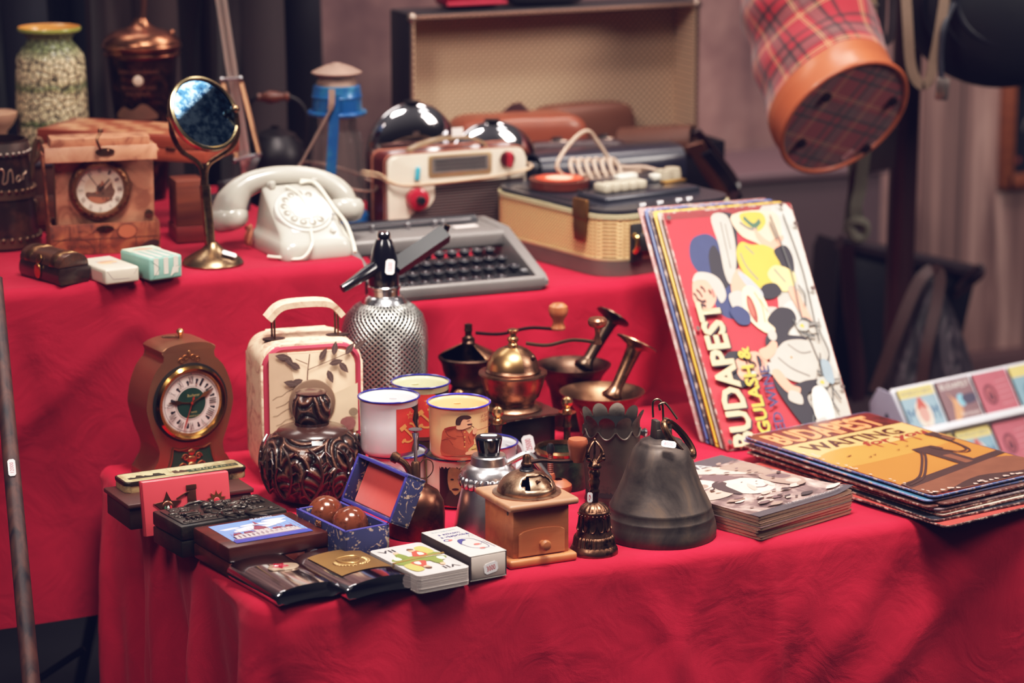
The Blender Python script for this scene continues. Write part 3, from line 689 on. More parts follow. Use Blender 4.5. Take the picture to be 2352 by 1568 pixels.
# ---------------------------------------------------------------- copper mister
p = at(956, 1226); t = T('copper_mister', 'small copper plant mister with thumb plunger, curved spout and ring handle', 'mister', p)
g = G(C('#6b4434', .34, 1, .2, 25, .12, 200, dirt='#3d241b', dsc=16)); g.lathe([(0, 0)]+prof(p, [(64, 1226), (66, 1220), (67, 1180), (64, 1150), (52, 1128), (30, 1114), (12, 1108), (10, 1104)]), 40, cap=False); g.obj('bottle', t, sharp=70)
g = G(OLDBR); g.lathe(prof(p, [(11, 1108), (11, 1064), (8, 1059), (4, 1058)]), 20); g.obj('pump', t)
g = G(STEEL); g.lathe(prof(p, [(4, 1060), (4, 1010), (7, 1002), (8, 992), (15, 987), (16, 985), (12, 984), (0, 986)]), 20); g.obj('plunger', t)
g = G(OLDBR); g.tube([off(p, 946, 1110), off(p, 940, 1082), off(p, 928, 1063), off(p, 910, 1052)], .0042, 10, smooth=5); g.lathe([(.0065, 0), (.0068, .006), (.004, .009), (0, .009)], 14, off(p, 914, 1054), off(p, 904, 1048)-off(p, 914, 1054)); g.obj('spout', t)
g = G(OLDBR); g.strap([off(p, 964, 1064), off(p, 976, 1054), off(p, 992, 1060), off(p, 994, 1080), off(p, 982, 1096), off(p, 966, 1098)], .007, .0012, 5, VV); g.obj('ring_handle', t)
# ---------------------------------------------------------------- aluminium pot with black knob
p = at(1123, 1222); s = pp(p); t = T('aluminium_pot', 'aluminium syphon pot with black knob and fluted collar behind the beech grinder', 'coffee pot', p)
g = G(ALU); g.lathe([(0, 0)]+prof(p, [(82, 1222), (83, 1216), (72, 1160), (64, 1124), (60, 1114)]), 48, cap=False); g.obj('body', t)
g = G(ALU); g.lathe(prof(p, [(60, 1116), (67, 1110), (68, 1094), (64, 1088)]), 96, fl=lambda a, z: 1+.045*sin(a*30)); g.obj('fluted_collar', t, sharp=60)
g = G(ALU); g.lathe(prof(p, [(64, 1090), (60, 1076), (50, 1067), (42, 1064), (40, 1046), (37, 1043), (24, 1042)]), 48); g.obj('lid', t)
g = G(BLKG); g.lathe(prof(p, [(24, 1046), (25, 1042), (31, 1008), (31, 1004), (28, 1001), (0, 1000)]), 36); g.obj('knob', t)
X = M.Translation(V((0, 0, zat(p, 1000)+.0002))) @ M.Rotation(-_yaw, 4, 'Z'); tagged(t, X, .019, .008, '2500')
g = G(ALU); g.tube([off(p, 1160, 1066), off(p, 1198, 1046), off(p, 1214, 1044), off(p, 1228, 1056), off(p, 1262, 1100)], .0042, 10, smooth=3); g.obj('side_tube', t)
# ---------------------------------------------------------------- beech coffee grinder
hg = vbox(1168, 1312, 1165); loc, rz, w, d = bx((1172, 1163), (1331, 1143), (1087, 1119), hg); w *= 1.03; d *= 1.03
t = T('coffee_grinder', 'pale beech box coffee grinder with domed metal top, front drawer and wooden crank knob', 'coffee grinder', loc, rz)
BB = wood('#b0633a', '#cb8052', .8, 'X', .5); tp_ = hg
g = G(BB); g.box((0, 0, tp_/2), (w*.80, d*.80, tp_-.02), .0012)
for x, z in ((-.33, .012),): g.m(C('#3a1c10')).lathe([(.0022, 0), (.0022, .0004), (0, .0004)], 12, (-w*.4, -d*.25, tp_*.8), (-1, 0, 0))
g.obj('body', t)
g = G(BB); g.box((0, 0, .005), (w*.97, d*.97, .01), .003, 3); g.obj('base', t)
g = G(wood('#9a6a52', '#bd8664', .8, 'X', .45)); g.box((0, 0, tp_-.004), (w, d, .008), .003, 3); g.obj('top_board', t)
dw, dh = w*.66, tp_*.42
g = G(BB); o_ = [(-dw/2, 0), (dw/2, 0), (dw/2, dh*.82)]+[(dw/2*cos(a), dh*.82+dh*.18*sin(a)) for a in [pi*i/10 for i in range(1, 10)]]+[(-dw/2, dh*.82)]
g.prism([(x, z+.0115) for x, z in o_], .0025, QXZ(-d*.40-.0025), .0008); dr = g.obj('drawer', t, sharp=25)
g = G(wood('#8f4f2c', '#b06a40', 1, 'Y')); g.lathe([(.004, 0), (.0035, .004), (.006, .007), (.0065, .010), (.005, .013), (0, .0145)], 20, (0, -d*.40-.0024, .0115+dh*.42), (0, -1, 0)); g.obj('knob', dr)
DOME = C('#9f8069', .36, .9, .2, 40, .1, 300, dirt='#6b4a34', dsc=60)
r = w*.385; zt = tp_
g = G(DOME); g.lathe([(r*1.16, zt), (r*1.16, zt+.0012), (r*1.0, zt+.002)], 48)
hole0, hole1 = R(-128), R(-42)
P = [(r*cos(a), zt+.002+r*.72*sin(a)) for a in [pi/2*i/9 for i in range(10)]]
NL = 72; rows = [[(q[0]*cos(2*pi*i/NL), q[0]*sin(2*pi*i/NL), q[1]) for i in range(NL)] for q in P[:-1]]
X0 = g._vs([p_ for row in rows for p_ in row])
for j in range(len(rows)-1):
    for i in range(NL):
        a = 2*pi*(i+.5)/NL-2*pi*(i+.5 > NL/2)
        if hole0 < a < hole1 and 2 <= j <= 5 and not (j in (2, 5) and (a < hole0+.12 or a > hole1-.12)): continue
        g._f([X0[j*NL+i], X0[j*NL+(i+1) % NL], X0[(j+1)*NL+(i+1) % NL], X0[(j+1)*NL+i]])
g._f([X0[(len(rows)-1)*NL+i] for i in range(NL)]); dm = g.obj('dome', t, sharp=50)
md = dm.modifiers.new('thickness', 'SOLIDIFY'); md.thickness = .001; md.offset = -1
g = G(DOME); g.lathe([(q[0]*.93, (q[1]-zt)*.93+zt) for q in P[1:-1]], 30, a0=R(-108), a1=R(20), cap=False); g.m(OLDBR).lathe([(.0022, 0), (.002, .006), (0, .007)], 10, (r*.66*cos(R(-86)), r*.66*sin(R(-86)), zt+r*.5), (cos(R(-86)), sin(R(-86)), .5)); g.obj('shutter', t)
zd = zt+r*.72
g = G(BLACK); g.lathe([(.0085, zd-.003), (.0085, zd+.002), (.007, zd+.003), (.006, zd+.006), (0, zd+.006)], 20)
g.m(OLDBR).lathe([(.0045, zd+.006), (.0065, zd+.0075), (.0065, zd+.010), (.005, zd+.012), (.0048, zd+.017), (.003, zd+.02), (0, zd+.0205)], 14); g.obj('axle', t)
ca = V((cos(R(-4)-rz+R(0)), sin(R(-4)-rz), 0)); L_ = .062
g = G(C('#6e5a50', .35, 1)); g.strap([V((0, 0, zd+.0105))+ca*q+V((0, 0, dz)) for q, dz in ((.004, 0), (.018, .0005), (.03, -.0015), (.045, -.003), (L_, -.003))], .008, .0025, 4, (-ca.y, ca.x, 0)); g.obj('crank_arm', t)
g = G(REDWD); g.lathe([(.0075, -.002+zd+.011), (.0085, zd+.011), (.0115, zd+.028), (.0118, zd+.033), (.0105, zd+.036), (.004, zd+.037), (0, zd+.0365)], 24, ca*L_-V((0, 0, .003))); g.obj('crank_knob', t)
# ---------------------------------------------------------------- wooden screw nutcracker and brass rimmed jar
p = at(1280, 1150); t = T('wooden_nutcracker', 'reddish turned wooden screw nutcracker behind the beech grinder', 'nutcracker', p)
g = G(REDWD); g.lathe([(0, 0)]+prof(p, [(26, 1150), (28, 1140), (34, 1120), (33, 1112), (22, 1103), (12, 1100)]), 28, cap=False); g.obj('cup', t)
q = off(p, 1264, 1100); g = G(REDWD); g.lathe([(.0035, -.002), (.0062, .001), (.0062, .007), (.005, .0115), (.002, .013)], 20, q+V((0, 0, -.004))); g.obj('head', t)
g = G(wood('#5a2a1c', '#8a4a34', 1, 'Z')); g.lathe([((.0030 if i % 2 else .0038), .008+i*.0012) for i in range(27)], 14, q); g.obj('screw', t)
g = G(BLACK); g.lathe([(.0048, .034), (.0048, .041), (.003, .045), (0, .0455)], 14, q); g.obj('cap_nut', t)
p = at(1280, 1132); p = p+V((.02, .03, 0)); s = pp(p)
JAR = C('#20241f', .35, .2, .5, 30, .6, 120, dirt='#39402f', dsc=40)
t = T('brass_rimmed_jar', 'dark green embossed jar with bright brass rim between two grinders and the hand bell', 'jar', p)
g = G(JAR); P = prof(p, [(56, 1130), (60, 1110), (62, 1060), (62, 1030)]); g.lathe([(0, 0)]+P+[(P[-1][0]*.9, P[-1][1]), (P[-1][0]*.88, .004), (0, .004)], 40, cap=False); g.obj('body', t, sharp=60)
g = G(BRASSL); z = P[-1][1]; r_ = P[-1][0]; g.lathe([(r_*1.0, z-.004), (r_*1.04, z), (r_*1.0, z+.003), (r_*.9, z+.003), (r_*.88, z-.002)], 44, cap=False); g.obj('rim', t)
# ---------------------------------------------------------------- small ritual hand bell
p = at(1364, 1267); s = pp(p); t = T('hand_bell', 'small ornate bronze hand bell with openwork crown handle and price tag', 'bell', p)
BZ = C('#7d5946', .36, 1, .25, 40, .2, 260, dirt='#2d1c14', dsc=50)
g = G(BZ); P = prof(p, [(54, 1272), (56, 1268), (55, 1258), (52, 1252), (49, 1248)]); g.lathe(P, 48, cap=False)
g.lathe(prof(p, [(49, 1248), (48, 1246), (46, 1232), (44, 1228), (42, 1226)]), 168, cap=False, fl=lambda a, z: 1+.03*sin(a*28))
g.lathe(prof(p, [(42, 1226), (39, 1218), (36, 1205), (34.5, 1190), (34, 1178), (36, 1175), (36, 1171), (34, 1169)]), 48, cap=False)
g.lathe(prof(p, [(34, 1169), (31, 1163), (24, 1157), (14, 1153), (8, 1152)]), 96, cap=False, fl=lambda a, z: 1+.035*sin(a*16))
for i in range(12):
    a = 2*pi*i/12; q0, q1 = P[0], 0
    def on(py, rp, da): return V((rp/s*cos(a+da), rp/s*sin(a+da), zat(p, py)))
    g.tube([on(1186, 35.5, -.2), on(1200, 37, -.2), on(1212, 39.5, -.1), on(1212, 39.5, .1), on(1200, 37, .2), on(1186, 35.5, .2)], .0007, 5, smooth=2); g.tube([on(1182, 35, .26), on(1214, 39.5, .26)], .0006, 5)
    g.sph(on(1178, 36, 0), .0013, n=8); g.sph(on(1178, 36, .26), .0011, n=8)
g.obj('body', t, sharp=60)
g = G(BZ); lean = V((-.003, 0, 0)); g.lathe(prof(p, [(9, 1154), (9, 1132), (11, 1130), (12, 1126), (9, 1122), (11, 1114), (13, 1104), (10, 1098), (12, 1092), (13, 1084), (10, 1078), (15, 1073), (16, 1068), (12, 1062), (7, 1058), (3, 1050), (3, 1016), (4, 1010), (2, 1006), (0, 1005)]), 20, fl=lambda a, z: 1+.06*sin(a*8))
zc, zt_ = zat(p, 1060), zat(p, 1012); hh = zt_-zc
for i in range(4):
    a = 2*pi*i/4+.5; c_ = V((cos(a), sin(a), 0)); g.tube([V((0, 0, zc))+c_*.005, V((0, 0, zc+hh*.25))+c_*.012, V((0, 0, zc+hh*.55))+c_*.0115, V((0, 0, zc+hh*.85))+c_*.006, V((0, 0, zt_))+c_*.001], [.0014, .0022, .0015, .0015, .001], 7, smooth=4)
    g.sph(V((0, 0, zc+hh*.22))+c_*.0125, .0028, n=10); g.sph(V((0, 0, zc+hh*.42))+c_*.0125, .002, n=8)
g.obj('handle', t, sharp=60)
X = M((VR, V((0, 0, 1)), -V((VV.x, VV.y, 0)).normalized())).transposed().to_4x4(); X.translation = off(p, 1355, 1142, -.0075); tagged(t, X, .006, .0115, '9')
# ---------------------------------------------------------------- big bronze bell
p = at(1516, 1226); s = pp(p); t = T('bronze_bell', 'large dark bronze bell with iron ring through its top and a small price tag', 'bell', p)
def bellm():
    g = N('patinated bronze', .5, .8); n1 = g.noise(14, 6, None, 1, .65); n2 = g.noise(45, 4)
    g.bump(n2, .15, .001); g.set('Roughness', g.ramp(n1, [(.3, .45), (.7, .65)]))
    return g.col(g.ramp(n1, [(.3, '#37312f'), (.5, '#554b46'), (.66, '#6c5b4e'), (.8, '#86705c')]))
BELL = bellm(); g = G(BELL)
P = prof(p, [(126, 1228), (129, 1222), (129.5, 1208), (127, 1194), (123, 1180), (123.3, 1178), (122, 1176), (117, 1161), (117.6, 1158), (115.6, 1155), (109, 1141), (100, 1124), (90, 1102), (81, 1078), (74, 1055), (69, 1041), (64, 1031), (57, 1022), (50, 1016), (49, 1012), (44, 1010), (38, 1008), (30, 1003)])
g.lathe([(P[0][0]*.9, .0)]+P+[(0, P[-1][1])], 72, cap=False); g.obj('body', t, sharp=60)
zt = P[-1][1]-.002; pc = off(p, 1512, 985)
g = G(BELL); zc = zat(p, 962)
for x in (-1, 1): g.box((x*.0072, 0, (zt+zc)/2), (.008, .016, zc-zt), .0015, 2, taper=.8)
g.box((0, 0, zt+.006), (.02, .018, .014), .002); g.box((0, 0, zc-.014), (.02, .012, .006), .002); g.obj('lug', t)
g = G(C('#75563f', .3, 1, .2)); a_ = off(p, 1530, 968, -.004); b_ = off(p, 1588, 1050, -.002); m_ = (a_+b_)/2; ux = (b_-a_)/2; uy = VV*.010+VR*.006
g.tube([m_+ux*cos(2*pi*i/40)+uy*1.6*sin(2*pi*i/40) for i in range(40)], .0042, 10, True); g.obj('ring', t)
g = G(C('#8f7a66', .3, 1)); g.tube([off(p, 1500, 958), off(p, 1499, 930), off(p, 1503, 919), off(p, 1513, 917), off(p, 1521, 927), off(p, 1523, 950), off(p, 1524, 982, -.003)], .0014, 8, smooth=4)
g.tube([off(p, 1516, 942, -.002), off(p, 1514, 930, -.002), off(p, 1523, 925, -.002), off(p, 1532, 929, -.002), off(p, 1556, 962, -.006)], .0014, 8, smooth=4); g.obj('wire_hook', t)
X = M((VR, VU, -VV)).transposed().to_4x4() @ M.Rotation(R(-8), 4, 'Z'); X.translation = off(p, 1536, 1020, -.034); tagged(t, X @ M.Rotation(R(-35), 4, 'X'), .017, .009, '8000')
# ---------------------------------------------------------------- brass topped grinder with four columns
p = at(1218, 1090); p = p+V((.0, .055, 0)); p.z = Z1; s = pp(p); rz = R(6)
zp = zat(p, 938)                           # deck plate height
t = T('coffee_grinder', 'brass domed coffee grinder on a dark box with corner columns and crooked crank', 'coffee grinder', p, rz)
bw = 166/s
g = G(C('#14100f', .3, .2, .3, coat=.2)); g.box((0, 0, zp/2), (bw*.86, bw*.86, zp-.006), .002); g.box((0, 0, .006), (bw*1.05, bw*1.05, .012), .003); g.obj('body', t)
PL = C('#6a5044', .35, .9, .2, 30); g = G(PL)
ol = []
for i in range(96):
    a = 2*pi*i/96; c_, s_ = cos(a), sin(a); sq = 1/max(abs(c_), abs(s_)); rr = bw/2*(1.12 if sq > 1.3 else 1.0)*min(sq, 1.32)*(1+.035*abs(sin(a*8))); ol.append((rr*c_, rr*s_))
g.prism(ol, .0025, M.Translation(V((0, 0, zp-.0025))), .0006); g.obj('deck_plate', t)
for sx in (-1, 1):
    for sy in (-1, 1):
        c_ = (sx*bw*.545, sy*bw*.545, 0)
        g = G(OLDBR); g.lathe([(.007, .0), (.007, .012), (.0045, .015), (.0045, zp*.4), (.006, zp*.42), (.0045, zp*.45), (.0042, zp*.72), (.0062, zp*.75), (.005, zp*.8), (.0042, zp*.86), (.006, zp-.003)], 16, c_)
        g.m(BRASSL).lathe([(.0115, zp-.0005), (.0115, zp+.0008), (.006, zp+.0012), (.0062, zp+.004), (.004, zp+.006), (.0068, zp+.010), (.0078, zp+.0135), (.0062, zp+.018), (.0025, zp+.0205), (0, zp+.0208)], 20, c_); g.obj('column', t)
g = G(BRASS); zq = lambda y: zat(p, y)
P = prof(p, [(66, 938), (68, 934), (62, 928), (50, 924), (50, 918), (60, 908), (70, 880), (74, 862), (79, 857), (78, 853), (68, 852)]); g.lathe(P, 56); g.obj('hopper', t)
Pd = prof(p, [(62, 853), (64, 849), (60, 843), (58, 832), (50, 816), (36, 803), (20, 796), (13, 794)])
g = G(BRASS); g.lathe(Pd, 48); g.obj('dome', t)
g = G(C('#b58a5e', .3, 1, .15)); g.lathe([(r_*1.012, z) for r_, z in Pd[2:7]], 24, a0=R(-205), a1=R(-95), cap=False)
g.m(DARKBR).sph((Pd[4][0]*cos(R(-58))*1.02, Pd[4][0]*sin(R(-58))*1.02, Pd[4][1]), .0042, n=12); g.obj('shutter', t)
g = G(BRASSL); g.lathe(prof(p, [(12, 796), (12, 790), (9, 786), (13, 781), (13, 776), (8, 772), (7, 768), (12, 762), (13, 757), (9, 755), (0, 755)]), 24); g.obj('finial', t)
def crank(t, p, rz, a, b, ym, kn, mat, w=.008):
    g = G(mat); A, B = off(p, *a), off(p, *b); Q = M.Rotation(-rz, 3, 'Z'); m_ = [A, A.lerp(B, .3)+V((0, 0, -.003)), A.lerp(B, .65)+V((0, 0, .0035)), B]
    d_ = (B-A).normalized(); g.strap([Q @ v for v in m_], w, .003, 6, Q @ V((-d_.y, d_.x, 0))); g.obj('crank_arm', t); return Q @ B
B_ = crank(t, p, rz, (1208, 788), (1372, 786), 0, 0, C('#7a6450', .35, 1))
g = G(C('#8d5b45', .3, .8)); g.lathe([(r_/s, z/s) for r_, z in ((10, -4), (10, 2), (8, 6), (8, 10), (6, 14), (6, 28), (8, 34), (18, 38), (22, 44), (22, 52), (18, 57), (8, 59), (0, 59))], 24, B_); g.obj('crank_knob', t)
q = off(p, 1214, 1020, -.05); X = M.Rotation(-rz, 4, 'Z') @ M((VR, V((0, 0, 1)), -V((VV.x, VV.y, 0)).normalized())).transposed().to_4x4() @ M.Rotation(R(12), 4, 'Z'); X.translation = M.Rotation(-rz, 3, 'Z') @ q; tagged(t, X, .015, .024, '25000')
# ---------------------------------------------------------------- second grinder behind
p = at(1090, 1010); p = p+V((0, .02, 0)); s = pp(p); zp = zat(p, 915); rz = R(4)
t = T('coffee_grinder', 'dark old coffee grinder with open hopper and turned wooden crank knob at the rear', 'coffee grinder', p, rz)
bw = 150/s; g = G(C('#1d1311', .35, .1)); g.box((0, 0, zp/2), (bw*.86, bw*.86, zp-.004), .002); g.box((0, 0, .006), (bw, bw, .012), .003); g.obj('body', t)
g = G(PL); g.box((0, 0, zp-.001), (bw, bw, .003), .001); g.obj('deck_plate', t)
g = G(OLDBR); g.sph((-.0, -bw*.46, zp+.006), .006, n=14); g.lathe([(.004, zp), (.003, zp+.004)], 12, (0, -bw*.46, 0)); g.obj('screw_knob', t)
g = G(DARKBR); P = prof(p, [(42, 908), (44, 900), (40, 892), (38, 884), (48, 876), (58, 852), (62, 832), (69, 822), (70, 818), (66, 815), (60, 818), (48, 850), (0, 856)]); g.lathe(P, 48, cap=False); g.obj('hopper', t, sharp=50)
g = G(OLDBR); P = prof(p, [(68, 816), (60, 810), (40, 800), (20, 790), (12, 786)]); g.lathe(P, 30, a0=R(-80), a1=R(150), cap=False); o = g.obj('half_lid', t); md = o.modifiers.new('thickness', 'SOLIDIFY'); md.thickness = .0012
g = G(DARKBR); g.box((0, 0, zat(p, 800)), (.014, .012, .03), .001); g.lathe(prof(p, [(14, 792), (15, 786), (10, 780), (12, 774), (8, 770), (8, 762), (10, 758), (9, 754), (9, 744), (0, 742)]), 18); g.obj('axle', t)
B_ = crank(t, p, rz, (1092, 764), (1282, 756), 0, 0, C('#2d2426', .35, .9))
g = G(wood('#8a4a2c', '#ad6a44', .8, 'Z', .35, coat=.3)); g.lathe([(r_/s, z/s) for r_, z in ((16, 0), (17, 4), (13, 14), (13, 22), (20, 32), (23, 44), (21, 54), (14, 60), (6, 62), (0, 60))], 28, B_); g.obj('crank_knob', t)
# ---------------------------------------------------------------- mortars and pestles
def mortar(px, pyr, rp, pyb, name, label, mat, sh):
    p = at(px, pyb)+V((sh[0], sh[1], 0)); r = rp/pp(p); p.y = min(p.y, .622-r); q = at(px, pyb); p.x = atY(px, pyr, p.y).x; s = pp(p); h = zat(p, pyr)
    t = T('mortar', label, 'mortar', p); g = G(mat)
    g.lathe([(0, 0), (r*.55, 0), (r*.58, .006), (r*.5, .012), (r*.52, h*.3), (r*.62, h*.62), (r*.82, h*.86), (r*.99, h*.985), (r, h), (r*.96, h), (r*.78, h*.84), (r*.56, h*.6), (r*.42, h*.3), (r*.2, h*.16), (0, h*.14)], 52, cap=False); g.obj('bowl', t, sharp=60); return p, r, h
def pestle(a, b, ra, label, mat, bulb, flatr):
    t = T('pestle', label, 'pestle', a); d_ = b-a; L = d_.length; q = d_.normalized()
    g = G(mat); g.lathe([(0, 0), (ra*1.5, .002), (ra*1.7, .006), (ra*1.1, .014), (ra*.9, .02), (ra*1.0, L*.6), (ra*1.15, L*.84), (ra*1.3, L*.9), (flatr*.72, L*.94), (flatr, L*.965), (flatr*.98, L*.985), (flatr*.5, L), (0, L)], 28, (0, 0, 0), q); g.obj('shaft', t, sharp=60)
p, r, h = mortar(1316, 836, 86, 955, 'mortar', 'dark bronze mortar at the back against the red cloth', DARKBR, (0, .03))
a = p+V((-.0, -.0, h*.15))+V((.004, .004, .004)); b = p+off(p, 1410, 724, .03); a = p+off(p, 1336, 850, -.005); a.z = max(a.z, p.z+h*.24)
pestle(a, b, .0085, 'dark bronze pestle standing in the rear mortar', C('#4a3a30', .35, 1, .3), 0, .0245)
p, r, h = mortar(1383, 898, 98, 1020, 'mortar', 'brown bronze mortar with wide lip in front of the other mortar', OLDBR, (0, -.004))
a = p+off(p, 1402, 920, -.005); a.z = max(a.z, p.z+h*.26); b = p+off(p, 1464, 784, .02)
pestle(a, b, .0088, 'golden brass pestle standing in the front mortar', BRASS, 0, .0285)
# ---------------------------------------------------------------- scalloped metal vessel
p = at(1404, 1150); s = pp(p); t = T('scalloped_vase', 'tarnished dark metal vase with petal shaped rim between hand bell and big bell', 'vase', p)
TAR = C('#4f453e', .5, .7, .35, 18, .4, 90, dirt='#231d1a', dsc=16); zr = zat(p, 950); r = 64/s
g = G(TAR); g.lathe([(0, 0), (r*.9, 0), (r*.97, .004), (r*.92, .012), (r, zr*.45), (r*1.02, zr*.8), (r*1.0, zr*.9)], 48, cap=False)
NP = 10
def petal(u, v):
    a = 2*pi*u; k = abs(sin(a*NP/2)); e = k**.5; z = zr*.9+(zr*.12*e+.002)*v; rr = r*(1.0+.17*v*v*e-.02*v); return (rr*cos(a), rr*sin(a), z)
g.grid(petal, 160, 6, True); o = g.obj('body', t, sharp=70)
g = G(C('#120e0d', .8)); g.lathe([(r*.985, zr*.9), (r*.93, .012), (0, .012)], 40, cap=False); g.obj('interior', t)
g = G(TAR)
for i in range(NP): 
    a = 2*pi*(i+.5)/NP; g.tube([(r*1.03*cos(a+x), r*1.03*sin(a+x), zr*(.86-.08*(1-(x/.3)**2))) for x in [-.3+.06*j for j in range(11)]], .0012, 5)
g.obj('swag_relief', t)
q = off(p, 1474, 993); g = G(STEEL); d_ = V((VR.x, VR.y, 0)); g.lathe([(.004, -.008), (.003, 0), (.0045, .003), (.006, .006), (.004, .0085), (0, .009)], 14, q-d_*.002, d_); g.obj('side_knob', t)
# ================================================================ flat wares along the left of the low table
def lidbox(t, w, d, h, mb, ml, lf=.35, bev=.0015, over=.0):
    g = G(mb); g.box((0, 0, h*(1-lf)/2), (w, d, h*(1-lf)-.0006), bev); g.obj('base', t)
    g = G(ml); g.box((0, 0, h-h*lf/2), (w+over, d+over, h*lf), bev); return g.obj('lid', t)
# leather covered box
hb = vbox(293, 1221, 1160); loc, rz, w, d = bx((294, 1159), (586, 1122), (229, 1121), hb)
LEA = C('#44241d', .45, 0, .3, 30, .3, 60, coat=.2); w0, d0, rz0, loc0, hb0 = w, d, rz, loc, hb
t = T('leather_box', 'flat dark brown leather covered box lying under the long painted tin', 'box', loc, rz)
lidbox(t, w*.97, d*.97, hb, C('#2e1813', .5, 0, .3, 30, .3, 60), LEA, .18, .002, .006)
# painted tin on top
h2 = zat(at(289, 1136, Z1+hb), 1111); loc, rz, w, d = bx((288, 1110), (569, 1072), (258, 1091), h2, Z1+hb)
t = T('pencil_tin', 'long cream painted tin with dark landscape lid, lying on the leather box', 'tin', loc, rz)
g = G(C('#b59a70', .4, .2, .3, 30, dirt='#4a3a2a')); g.prism(rrect(w-.002, d-.002, .006), h2*.66, None, .001); g.obj('base', t)
g = G(C('#33271f', .35, .4, .2)); g.prism(rrect(w, d, .007), h2*.34, M.Translation(V((0, 0, h2*.66))), .0015); CRM = C('#c9b98f', .35, .1, .15, 60, dirt='#8f7a58')
g.art(flat(h2+.0001), .00006); g.shape(rrect(w-.005, d-.005, .005), CRM); dk = C('#2c2a20', .4, var=.3); rn = random.Random(4)
g.shape([(-w*.43, -d*.36), (w*.45, -d*.3), (w*.45, -d*.22), (-w*.43, -d*.28)], C('#a08a5a', .4))
g.shape([(-w*.44, -d*.22)]+[(-w*.44+w*.30*i/20, -d*.08+d*.22*rn.random()) for i in range(21)]+[(-w*.14, -d*.22)], dk); g.shape([(-w*.07, -d*.2)]+[(-w*.07+w*.12*i/9, -d*.05+d*.2*rn.random()) for i in range(10)]+[(w*.06, -d*.2)], C('#3d2a20', .4))
g.shape([(w*.04, -d*.28), (w*.05, d*.02), (w*.46, d*.06), (w*.46, -d*.2)], C('#24362a', .4, var=.3)); g.text('S O U V E N I R', w*.26, -d*.09, w*.36, d*.14, CRM)
for i in range(7): g.line([(-w*.09, -d*.14), (-w*.09+w*.07*cos(i*.5), -d*.14+d*.5*sin(i*.5+.1))], .0005, C('#8f8060', .4))
g.obj('lid', t)
# red medal case leaning on the boxes
pb = at(333, 1234); rz = R(3); s = pp(pb); wm = 214/s; hm = .066; th = .0075
t = T('medal_case', 'thin red case standing upright with two star medals on its face', 'case', pb, rz); tilt = R(-9)
QT = M.Rotation(tilt, 4, 'X'); RD = C('#c23c46', .4, 0, .06, coat=.2)
g = G(C('#c23c46', .4, coat=.2), QT); g.box((wm/2, th/2, hm/2), (wm, th, hm), .0014, 3); g.obj('back_shell', t)
g = G(C('#cf4a52', .3, 0, .05, coat=.4), QT); g.box((wm/2, -.0018, hm/2), (wm-.0015, .003, hm-.001), .0012, 3); g.obj('front_cover', t)
MED = C('#8a5340', .3, .9, .2); g = G(MED, QT); y = -.0034; Qm = QXZ(y-.0016)
cx, cz = wm*.27, hm*.50; g.prism(star(cx, cz, .0185, .42), .0016, Qm, .0006); g.sph((cx, y-.0012, cz), .0075, (1, .25, 1)); g.m(C('#3a5a44', .4)).sph((cx-.003, y-.0024, cz-.001), .0034, (.6, .2, 1)); g.m(C('#e2dcd6', .4)).sph((cx, y-.0026, cz-.001), .0034, (.5, .2, 1)); g.m(C('#b8323a', .4)).sph((cx+.003, y-.0024, cz-.001), .0034, (.6, .2, 1)); g.obj('star_medal', t)
g = G(MED, QT); g.tube([(cx+.012, y-.0008, cz+.008), (cx+.022, y-.0012, cz+.013), (wm*.52, y-.0012, hm*.72)], .0011, 6, smooth=4); g.box((wm*.55, y-.0008, hm*.6), (.011, .0015, hm*.34), .0005); g.box((wm*.55, y-.0014, hm*.8), (.013, .0015, .006), .0005); g.obj('chain_clasp', t)
g = G(C('#c07a4a', .3, .9), QT); g.prism(star(wm*.83, hm*.5, .0125, .5, 10), .0012, Qm, .0004); g.m(C('#b8323a', .4)).sph((wm*.83, y-.0014, hm*.5), .004, (1, .3, 1)); g.obj('small_star_medal', t)
# carved black box
hk = vbox(418, 1285, 1211); loc, rz, w, d = bx((416, 1210), (667, 1172), (336, 1175), hk); LAC = C('#17130f', .4, 0, .4, 60, .25, 300, dirt='#2d241c', coat=.15)
t = T('carved_box', 'black wooden box with dark carved figures in relief on its lid', 'box', loc, rz)
ld = lidbox(t, w, d, hk, LAC, LAC, .45, .0025)
REL = C('#39302a', .28, .5, .35, 60, .3, 200); g = G(REL); rn = random.Random(2)
g.prism(rrect(w*.92, d*.84, .004), .0012, M.Translation(V((0, 0, hk))), .0005)
for x, y, sx, sy in ((-.30, -.05, .11, .16), (.34, .2, .10, .15)):
    for i in range(5): g.box((w*x, d*(y+.05-.05*i), hk+.002+.0012*(2-abs(i-2))), (w*sx*(1.5-.16*i), d*.05, .003), .0008)
    for i in range(4): g.box((w*(x-.07+.045*i), d*(y-.2), hk+.002), (.003, d*.1, .004), .0006)
for i in range(60):
    x, y = rn.uniform(-.42, .42), rn.uniform(-.38, .38); g.sph((w*x, d*y, hk+.001), rn.uniform(.003, .0055), (rn.uniform(.8, 1.8), rn.uniform(.6, 1), .55), 10)
for i in range(12):
    x, y, a = rn.uniform(-.35, .35), rn.uniform(-.3, .3), rn.uniform(0, 3); g.tube([(w*x+.008*q*cos(a+q*.5), d*y+.008*q*sin(a+q*.5), hk+.0022) for q in range(5)], [.0018, .0022, .001], 6)
for x, y in ((.02, .1), (.12, -.12), (.18, -.1), (-.06, .22)): g.sph((w*x, d*y, hk+.003), .007, (1.2, .8, .6), 14); g.sph((w*x+.006, d*y, hk+.0055), .0035, n=10)
g.obj('relief', t, sharp=60)
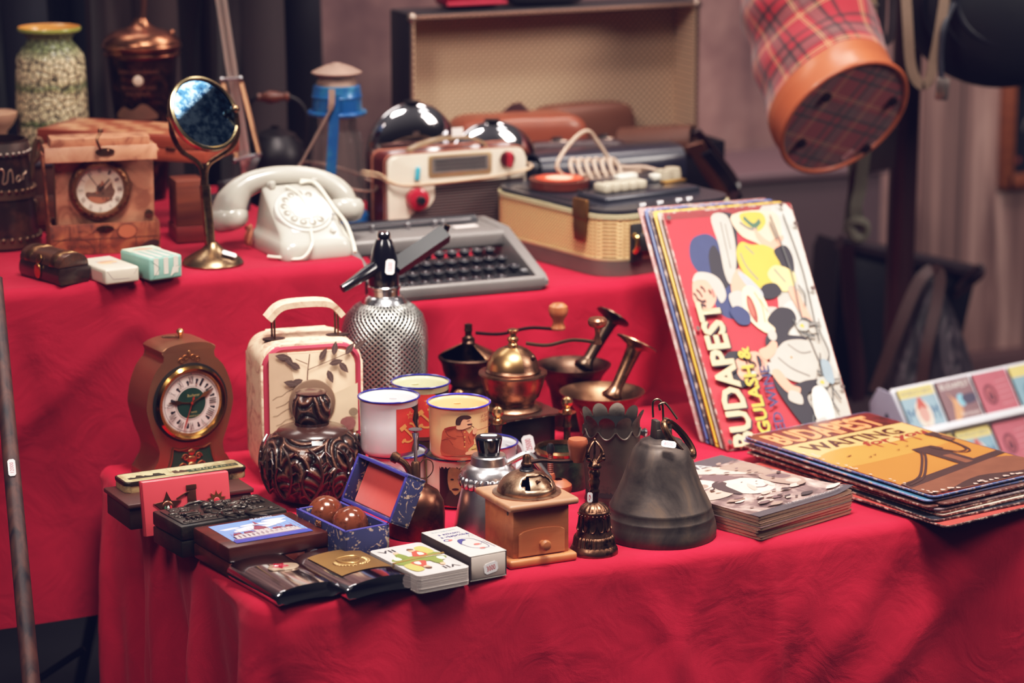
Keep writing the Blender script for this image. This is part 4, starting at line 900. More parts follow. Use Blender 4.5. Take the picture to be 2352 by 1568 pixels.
# brown box with a city picture
hc = vbox(524, 1331, 1259); loc, rz, w, d = bx((525, 1258.5), (756, 1220), (441, 1210), hc)
t = T('picture_box', 'reddish brown wooden box with a blue city photograph set into the lid', 'box', loc, rz); BXW = wood('#3a150f', '#5e2417', .7, 'X', .3, coat=.3)
ld = lidbox(t, w, d, hc, BXW, BXW, .5, .003)
g = G(BXW); pw, pd = w*.76, d*.80; g.art(flat(hc+.0002), .00007)
g.shape([(-pw/2, -pd/2), (pw/2, -pd/2), (pw/2, pd/2), (-pw/2, pd/2)], C('#6f8fd0', .3, var=.12, sc=14)); CL = C('#dcd9e6', .35, var=.1, sc=60); rn = random.Random(9)
for x, y, a, b in ((-.32, .22, .14, .05), (-.12, .12, .16, .09), (-.02, .26, .15, .06), (.22, .22, .2, .09), (.3, .33, .16, .06), (-.22, .04, .15, .05), (.08, .08, .2, .05)): g.shape(sm([(pw*x+pw*a*cos(q)*rn.uniform(.7, 1.2), pd*y+pd*b*sin(q)*rn.uniform(.6, 1.3)) for q in [2*pi*i/9 for i in range(9)]], 3), CL)
g.shape([(-pw/2, -pd/2), (pw/2, -pd/2), (pw/2, -pd*.36), (-pw/2, -pd*.36)], C('#3d459a', .3, var=.2, sc=80)); g.shape([(-pw*.47, -pd*.36), (pw*.47, -pd*.36), (pw*.47, -pd*.3), (-pw*.47, -pd*.3)], C('#6e5f86', .35))
BU, RO, WI = C('#c7b6b8', .4, var=.25, sc=300), C('#7d3f4e', .4, var=.15), C('#6a5468', .4, var=0)
g.shape([(-pw*.42, -pd*.32), (pw*.42, -pd*.32), (pw*.42, -pd*.16), (pw*.3, -pd*.12), (-pw*.3, -pd*.12), (-pw*.42, -pd*.16)], BU); g.shape([(-pw*.1, -pd*.3), (pw*.1, -pd*.3), (pw*.1, -.02*pd), (-pw*.1, -.02*pd)], BU)
for x0, x1 in ((-.4, -.28), (-.26, -.12), (.12, .26), (.28, .4)): g.shape([(pw*x0, -pd*.13), (pw*x1, -pd*.13), (pw*(x1-.02), -pd*.05), (pw*(x0+.02), -pd*.05)], RO)
g.shape(sm([(-pw*.075, -pd*.03), (-pw*.07, pd*.05), (0, pd*.16), (pw*.07, pd*.05), (pw*.075, -pd*.03)], 4), RO)
for i in range(15):
    x = -.42+.06*i; hh_ = .1+.1*((i*7) % 3)/2; g.shape([(pw*(x-.006), -pd*.14), (pw*(x+.006), -pd*.14), (pw*x, -pd*.1+pd*hh_)], RO); g.shape([(pw*(x-.012), -pd*.3), (pw*(x+.004), -pd*.3), (pw*(x+.004), -pd*.18), (pw*(x-.012), -pd*.18)], WI)
g.shape([(-.003, pd*.12), (.003, pd*.12), (0, pd*.3)], RO); g.text('BUDAPEST', pw*.16, pd*.38, pw*.3, pd*.075, C('#c9d6f0', .4, var=0)); g.obj('picture', ld)
# hip flasks
def flask(c, rz, w, d, h, label):
    t = T('hip_flask', label, 'flask', c, rz); sec = []
    for i in range(20): a = pi*i/19; sec.append((w/2*cos(a)*(1 if abs(cos(a)) < .97 else 1), h*.42+h*.52*sin(a)**.75))
    sec = [(w/2-.002, .004)]+[(w/2, h*.42)]+sec[1:-1]+[(-w/2, h*.42), (-w/2+.002, .004)]+[(x, .0008+.004*(1-(abs(x)/(w/2))**2)) for x in [-w/2*.9+w*.9*i/10 for i in range(11)]]
    g = G(CHROME); g.prism(sec, d, M(((1, 0, 0, 0), (0, 0, 1, -d/2), (0, 1, 0, 0), (0, 0, 0, 1))), .0032, 4); g.obj('body', t, sharp=50)
    g = G(CHROME); g.lathe([(.0085, d/2-.002), (.0085, d/2+.004), (.0098, d/2+.005), (.0098, d/2+.013), (.008, d/2+.015), (0, d/2+.0155)], 24, (0, 0, h*.5), (0, 1, 0)) if 0 else g.lathe([(.0085, -.002), (.0085, .004), (.0098, .005), (.0098, .013), (.008, .015), (0, .0155)], 24, (-w*.12, d/2, h*.5), (0, 1, 0)); g.obj('screw_cap', t); return t, lambda x: h*.42+h*.52*max(0, 1-(2*x/w)**2)**.375
def flaskpos(Fp, Rp, Lp, h): return bx(Fp, Rp, Lp, h)
loc, rz, w, d = bx((635, 1374), (778, 1343), (529, 1306), .012); hF = .0235
t, top = flask(loc, rz, w, d, hF, 'steel hip flask lying flat with a red star badge, nearest the cloth corner')
RG = random.Random(3)
g = G(C('#d2b59c', .35, .7, .2, 90, .4, 300)); g.prism(sm([(x*.018*RG.uniform(.9, 1.12), y*.0115*RG.uniform(.9, 1.12)) for x, y in [(cos(q), sin(q)) for q in [2*pi*i/18 for i in range(18)]]], 2), .0016, M.Translation(V((.004, .006, top(.004)-.0004))), .0006); g.obj('badge', t)
g = G(C('#a81e34', .12, 0, .1, coat=1)); g.prism(star(0, 0, .0115, .42), .0018, M.Translation(V((.001, .009, top(0)+.0012))) @ M.Rotation(.4, 4, 'Z'), .0006, top=.55); g.obj('red_star', t)
loc, rz, w, d = bx((796, 1360), (942, 1322), (690, 1289), .012)
t, top = flask(loc, rz, w, d, hF, 'steel hip flask lying flat with a gold shield shaped plate')
GP = C('#a27a48', .4, .75, .15, 60, .1, 300); g = G(GP)
def plate(u, v):
    x = (u-.5)*w*.72; y = (v-.5)*d*.62+d*.06; return (x, y, top(x)+.0009)
g.grid(plate, 16, 12); EM = C('#c79c68', .35, .8, .15); g.obj('gold_plate', t)
g = G(EM); zz = lambda x: top(x)+.0013
g.tube([(x, y+.006, zz(x)) for x, y in sm([(-.011, .012), (.011, .012), (.012, -.002), (0, -.012), (-.012, -.002)], 4)], .0006, 5, True)
for i in range(5): g.tube([(-.008+.004*i, .004+.006, zz(0)), (-.006+.004*i, -.003+.006, zz(0))], .0004, 4)
for sg in (-1, 1):
    for i in range(9):
        a = R(-90)+sg*R(10+i*12); x, y = .0185*cos(a), .004+.0165*sin(a); g.sph((x, y, zz(x)), .0022, (1.2, .7, .35), 8); g.sph((x*1.12, y-.001, zz(x)), .0018, (.8, 1.2, .35), 8)
g.obj('crest', t)
# deck of cards
hk = vbox(961, 1366, 1327); loc, rz, w, d = bx((961, 1325), (1080, 1302), (848, 1266), hk)
t = T('deck_of_cards', 'stack of white picture cards marked VII held by a rubber band', 'cards', loc, rz); CW = C('#c4b8b3', .55, var=.04); g = G(CW); n = 24
for i in range(n):
    dx, dy = .0005*NZ.noise(V((i*1.7, 0, 0))), .0006*NZ.noise(V((0, i*1.3, 0))); g.prism(rrect(w, d, .006, 4, dx, dy), hk/n*.86, M.Translation(V((0, 0, hk*i/n))))
g.obj('card_stack', t, sharp=20)
g = G(C('#cbbfbb', .45, var=.03)); g.prism(rrect(w, d, .006, 5), .0005, M.Translation(V((0, 0, hk)))); zc = hk+.0006; g.art(flat(zc), .00005); i_ = C('#2e2a2e', .5, var=0)
for a, b in ((w*.44, d*.45), (-w*.44, -d*.45)): pass
g.line([(x*w, y*d) for x, y in ((-.43, -.45), (.43, -.45), (.43, .45), (-.43, .45), (-.43, -.45))], .0003, C('#b3a8a4', .5, var=0))
g.text('VII', -w*.27, d*.37, w*.30, d*.09, i_, 0, 0, .025); g.text('VII', w*.26, -d*.37, w*.30, d*.09, i_, pi, 0, .025)
GN, YG, RDc, SKc, WHc = C('#6f7a3a', .5, var=.2, sc=200), C('#b5a558', .5, var=.2, sc=300), C('#b5453a', .5, var=.1), C('#d9a284', .5, var=0), C('#d9d2c0', .5, var=0)
for sg in (1, -1):
    S = lambda P_, m, sg=sg: g.shape(sm([(x*w*sg, (y*d)*sg) for x, y in P_], 3), m)
    S([(-.4, .02), (.42, .01), (.42, .12), (.1, .1), (-.36, .13)], GN); S([(.2, .12), (.2, .3), (.26, .36), (.4, .35), (.43, .14)], YG); S([(-.02, .08), (.05, .2), (.12, .26), (.2, .24), (.25, .08)], RDc)
    S([(.06, .24), (.08, .31), (.15, .31), (.16, .25)], SKc); S([(.05, .3), (.1, .345), (.17, .32), (.16, .28)], C('#5a3a2a', .5)); S([(-.3, .08), (-.26, .22), (-.16, .26), (-.1, .1)], GN); S([(-.24, .24), (-.22, .3), (-.15, .3), (-.15, .25)], SKc); S([(-.4, .06), (-.36, .15), (-.28, .14), (-.28, .05)], WHc); S([(.1, .1), (.14, .19), (.2, .17), (.2, .1)], WHc)
g.line([(-w*.42, 0), (w*.42, 0)], .0009, C('#c9bfae', .5)); g.obj('top_card', t)
g = G(C('#8a6a38', .5)); a = R(6); q = lambda y: y+.0
g.strap([(-w/2-.0008, -.002, .0015), (-w/2-.0008, -.002, hk+.0014), (w/2+.0008, .004, hk+.0014), (w/2+.0008, .004, .0015)], .0032, .0008, 0, (0, 1, 0)); g.obj('rubber_band', t)
# matchbox
hm_ = vbox(1081, 1337, 1279); loc, rz, w, d = bx((1080, 1278), (1162, 1262), (970, 1222), hm_)
t = T('matchbox', 'large white matchbox with a line drawing and dark striking side', 'matchbox', loc, rz)
g = G(C('#3a2c2c', .8, var=.2, sc=200)); WP = C('#c6bcb5', .6, var=.05)
for sx in (-1, 1): g.box((sx*(w/2-.0005), 0, hm_/2), (.001, d, hm_-.001))
g.m(WP).box((0, 0, hm_-.0006), (w, d, .0012), .0004); g.box((0, 0, .0006), (w, d, .0012))
g.art(flat(hm_+.0001), .00005); bl = C('#3a3a72', .5, var=0); g.text('Szívügyünk', 0, d*.41, w*.66, d*.045, C('#7f9aa8', .5, var=0)); g.text('a szívem', 0, d*.31, w*.6, d*.055, bl, 0, 0, .02); g.text('a vásárlóké', .002, d*.22, w*.78, d*.06, bl, 0, 0, .02)
HT = C('#d0605a', .5, var=0); g.line([(-w*.3+.0045*cos(q), d*.1+.0035*sin(q)) for q in [R(40)+R(290)*i/12 for i in range(13)]], .0016, bl); g.shape(ell(-w*.24, d*.09, .0035, .0022, .6), HT); g.line(ell(w*.0, d*.13, .0028, n=16), .0003, bl)
g.line([(w*x, d*y) for x, y in ((-.15, -.02), (-.02, .06), (.2, .06), (.3, -.02), (.34, -.16), (.3, -.3), (.1, -.3), (-.1, -.24), (-.16, -.1), (-.15, -.02))], .0009, bl, 4); g.shape(sm([(w*x, d*y) for x, y in ((-.2, -.1), (-.14, .03), (0, .07), (.1, .02), (-.02, .0), (-.12, -.06))], 3), bl)
g.shape(ell(w*.14, -d*.17, .004, .003), HT); g.shape(ell(w*.1, -d*.31, .0035, .0022), HT); g.line([(w*x, d*y) for x, y in ((.2, -.2), (.4, -.1), (.42, -.34))], .0008, bl); g.line([(w*x, d*y) for x, y in ((-.05, -.3), (.05, -.36), (.2, -.33), (.3, -.4))], .0004, bl, 3); g.line([(w*x, d*y) for x, y in ((.3, .1), (.36, .16), (.42, .1))], .0004, bl, 3)
g.obj('sleeve', t)
g = G(C('#cdbcb2', .65, var=.05)); g.box((0, -.0003, hm_/2), (w-.0028, d, hm_-.0032), .0008); tr = g.obj('tray', t)
X = M(((1, 0, 0, 0), (0, 0, -1, -d/2-.0004), (0, 1, 0, 0), (0, 0, 0, 1))); X = M.Translation(V((w*.06, -d/2-.0004, hm_*.42))) @ M.Rotation(R(90), 4, 'X') @ M.Rotation(R(10), 4, 'Z'); tagged(t, X, .018, .0125, '3000', ink='#c92a35')
# brocade box with two balls
def brocade():
    g = N('blue brocade', .6); v = g.n('TexVoronoi', {'Vector': g.mapv((1, 1, 1)), 'Scale': 60.0}, feature='DISTANCE_TO_EDGE')[0]; n1 = g.noise(32, 2, None, 3); f = g.math('MULTIPLY', g.ramp(n1, [(.56, 0), (.6, 1)]), g.ramp(v, [(.02, 1), (.1, 0)]))
    n3 = g.noise(42, 3, None, 4); f2 = g.ramp(n3, [(.60, 0), (.63, .8)]); return g.col(g.mix(f2, g.mix(f, '#262a55', '#a8927c'), '#b39a86'))
BRO = brocade(); PUR = C('#3a3580', .6, var=.15); hb_ = .045
loc, rz, w, d = bx((792, 1222), (900, 1206), (670, 1170), hb_); t = T('brocade_box', 'open blue brocade box with red lined lid holding two metal balls', 'box', loc, rz); th = .004
def tray(g, w, d, h, th, zb=0, m1=BRO, m2=PUR):
    for x in (-1, 1): g.m(m1).box((x*(w-th)/2, 0, zb+h/2), (th, d, h), .0008)
    for y in (-1, 1): g.box((0, y*(d-th)/2, zb+h/2), (w-.0002, th, h), .0008)
    g.box((0, 0, zb+.0015), (w-th, d-th, .003)); g.m(m2)
    for x in (-1, 1): g.box((x*(w-th)/2, 0, zb+h), (th*.98, d, .0012), .0005)
    for y in (-1, 1): g.box((0, y*(d-th)/2, zb+h), (w, th*.98, .0012), .0005)
g = G(); tray(g, w, d, hb_, th); g.obj('base', t)
g = G(C('#3a0d18', .8)); g.box((0, 0, .005), (w-2*th, d-2*th, .005)); g.obj('lining', t)
hl = .026; XL = M.Translation(V((w/2, 0, hb_))) @ M.Rotation(R(118), 4, 'Y') @ M.Translation(V((-w/2, 0, 0)))
# lid hinged on the right-hand long side, opened past upright
g = G(X=M.Translation(V((w/2+.001, 0, hb_+.001))) @ M.Rotation(R(115), 4, 'Y') @ M.Translation(V((-w/2, 0, 0))) @ M.Rotation(pi, 4, 'X') @ M.Translation(V((0, 0, -hl))))
tray(g, w, d, hl, th); ld = g.obj('lid', t)
g = G(C('#ee5548', .8, var=.05, sheen=.3, bump=.3, bs=90), X=M.Translation(V((w/2+.001, 0, hb_+.001))) @ M.Rotation(R(115), 4, 'Y') @ M.Translation(V((-w/2, 0, 0))) @ M.Rotation(pi, 4, 'X') @ M.Translation(V((0, 0, -hl)))); g.box((0, 0, .007), (w-2*th, d-2*th, .008), .002); g.obj('red_lining', ld)
g = G(BRASSL); g.box((-w/2-.0008, .002, hb_-.004), (.0015, .012, .007), .0005); g.tube([(-w/2-.002, -.001, hb_-.002), (-w/2-.003, .003, hb_-.004), (-w/2-.002, .007, hb_-.002)], .0008, 6, smooth=3); g.obj('clasp', t)
BALL = C('#7d4128', .16, .25, .15, 60, dirt='#5a2c18', dsc=90, coat=.4); rb = .0218; c_, s_ = cos(rz), sin(rz)
for px, py, lb in ((748, 1180, 'polished brown metal ball in the blue box, further left one'), (805, 1205, 'polished brown metal ball in the blue box, nearer the viewer')):
    q = at(px, py, Z1+.033); g = G(BALL); g.sph((0, 0, 0), rb, n=40); tag(g.obj('exercise_ball', loc=q-V((0, 0, 0)), sharp=180), lb, 'ball', 'balls in the blue box')
# ================================================================ paper and tin signs on the right
rn = random.Random(11)
# magazines
B_, F0, R0 = (1662, 1038), (1744, 1187), (1960, 1125); nm = 7; mt = .0042; zt = Z1+nm*mt
a = at(*F0, zt); b = at(*R0, zt); c = at(1446, 1100, zt); rz = atan2((b-a).y, (b-a).x); w, d = (b-a).length, (c-a).length
def sepia():
    g = N('sepia photograph', .45); n1 = g.noise(22, 4, None, 1.2, .55); n2 = g.noise(60, 3)
    return g.col(g.ramp(g.math('MULTIPLY_ADD', n2, .3, g.math('MULTIPLY', n1, .8)), [(.36, '#2a2125'), (.5, '#6d5555'), (.62, '#b08f86'), (.74, '#d8bcb0')]))
SEP = sepia(); PG = C('#b09079', .8, 0, .2, 200); GRY = C('#3f3a40', .5, var=.1)
cx = V((a.x+(w*cos(rz)-d*sin(rz))/2, a.y+(w*sin(rz)+d*cos(rz))/2, 0)); MAGL = ['topmost magazine of the stack, sepia cover photo of a face', 'magazine just beneath the sepia top copy', 'third magazine down in the stack beside the big bell', 'magazine in the middle of the stack beside the big bell', 'third magazine up from the cloth beside the big bell', 'second magazine up from the cloth beside the big bell', 'lowest magazine of the stack, lying on the red cloth']
for i in range(nm):
    k = nm-1-i; o_ = V((rn.uniform(-.003, .004), rn.uniform(-.004, .003), 0)) if k else V()
    t = T('magazine', MAGL[k], 'magazine', cx+o_+V((0, 0, Z1+i*mt)), rz+(rn.uniform(-.02, .02) if k else 0), 'magazines beside the big bell')
    def pages(u, v, s=1):
        x, y = (u-.5)*w, (v-.5)*d; q = max(0, (u-.75)/.25)*max(0, 1-v/.35); return x, y, q
    cu = .006*(1 if k == 0 else .35 if k < 3 else .1)
    g = G(PG)
    for j in range(3): g.prism([(x+(.0008*j if x > 0 else 0), y) for x, y in rrect(w-.002, d-.002, .004, 3)], mt*.27, M.Translation(V((0, 0, mt*.05+mt*.29*j))))
    g.obj('pages', t, sharp=30)
    g = G(SEP if k == 0 else C(rn.choice(['#6d5148', '#8a6a5c', '#4d3a38']), .5, var=.3, sc=60)); 
    def cov(u, v):
        x, y, q = pages(u, v); return (x, y, mt*.92+.0002+cu*q*q+.001*sin(u*9+k)*max(0, u-.8))
    g.grid(cov, 24, 24)
    if k == 0:
        def mp(x, y, h): 
            u, v = x/w+.5, y/d+.5; q = cov(min(1, max(0, u)), min(1, max(0, v))); return (x, y, q[2]+.0002+h)
        g.art(mp, .00006, .02)
        g.shape([(-w/2, d*.36), (w/2, d*.36), (w/2, d/2), (-w/2, d/2)], GRY); g.shape([(-w/2, -d/2), (w/2, -d/2), (w/2, -d*.43), (-w/2, -d*.43)], GRY)
        g.text('ARENA', -w*.1, d*.40, w*.62, d*.085, C('#bdb4b0', .5, var=0)); LS, DS, MS = C('#d9bcae', .5, var=.1, sc=80), C('#2b2226', .5, var=.1), C('#a58478', .5, var=.2, sc=120)
        S = lambda P_, m, n=4: g.shape(sm([(x*w, y*d) for x, y in P_], n), m)
        rn2 = random.Random(8); TON = [C(q_, .5, var=.25, sc=90) for q_ in ('#d9bcae', '#b89a8c', '#8f7066', '#5d474a', '#33292d', '#c9aa9c')]
        S([(-.06, .34), (.22, .34), (.40, .14), (.30, .10)], TON[5]); S([(-.16, .3), (.1, .2), (.12, .02), (-.1, .1)], TON[3]); S([(.2, .3), (.46, .3), (.46, .1), (.36, .05)], TON[2])
        S([(-.47, .22), (-.2, .26), (-.08, .12), (-.3, .06), (-.47, .10)], TON[0]); S([(-.44, .12), (-.2, .14), (-.22, .08), (-.44, .07)], TON[2]); S([(-.47, .0), (-.18, .04), (-.1, -.06), (-.3, -.12), (-.47, -.1)], TON[1])
        S([(-.2, -.02), (-.14, .08), (0, .11), (.14, .08), (.22, -.02), (.18, -.14), (.04, -.2), (-.12, -.17)], TON[0]); S([(-.22, .0), (-.17, .09), (-.06, .13), (-.04, .07), (-.1, .03), (-.13, -.06), (-.16, -.14), (-.21, -.1)], TON[4]); S([(-.1, .1), (.06, .14), (.18, .1), (.1, .085), (.0, .1)], TON[3])
        for x, y, a_, b_ in ((.05, .02, .016, .005), (.15, -.02, .014, .005), (.1, -.06, .006, .01)): g.shape(ell(w*x, d*y, w*a_, d*b_, .3), TON[4])
        g.line([(w*.03, -d*.10), (w*.08, -d*.125), (w*.14, -d*.11)], .003, TON[3], 4); S([(.0, -.06), (.06, -.02), (.02, -.12), (-.04, -.14)], TON[1]); S([(.16, -.08), (.21, -.04), (.19, -.13), (.14, -.15)], TON[5])
        S([(.26, .04), (.44, .04), (.48, -.1), (.4, -.22), (.28, -.2), (.22, -.08)], TON[2]); S([(.3, .02), (.42, .0), (.44, -.08), (.34, -.08)], TON[3]); S([(.32, -.12), (.42, -.12), (.4, -.19), (.32, -.18)], TON[1])
        for q in range(46):
            x, y = rn2.uniform(-.46, .44), rn2.uniform(-.41, -.2) if q < 26 else rn2.uniform(-.2, .34); r_ = rn2.uniform(.02, .07 if q < 26 else .035); an = rn2.uniform(-.3, .9)
            if q >= 26 and -.24 < x < .24 and -.2 < y < .14: continue
            S([(x+r_*cos(an)*1.3, y+r_*sin(an)*.6), (x-r_*sin(an)*.5, y+r_*cos(an)*.4), (x-r_*cos(an)*1.1, y-r_*sin(an)*.6), (x+r_*sin(an)*.6, y-r_*cos(an)*.35)], TON[rn2.choice((0, 1, 2, 3, 4, 5, 3, 4))], 3)
        g.text('16 RÁDIÓMŰSOROK', w*.12, -d*.465, w*.6, d*.025, C('#a89c9a', .5, var=0))
    g.obj('cover', t, sharp=60)
# stack of tin signs lying flat
def tinsign(name, label, w, d, th, back, loc, rz, group, edge='#6b3a33'):
    t = T(name, label, 'sign', loc, rz, group); g = G(C(edge, .45, .5, .5, 120, dirt='#cdb5a8', dsc=160)); g.prism(rrect(w, d, .008, 4), th, None, .0005); o = g.obj('plate', t); return t
ns = 9; st = .0031; zb = Z1+.002; zt = zb+.003+ns*st+.002
FL, LL, BL = (2145, 1137), (1692, 1001), (1985, 946)
a, b, c = at(*LL, zt), at(*BL, zt), at(*FL, zt); wx = (b-a).length; dy = (a-c).length; rz = (atan2((b-a).y, (b-a).x)+atan2((a-c).y, (a-c).x)-pi/2)/2
ctr = c+V((wx*cos(rz)-dy*sin(rz), wx*sin(rz)+dy*cos(rz), 0))/2; ctr.z = 0
cols = ['#3a2522', '#5a2a26', '#c98a78', '#2f3550', '#8a8078', '#b5352f', '#6d5a50', '#7f9ab0']
LB = ['lowest tin sign lying on the red cloth, pushed out to the front', 'tin sign with big pale letters sticking out to the right of the pile', 'tin sign low in the pile between the lettered one and the red one', 'tin sign with a dark rusty edge in the lower half of the pile', 'tin sign in the middle of the pile on the right', 'tin sign with pale edge above the middle of the pile', 'third tin sign from the top of the pile', 'tin sign with blue edge just under the orange one', 'topmost tin sign, orange sunset with a bridge and the word BUDAPEST']
for i in range(ns):
    top = i == ns-1; o_ = V((0, 0, 0)) if top else V((rn.uniform(-.006, .008), rn.uniform(-.012, .002), 0)); dr = 0 if top else rn.uniform(-.025, .025)
    if i == 0: o_ = V((-.008, -.036, 0)); dr = .02
    if i == 1: o_ = V((.0, -.022, 0)); dr = -.05
    if i == 2: o_ = V((.004, -.014, 0))
    t = tinsign('tin_sign', LB[i], wx, dy, .0022, 0, ctr+o_+V((0, 0, zb+.002+i*st+(.0018 if top else 0))), rz+dr, 'tin signs in the flat pile', rn.choice(['#6b3a33', '#4a2c2c', '#8f7f88', '#5a6a9a'] if i != 7 else ['#7f93c9']))
    g = G(); g.art(lambda u, v, h: (max(-wx*.493, min(wx*.493, u)), max(-dy*.495, min(dy*.495, v)), .0023+h), .00005); w, d = wx*.985, dy*.985; S = lambda P_, m, n=4: g.shape(sm([(x*w, y*d) for x, y in P_], n), m)
    if not top:
        g.shape(rrect(w, d, .008, 4), C({0: '#a8413a', 1: '#20232d', 2: '#c9b8a8', 7: '#3f6a86'}.get(i, '#5a3a34'), .4, var=.3, sc=50)); 
        if i == 1: g.text('TATTOO', w*.08, -d*.42, w*.8, d*.10, C('#d9cdb8', .4, var=.1))
        if i == 0:
            for q in range(10): g.shape([(w*(-.5+.05*q), d*(.1+.03*(q % 2))), (w*(-.46+.05*q), d*(.1+.03*(q % 2))), (w*(-.46+.05*q), d*(.14+.03*(q % 2))), (w*(-.5+.05*q), d*(.14+.03*(q % 2)))], C('#e0d6cc', .4))
    else:
        g.shape(rrect(w, d, .008, 4), C('#5e201c', .35, var=.2, sc=40, dirt='#3a1512', dsc=40))
        OR = C('#a5652f', .35, var=.12, sc=12); g.shape([(-w*.49, d*.285), (w*.49, d*.285), (w*.49, -d*.485), (-w*.49, -d*.485)], OR); g.shape([(-w*.49, d*.30), (w*.49, d*.30), (w*.49, d*.13), (-w*.49, d*.09)], C('#c0965f', .35, var=.08, sc=20)); S([(-.49, .1), (-.2, .16), (.2, .1), (.49, .16), (.49, .0), (-.49, -.05)], C('#b07639', .35, var=.1, sc=12))
        g.text('BUDAPEST', -w*.015, d*.385, w*.84, d*.155, C('#2d0e0c', .4, var=0), 0, 0, .03); g.text('BUDAPEST', -w*.02, d*.39, w*.84, d*.155, C('#cf7f52', .4, var=.05), 0, 0, .03); CH = C('#3a1614', .4, var=.15); g.text('WAITING', -w*.03, d*.225, w*.76, d*.092, CH, 0, 0, .03)
        RDW = C('#7d2a22', .4, var=.1); g.text('for you', w*.2, d*.145, w*.52, d*.075, RDW, .04, .3, .04)
        for q in range(5): g.line([(w*(.0+.1*q), d*.12), (w*(.002+.1*q), d*(.08-.01*(q % 2)))], .003, RDW)
        SIL, SI2 = C('#3b2724', .4, var=.2, sc=50), C('#6a4030', .4, var=.25, sc=60)
        S([(-.49, -.48), (.49, -.48), (.49, -.3), (.2, -.26), (-.1, -.32), (-.49, -.36)], SI2); g.shape([(-w*.49, -d*.33), (w*.49, -d*.20), (w*.49, -d*.245), (-w*.49, -d*.385)], SIL); S([(-.3, -.47), (.0, -.41), (.3, -.45), (.49, -.40), (.49, -.485), (-.3, -.485)], SIL)
        for x, y, s_ in ((.17, -.06, 1), (.44, .10, .5)):
            g.shape([(w*(x-.075*s_), d*(y-.22*s_)), (w*(x+.075*s_), d*(y-.2*s_)), (w*(x+.07*s_), d*y), (w*(x-.07*s_), d*y)], SIL); g.shape([(w*(x-.10*s_), d*(y-.005)), (w*(x+.10*s_), d*(y-.005)), (w*(x+.08*s_), d*(y+.05*s_)), (w*(x-.08*s_), d*(y+.05*s_))], SIL); g.shape([(w*(x-.03*s_), d*(y-.2*s_)), (w*(x+.03*s_), d*(y-.2*s_)), (w*(x+.03*s_), d*(y-.08*s_)), (w*(x-.03*s_), d*(y-.08*s_))], SI2)
        for q in (0, .02): g.line([(w*x, d*(y-q)) for x, y in ((-.46, -.34), (-.3, -.30), (-.12, -.20), (.05, -.09), (.13, -.02))], .0035, SIL, 5); g.line([(w*x, d*(y-q)) for x, y in ((.21, -.02), (.27, -.12), (.35, -.13), (.4, -.06), (.43, .08))], .0028, SIL, 5)
        for x, y in ((-.32, .05), (-.3, .055), (.02, .01), (-.17, .01), (-.22, -.0), (.12, .03)): g.line([(w*(x-.012), d*(y+.004)), (w*x, d*y), (w*(x+.012), d*(y+.005))], .0016, CH)
        for q in range(26):
            x = rn.uniform(-.49, .49); S([(x, -.49), (x+.012, -.475), (x+.03, -.49)], C('#c9a79a', .4), 2); y = rn.uniform(-.49, .49); S([(-.492, y), (-.48, y+.008), (-.492, y+.016)], C('#c9a79a', .4), 2)
    g.obj('picture', t, sharp=180)
# leaning tin signs
TL, TR, BLc = (1519, 489), (1816, 463), (1667, 1037)
b0 = at(*BLc, Z1+.001); s = pp(b0)
best = None
for i in range(-40, 80):                  # lean so that the left edge meets its seen top corner
    Yt = b0.y+.004*i; q = atY(*TL, Yt); e = q-b0; er = abs(e.x-(-.0))
    if e.z > .1 and (best is None or er < best[0]): best = (er, q)
q = best[1]; ed = q-b0; Ls = ed.length; lean = atan2(ed.y, ed.z); 
qr = atY(*TR, q.y); ws = (qr-q).length; rzs = atan2((qr-q).y, (qr-q).x)
nl = 6; sp = .0085
EDG = ['#8a5a58', '#4a5a8a', '#3a2a2a', '#d0a03a', '#8f7a70', '#7a2a26']
LBL = ['hindmost of the leaning tin signs, with a worn pink edge', 'leaning tin sign with a slate blue edge', 'dark edged tin sign in the middle of the leaning row', 'leaning tin sign with a yellow edge', 'leaning tin sign with a pale rusty edge right behind the red poster', 'front leaning tin sign, red poster with diners in black and yellow and sideways lettering']
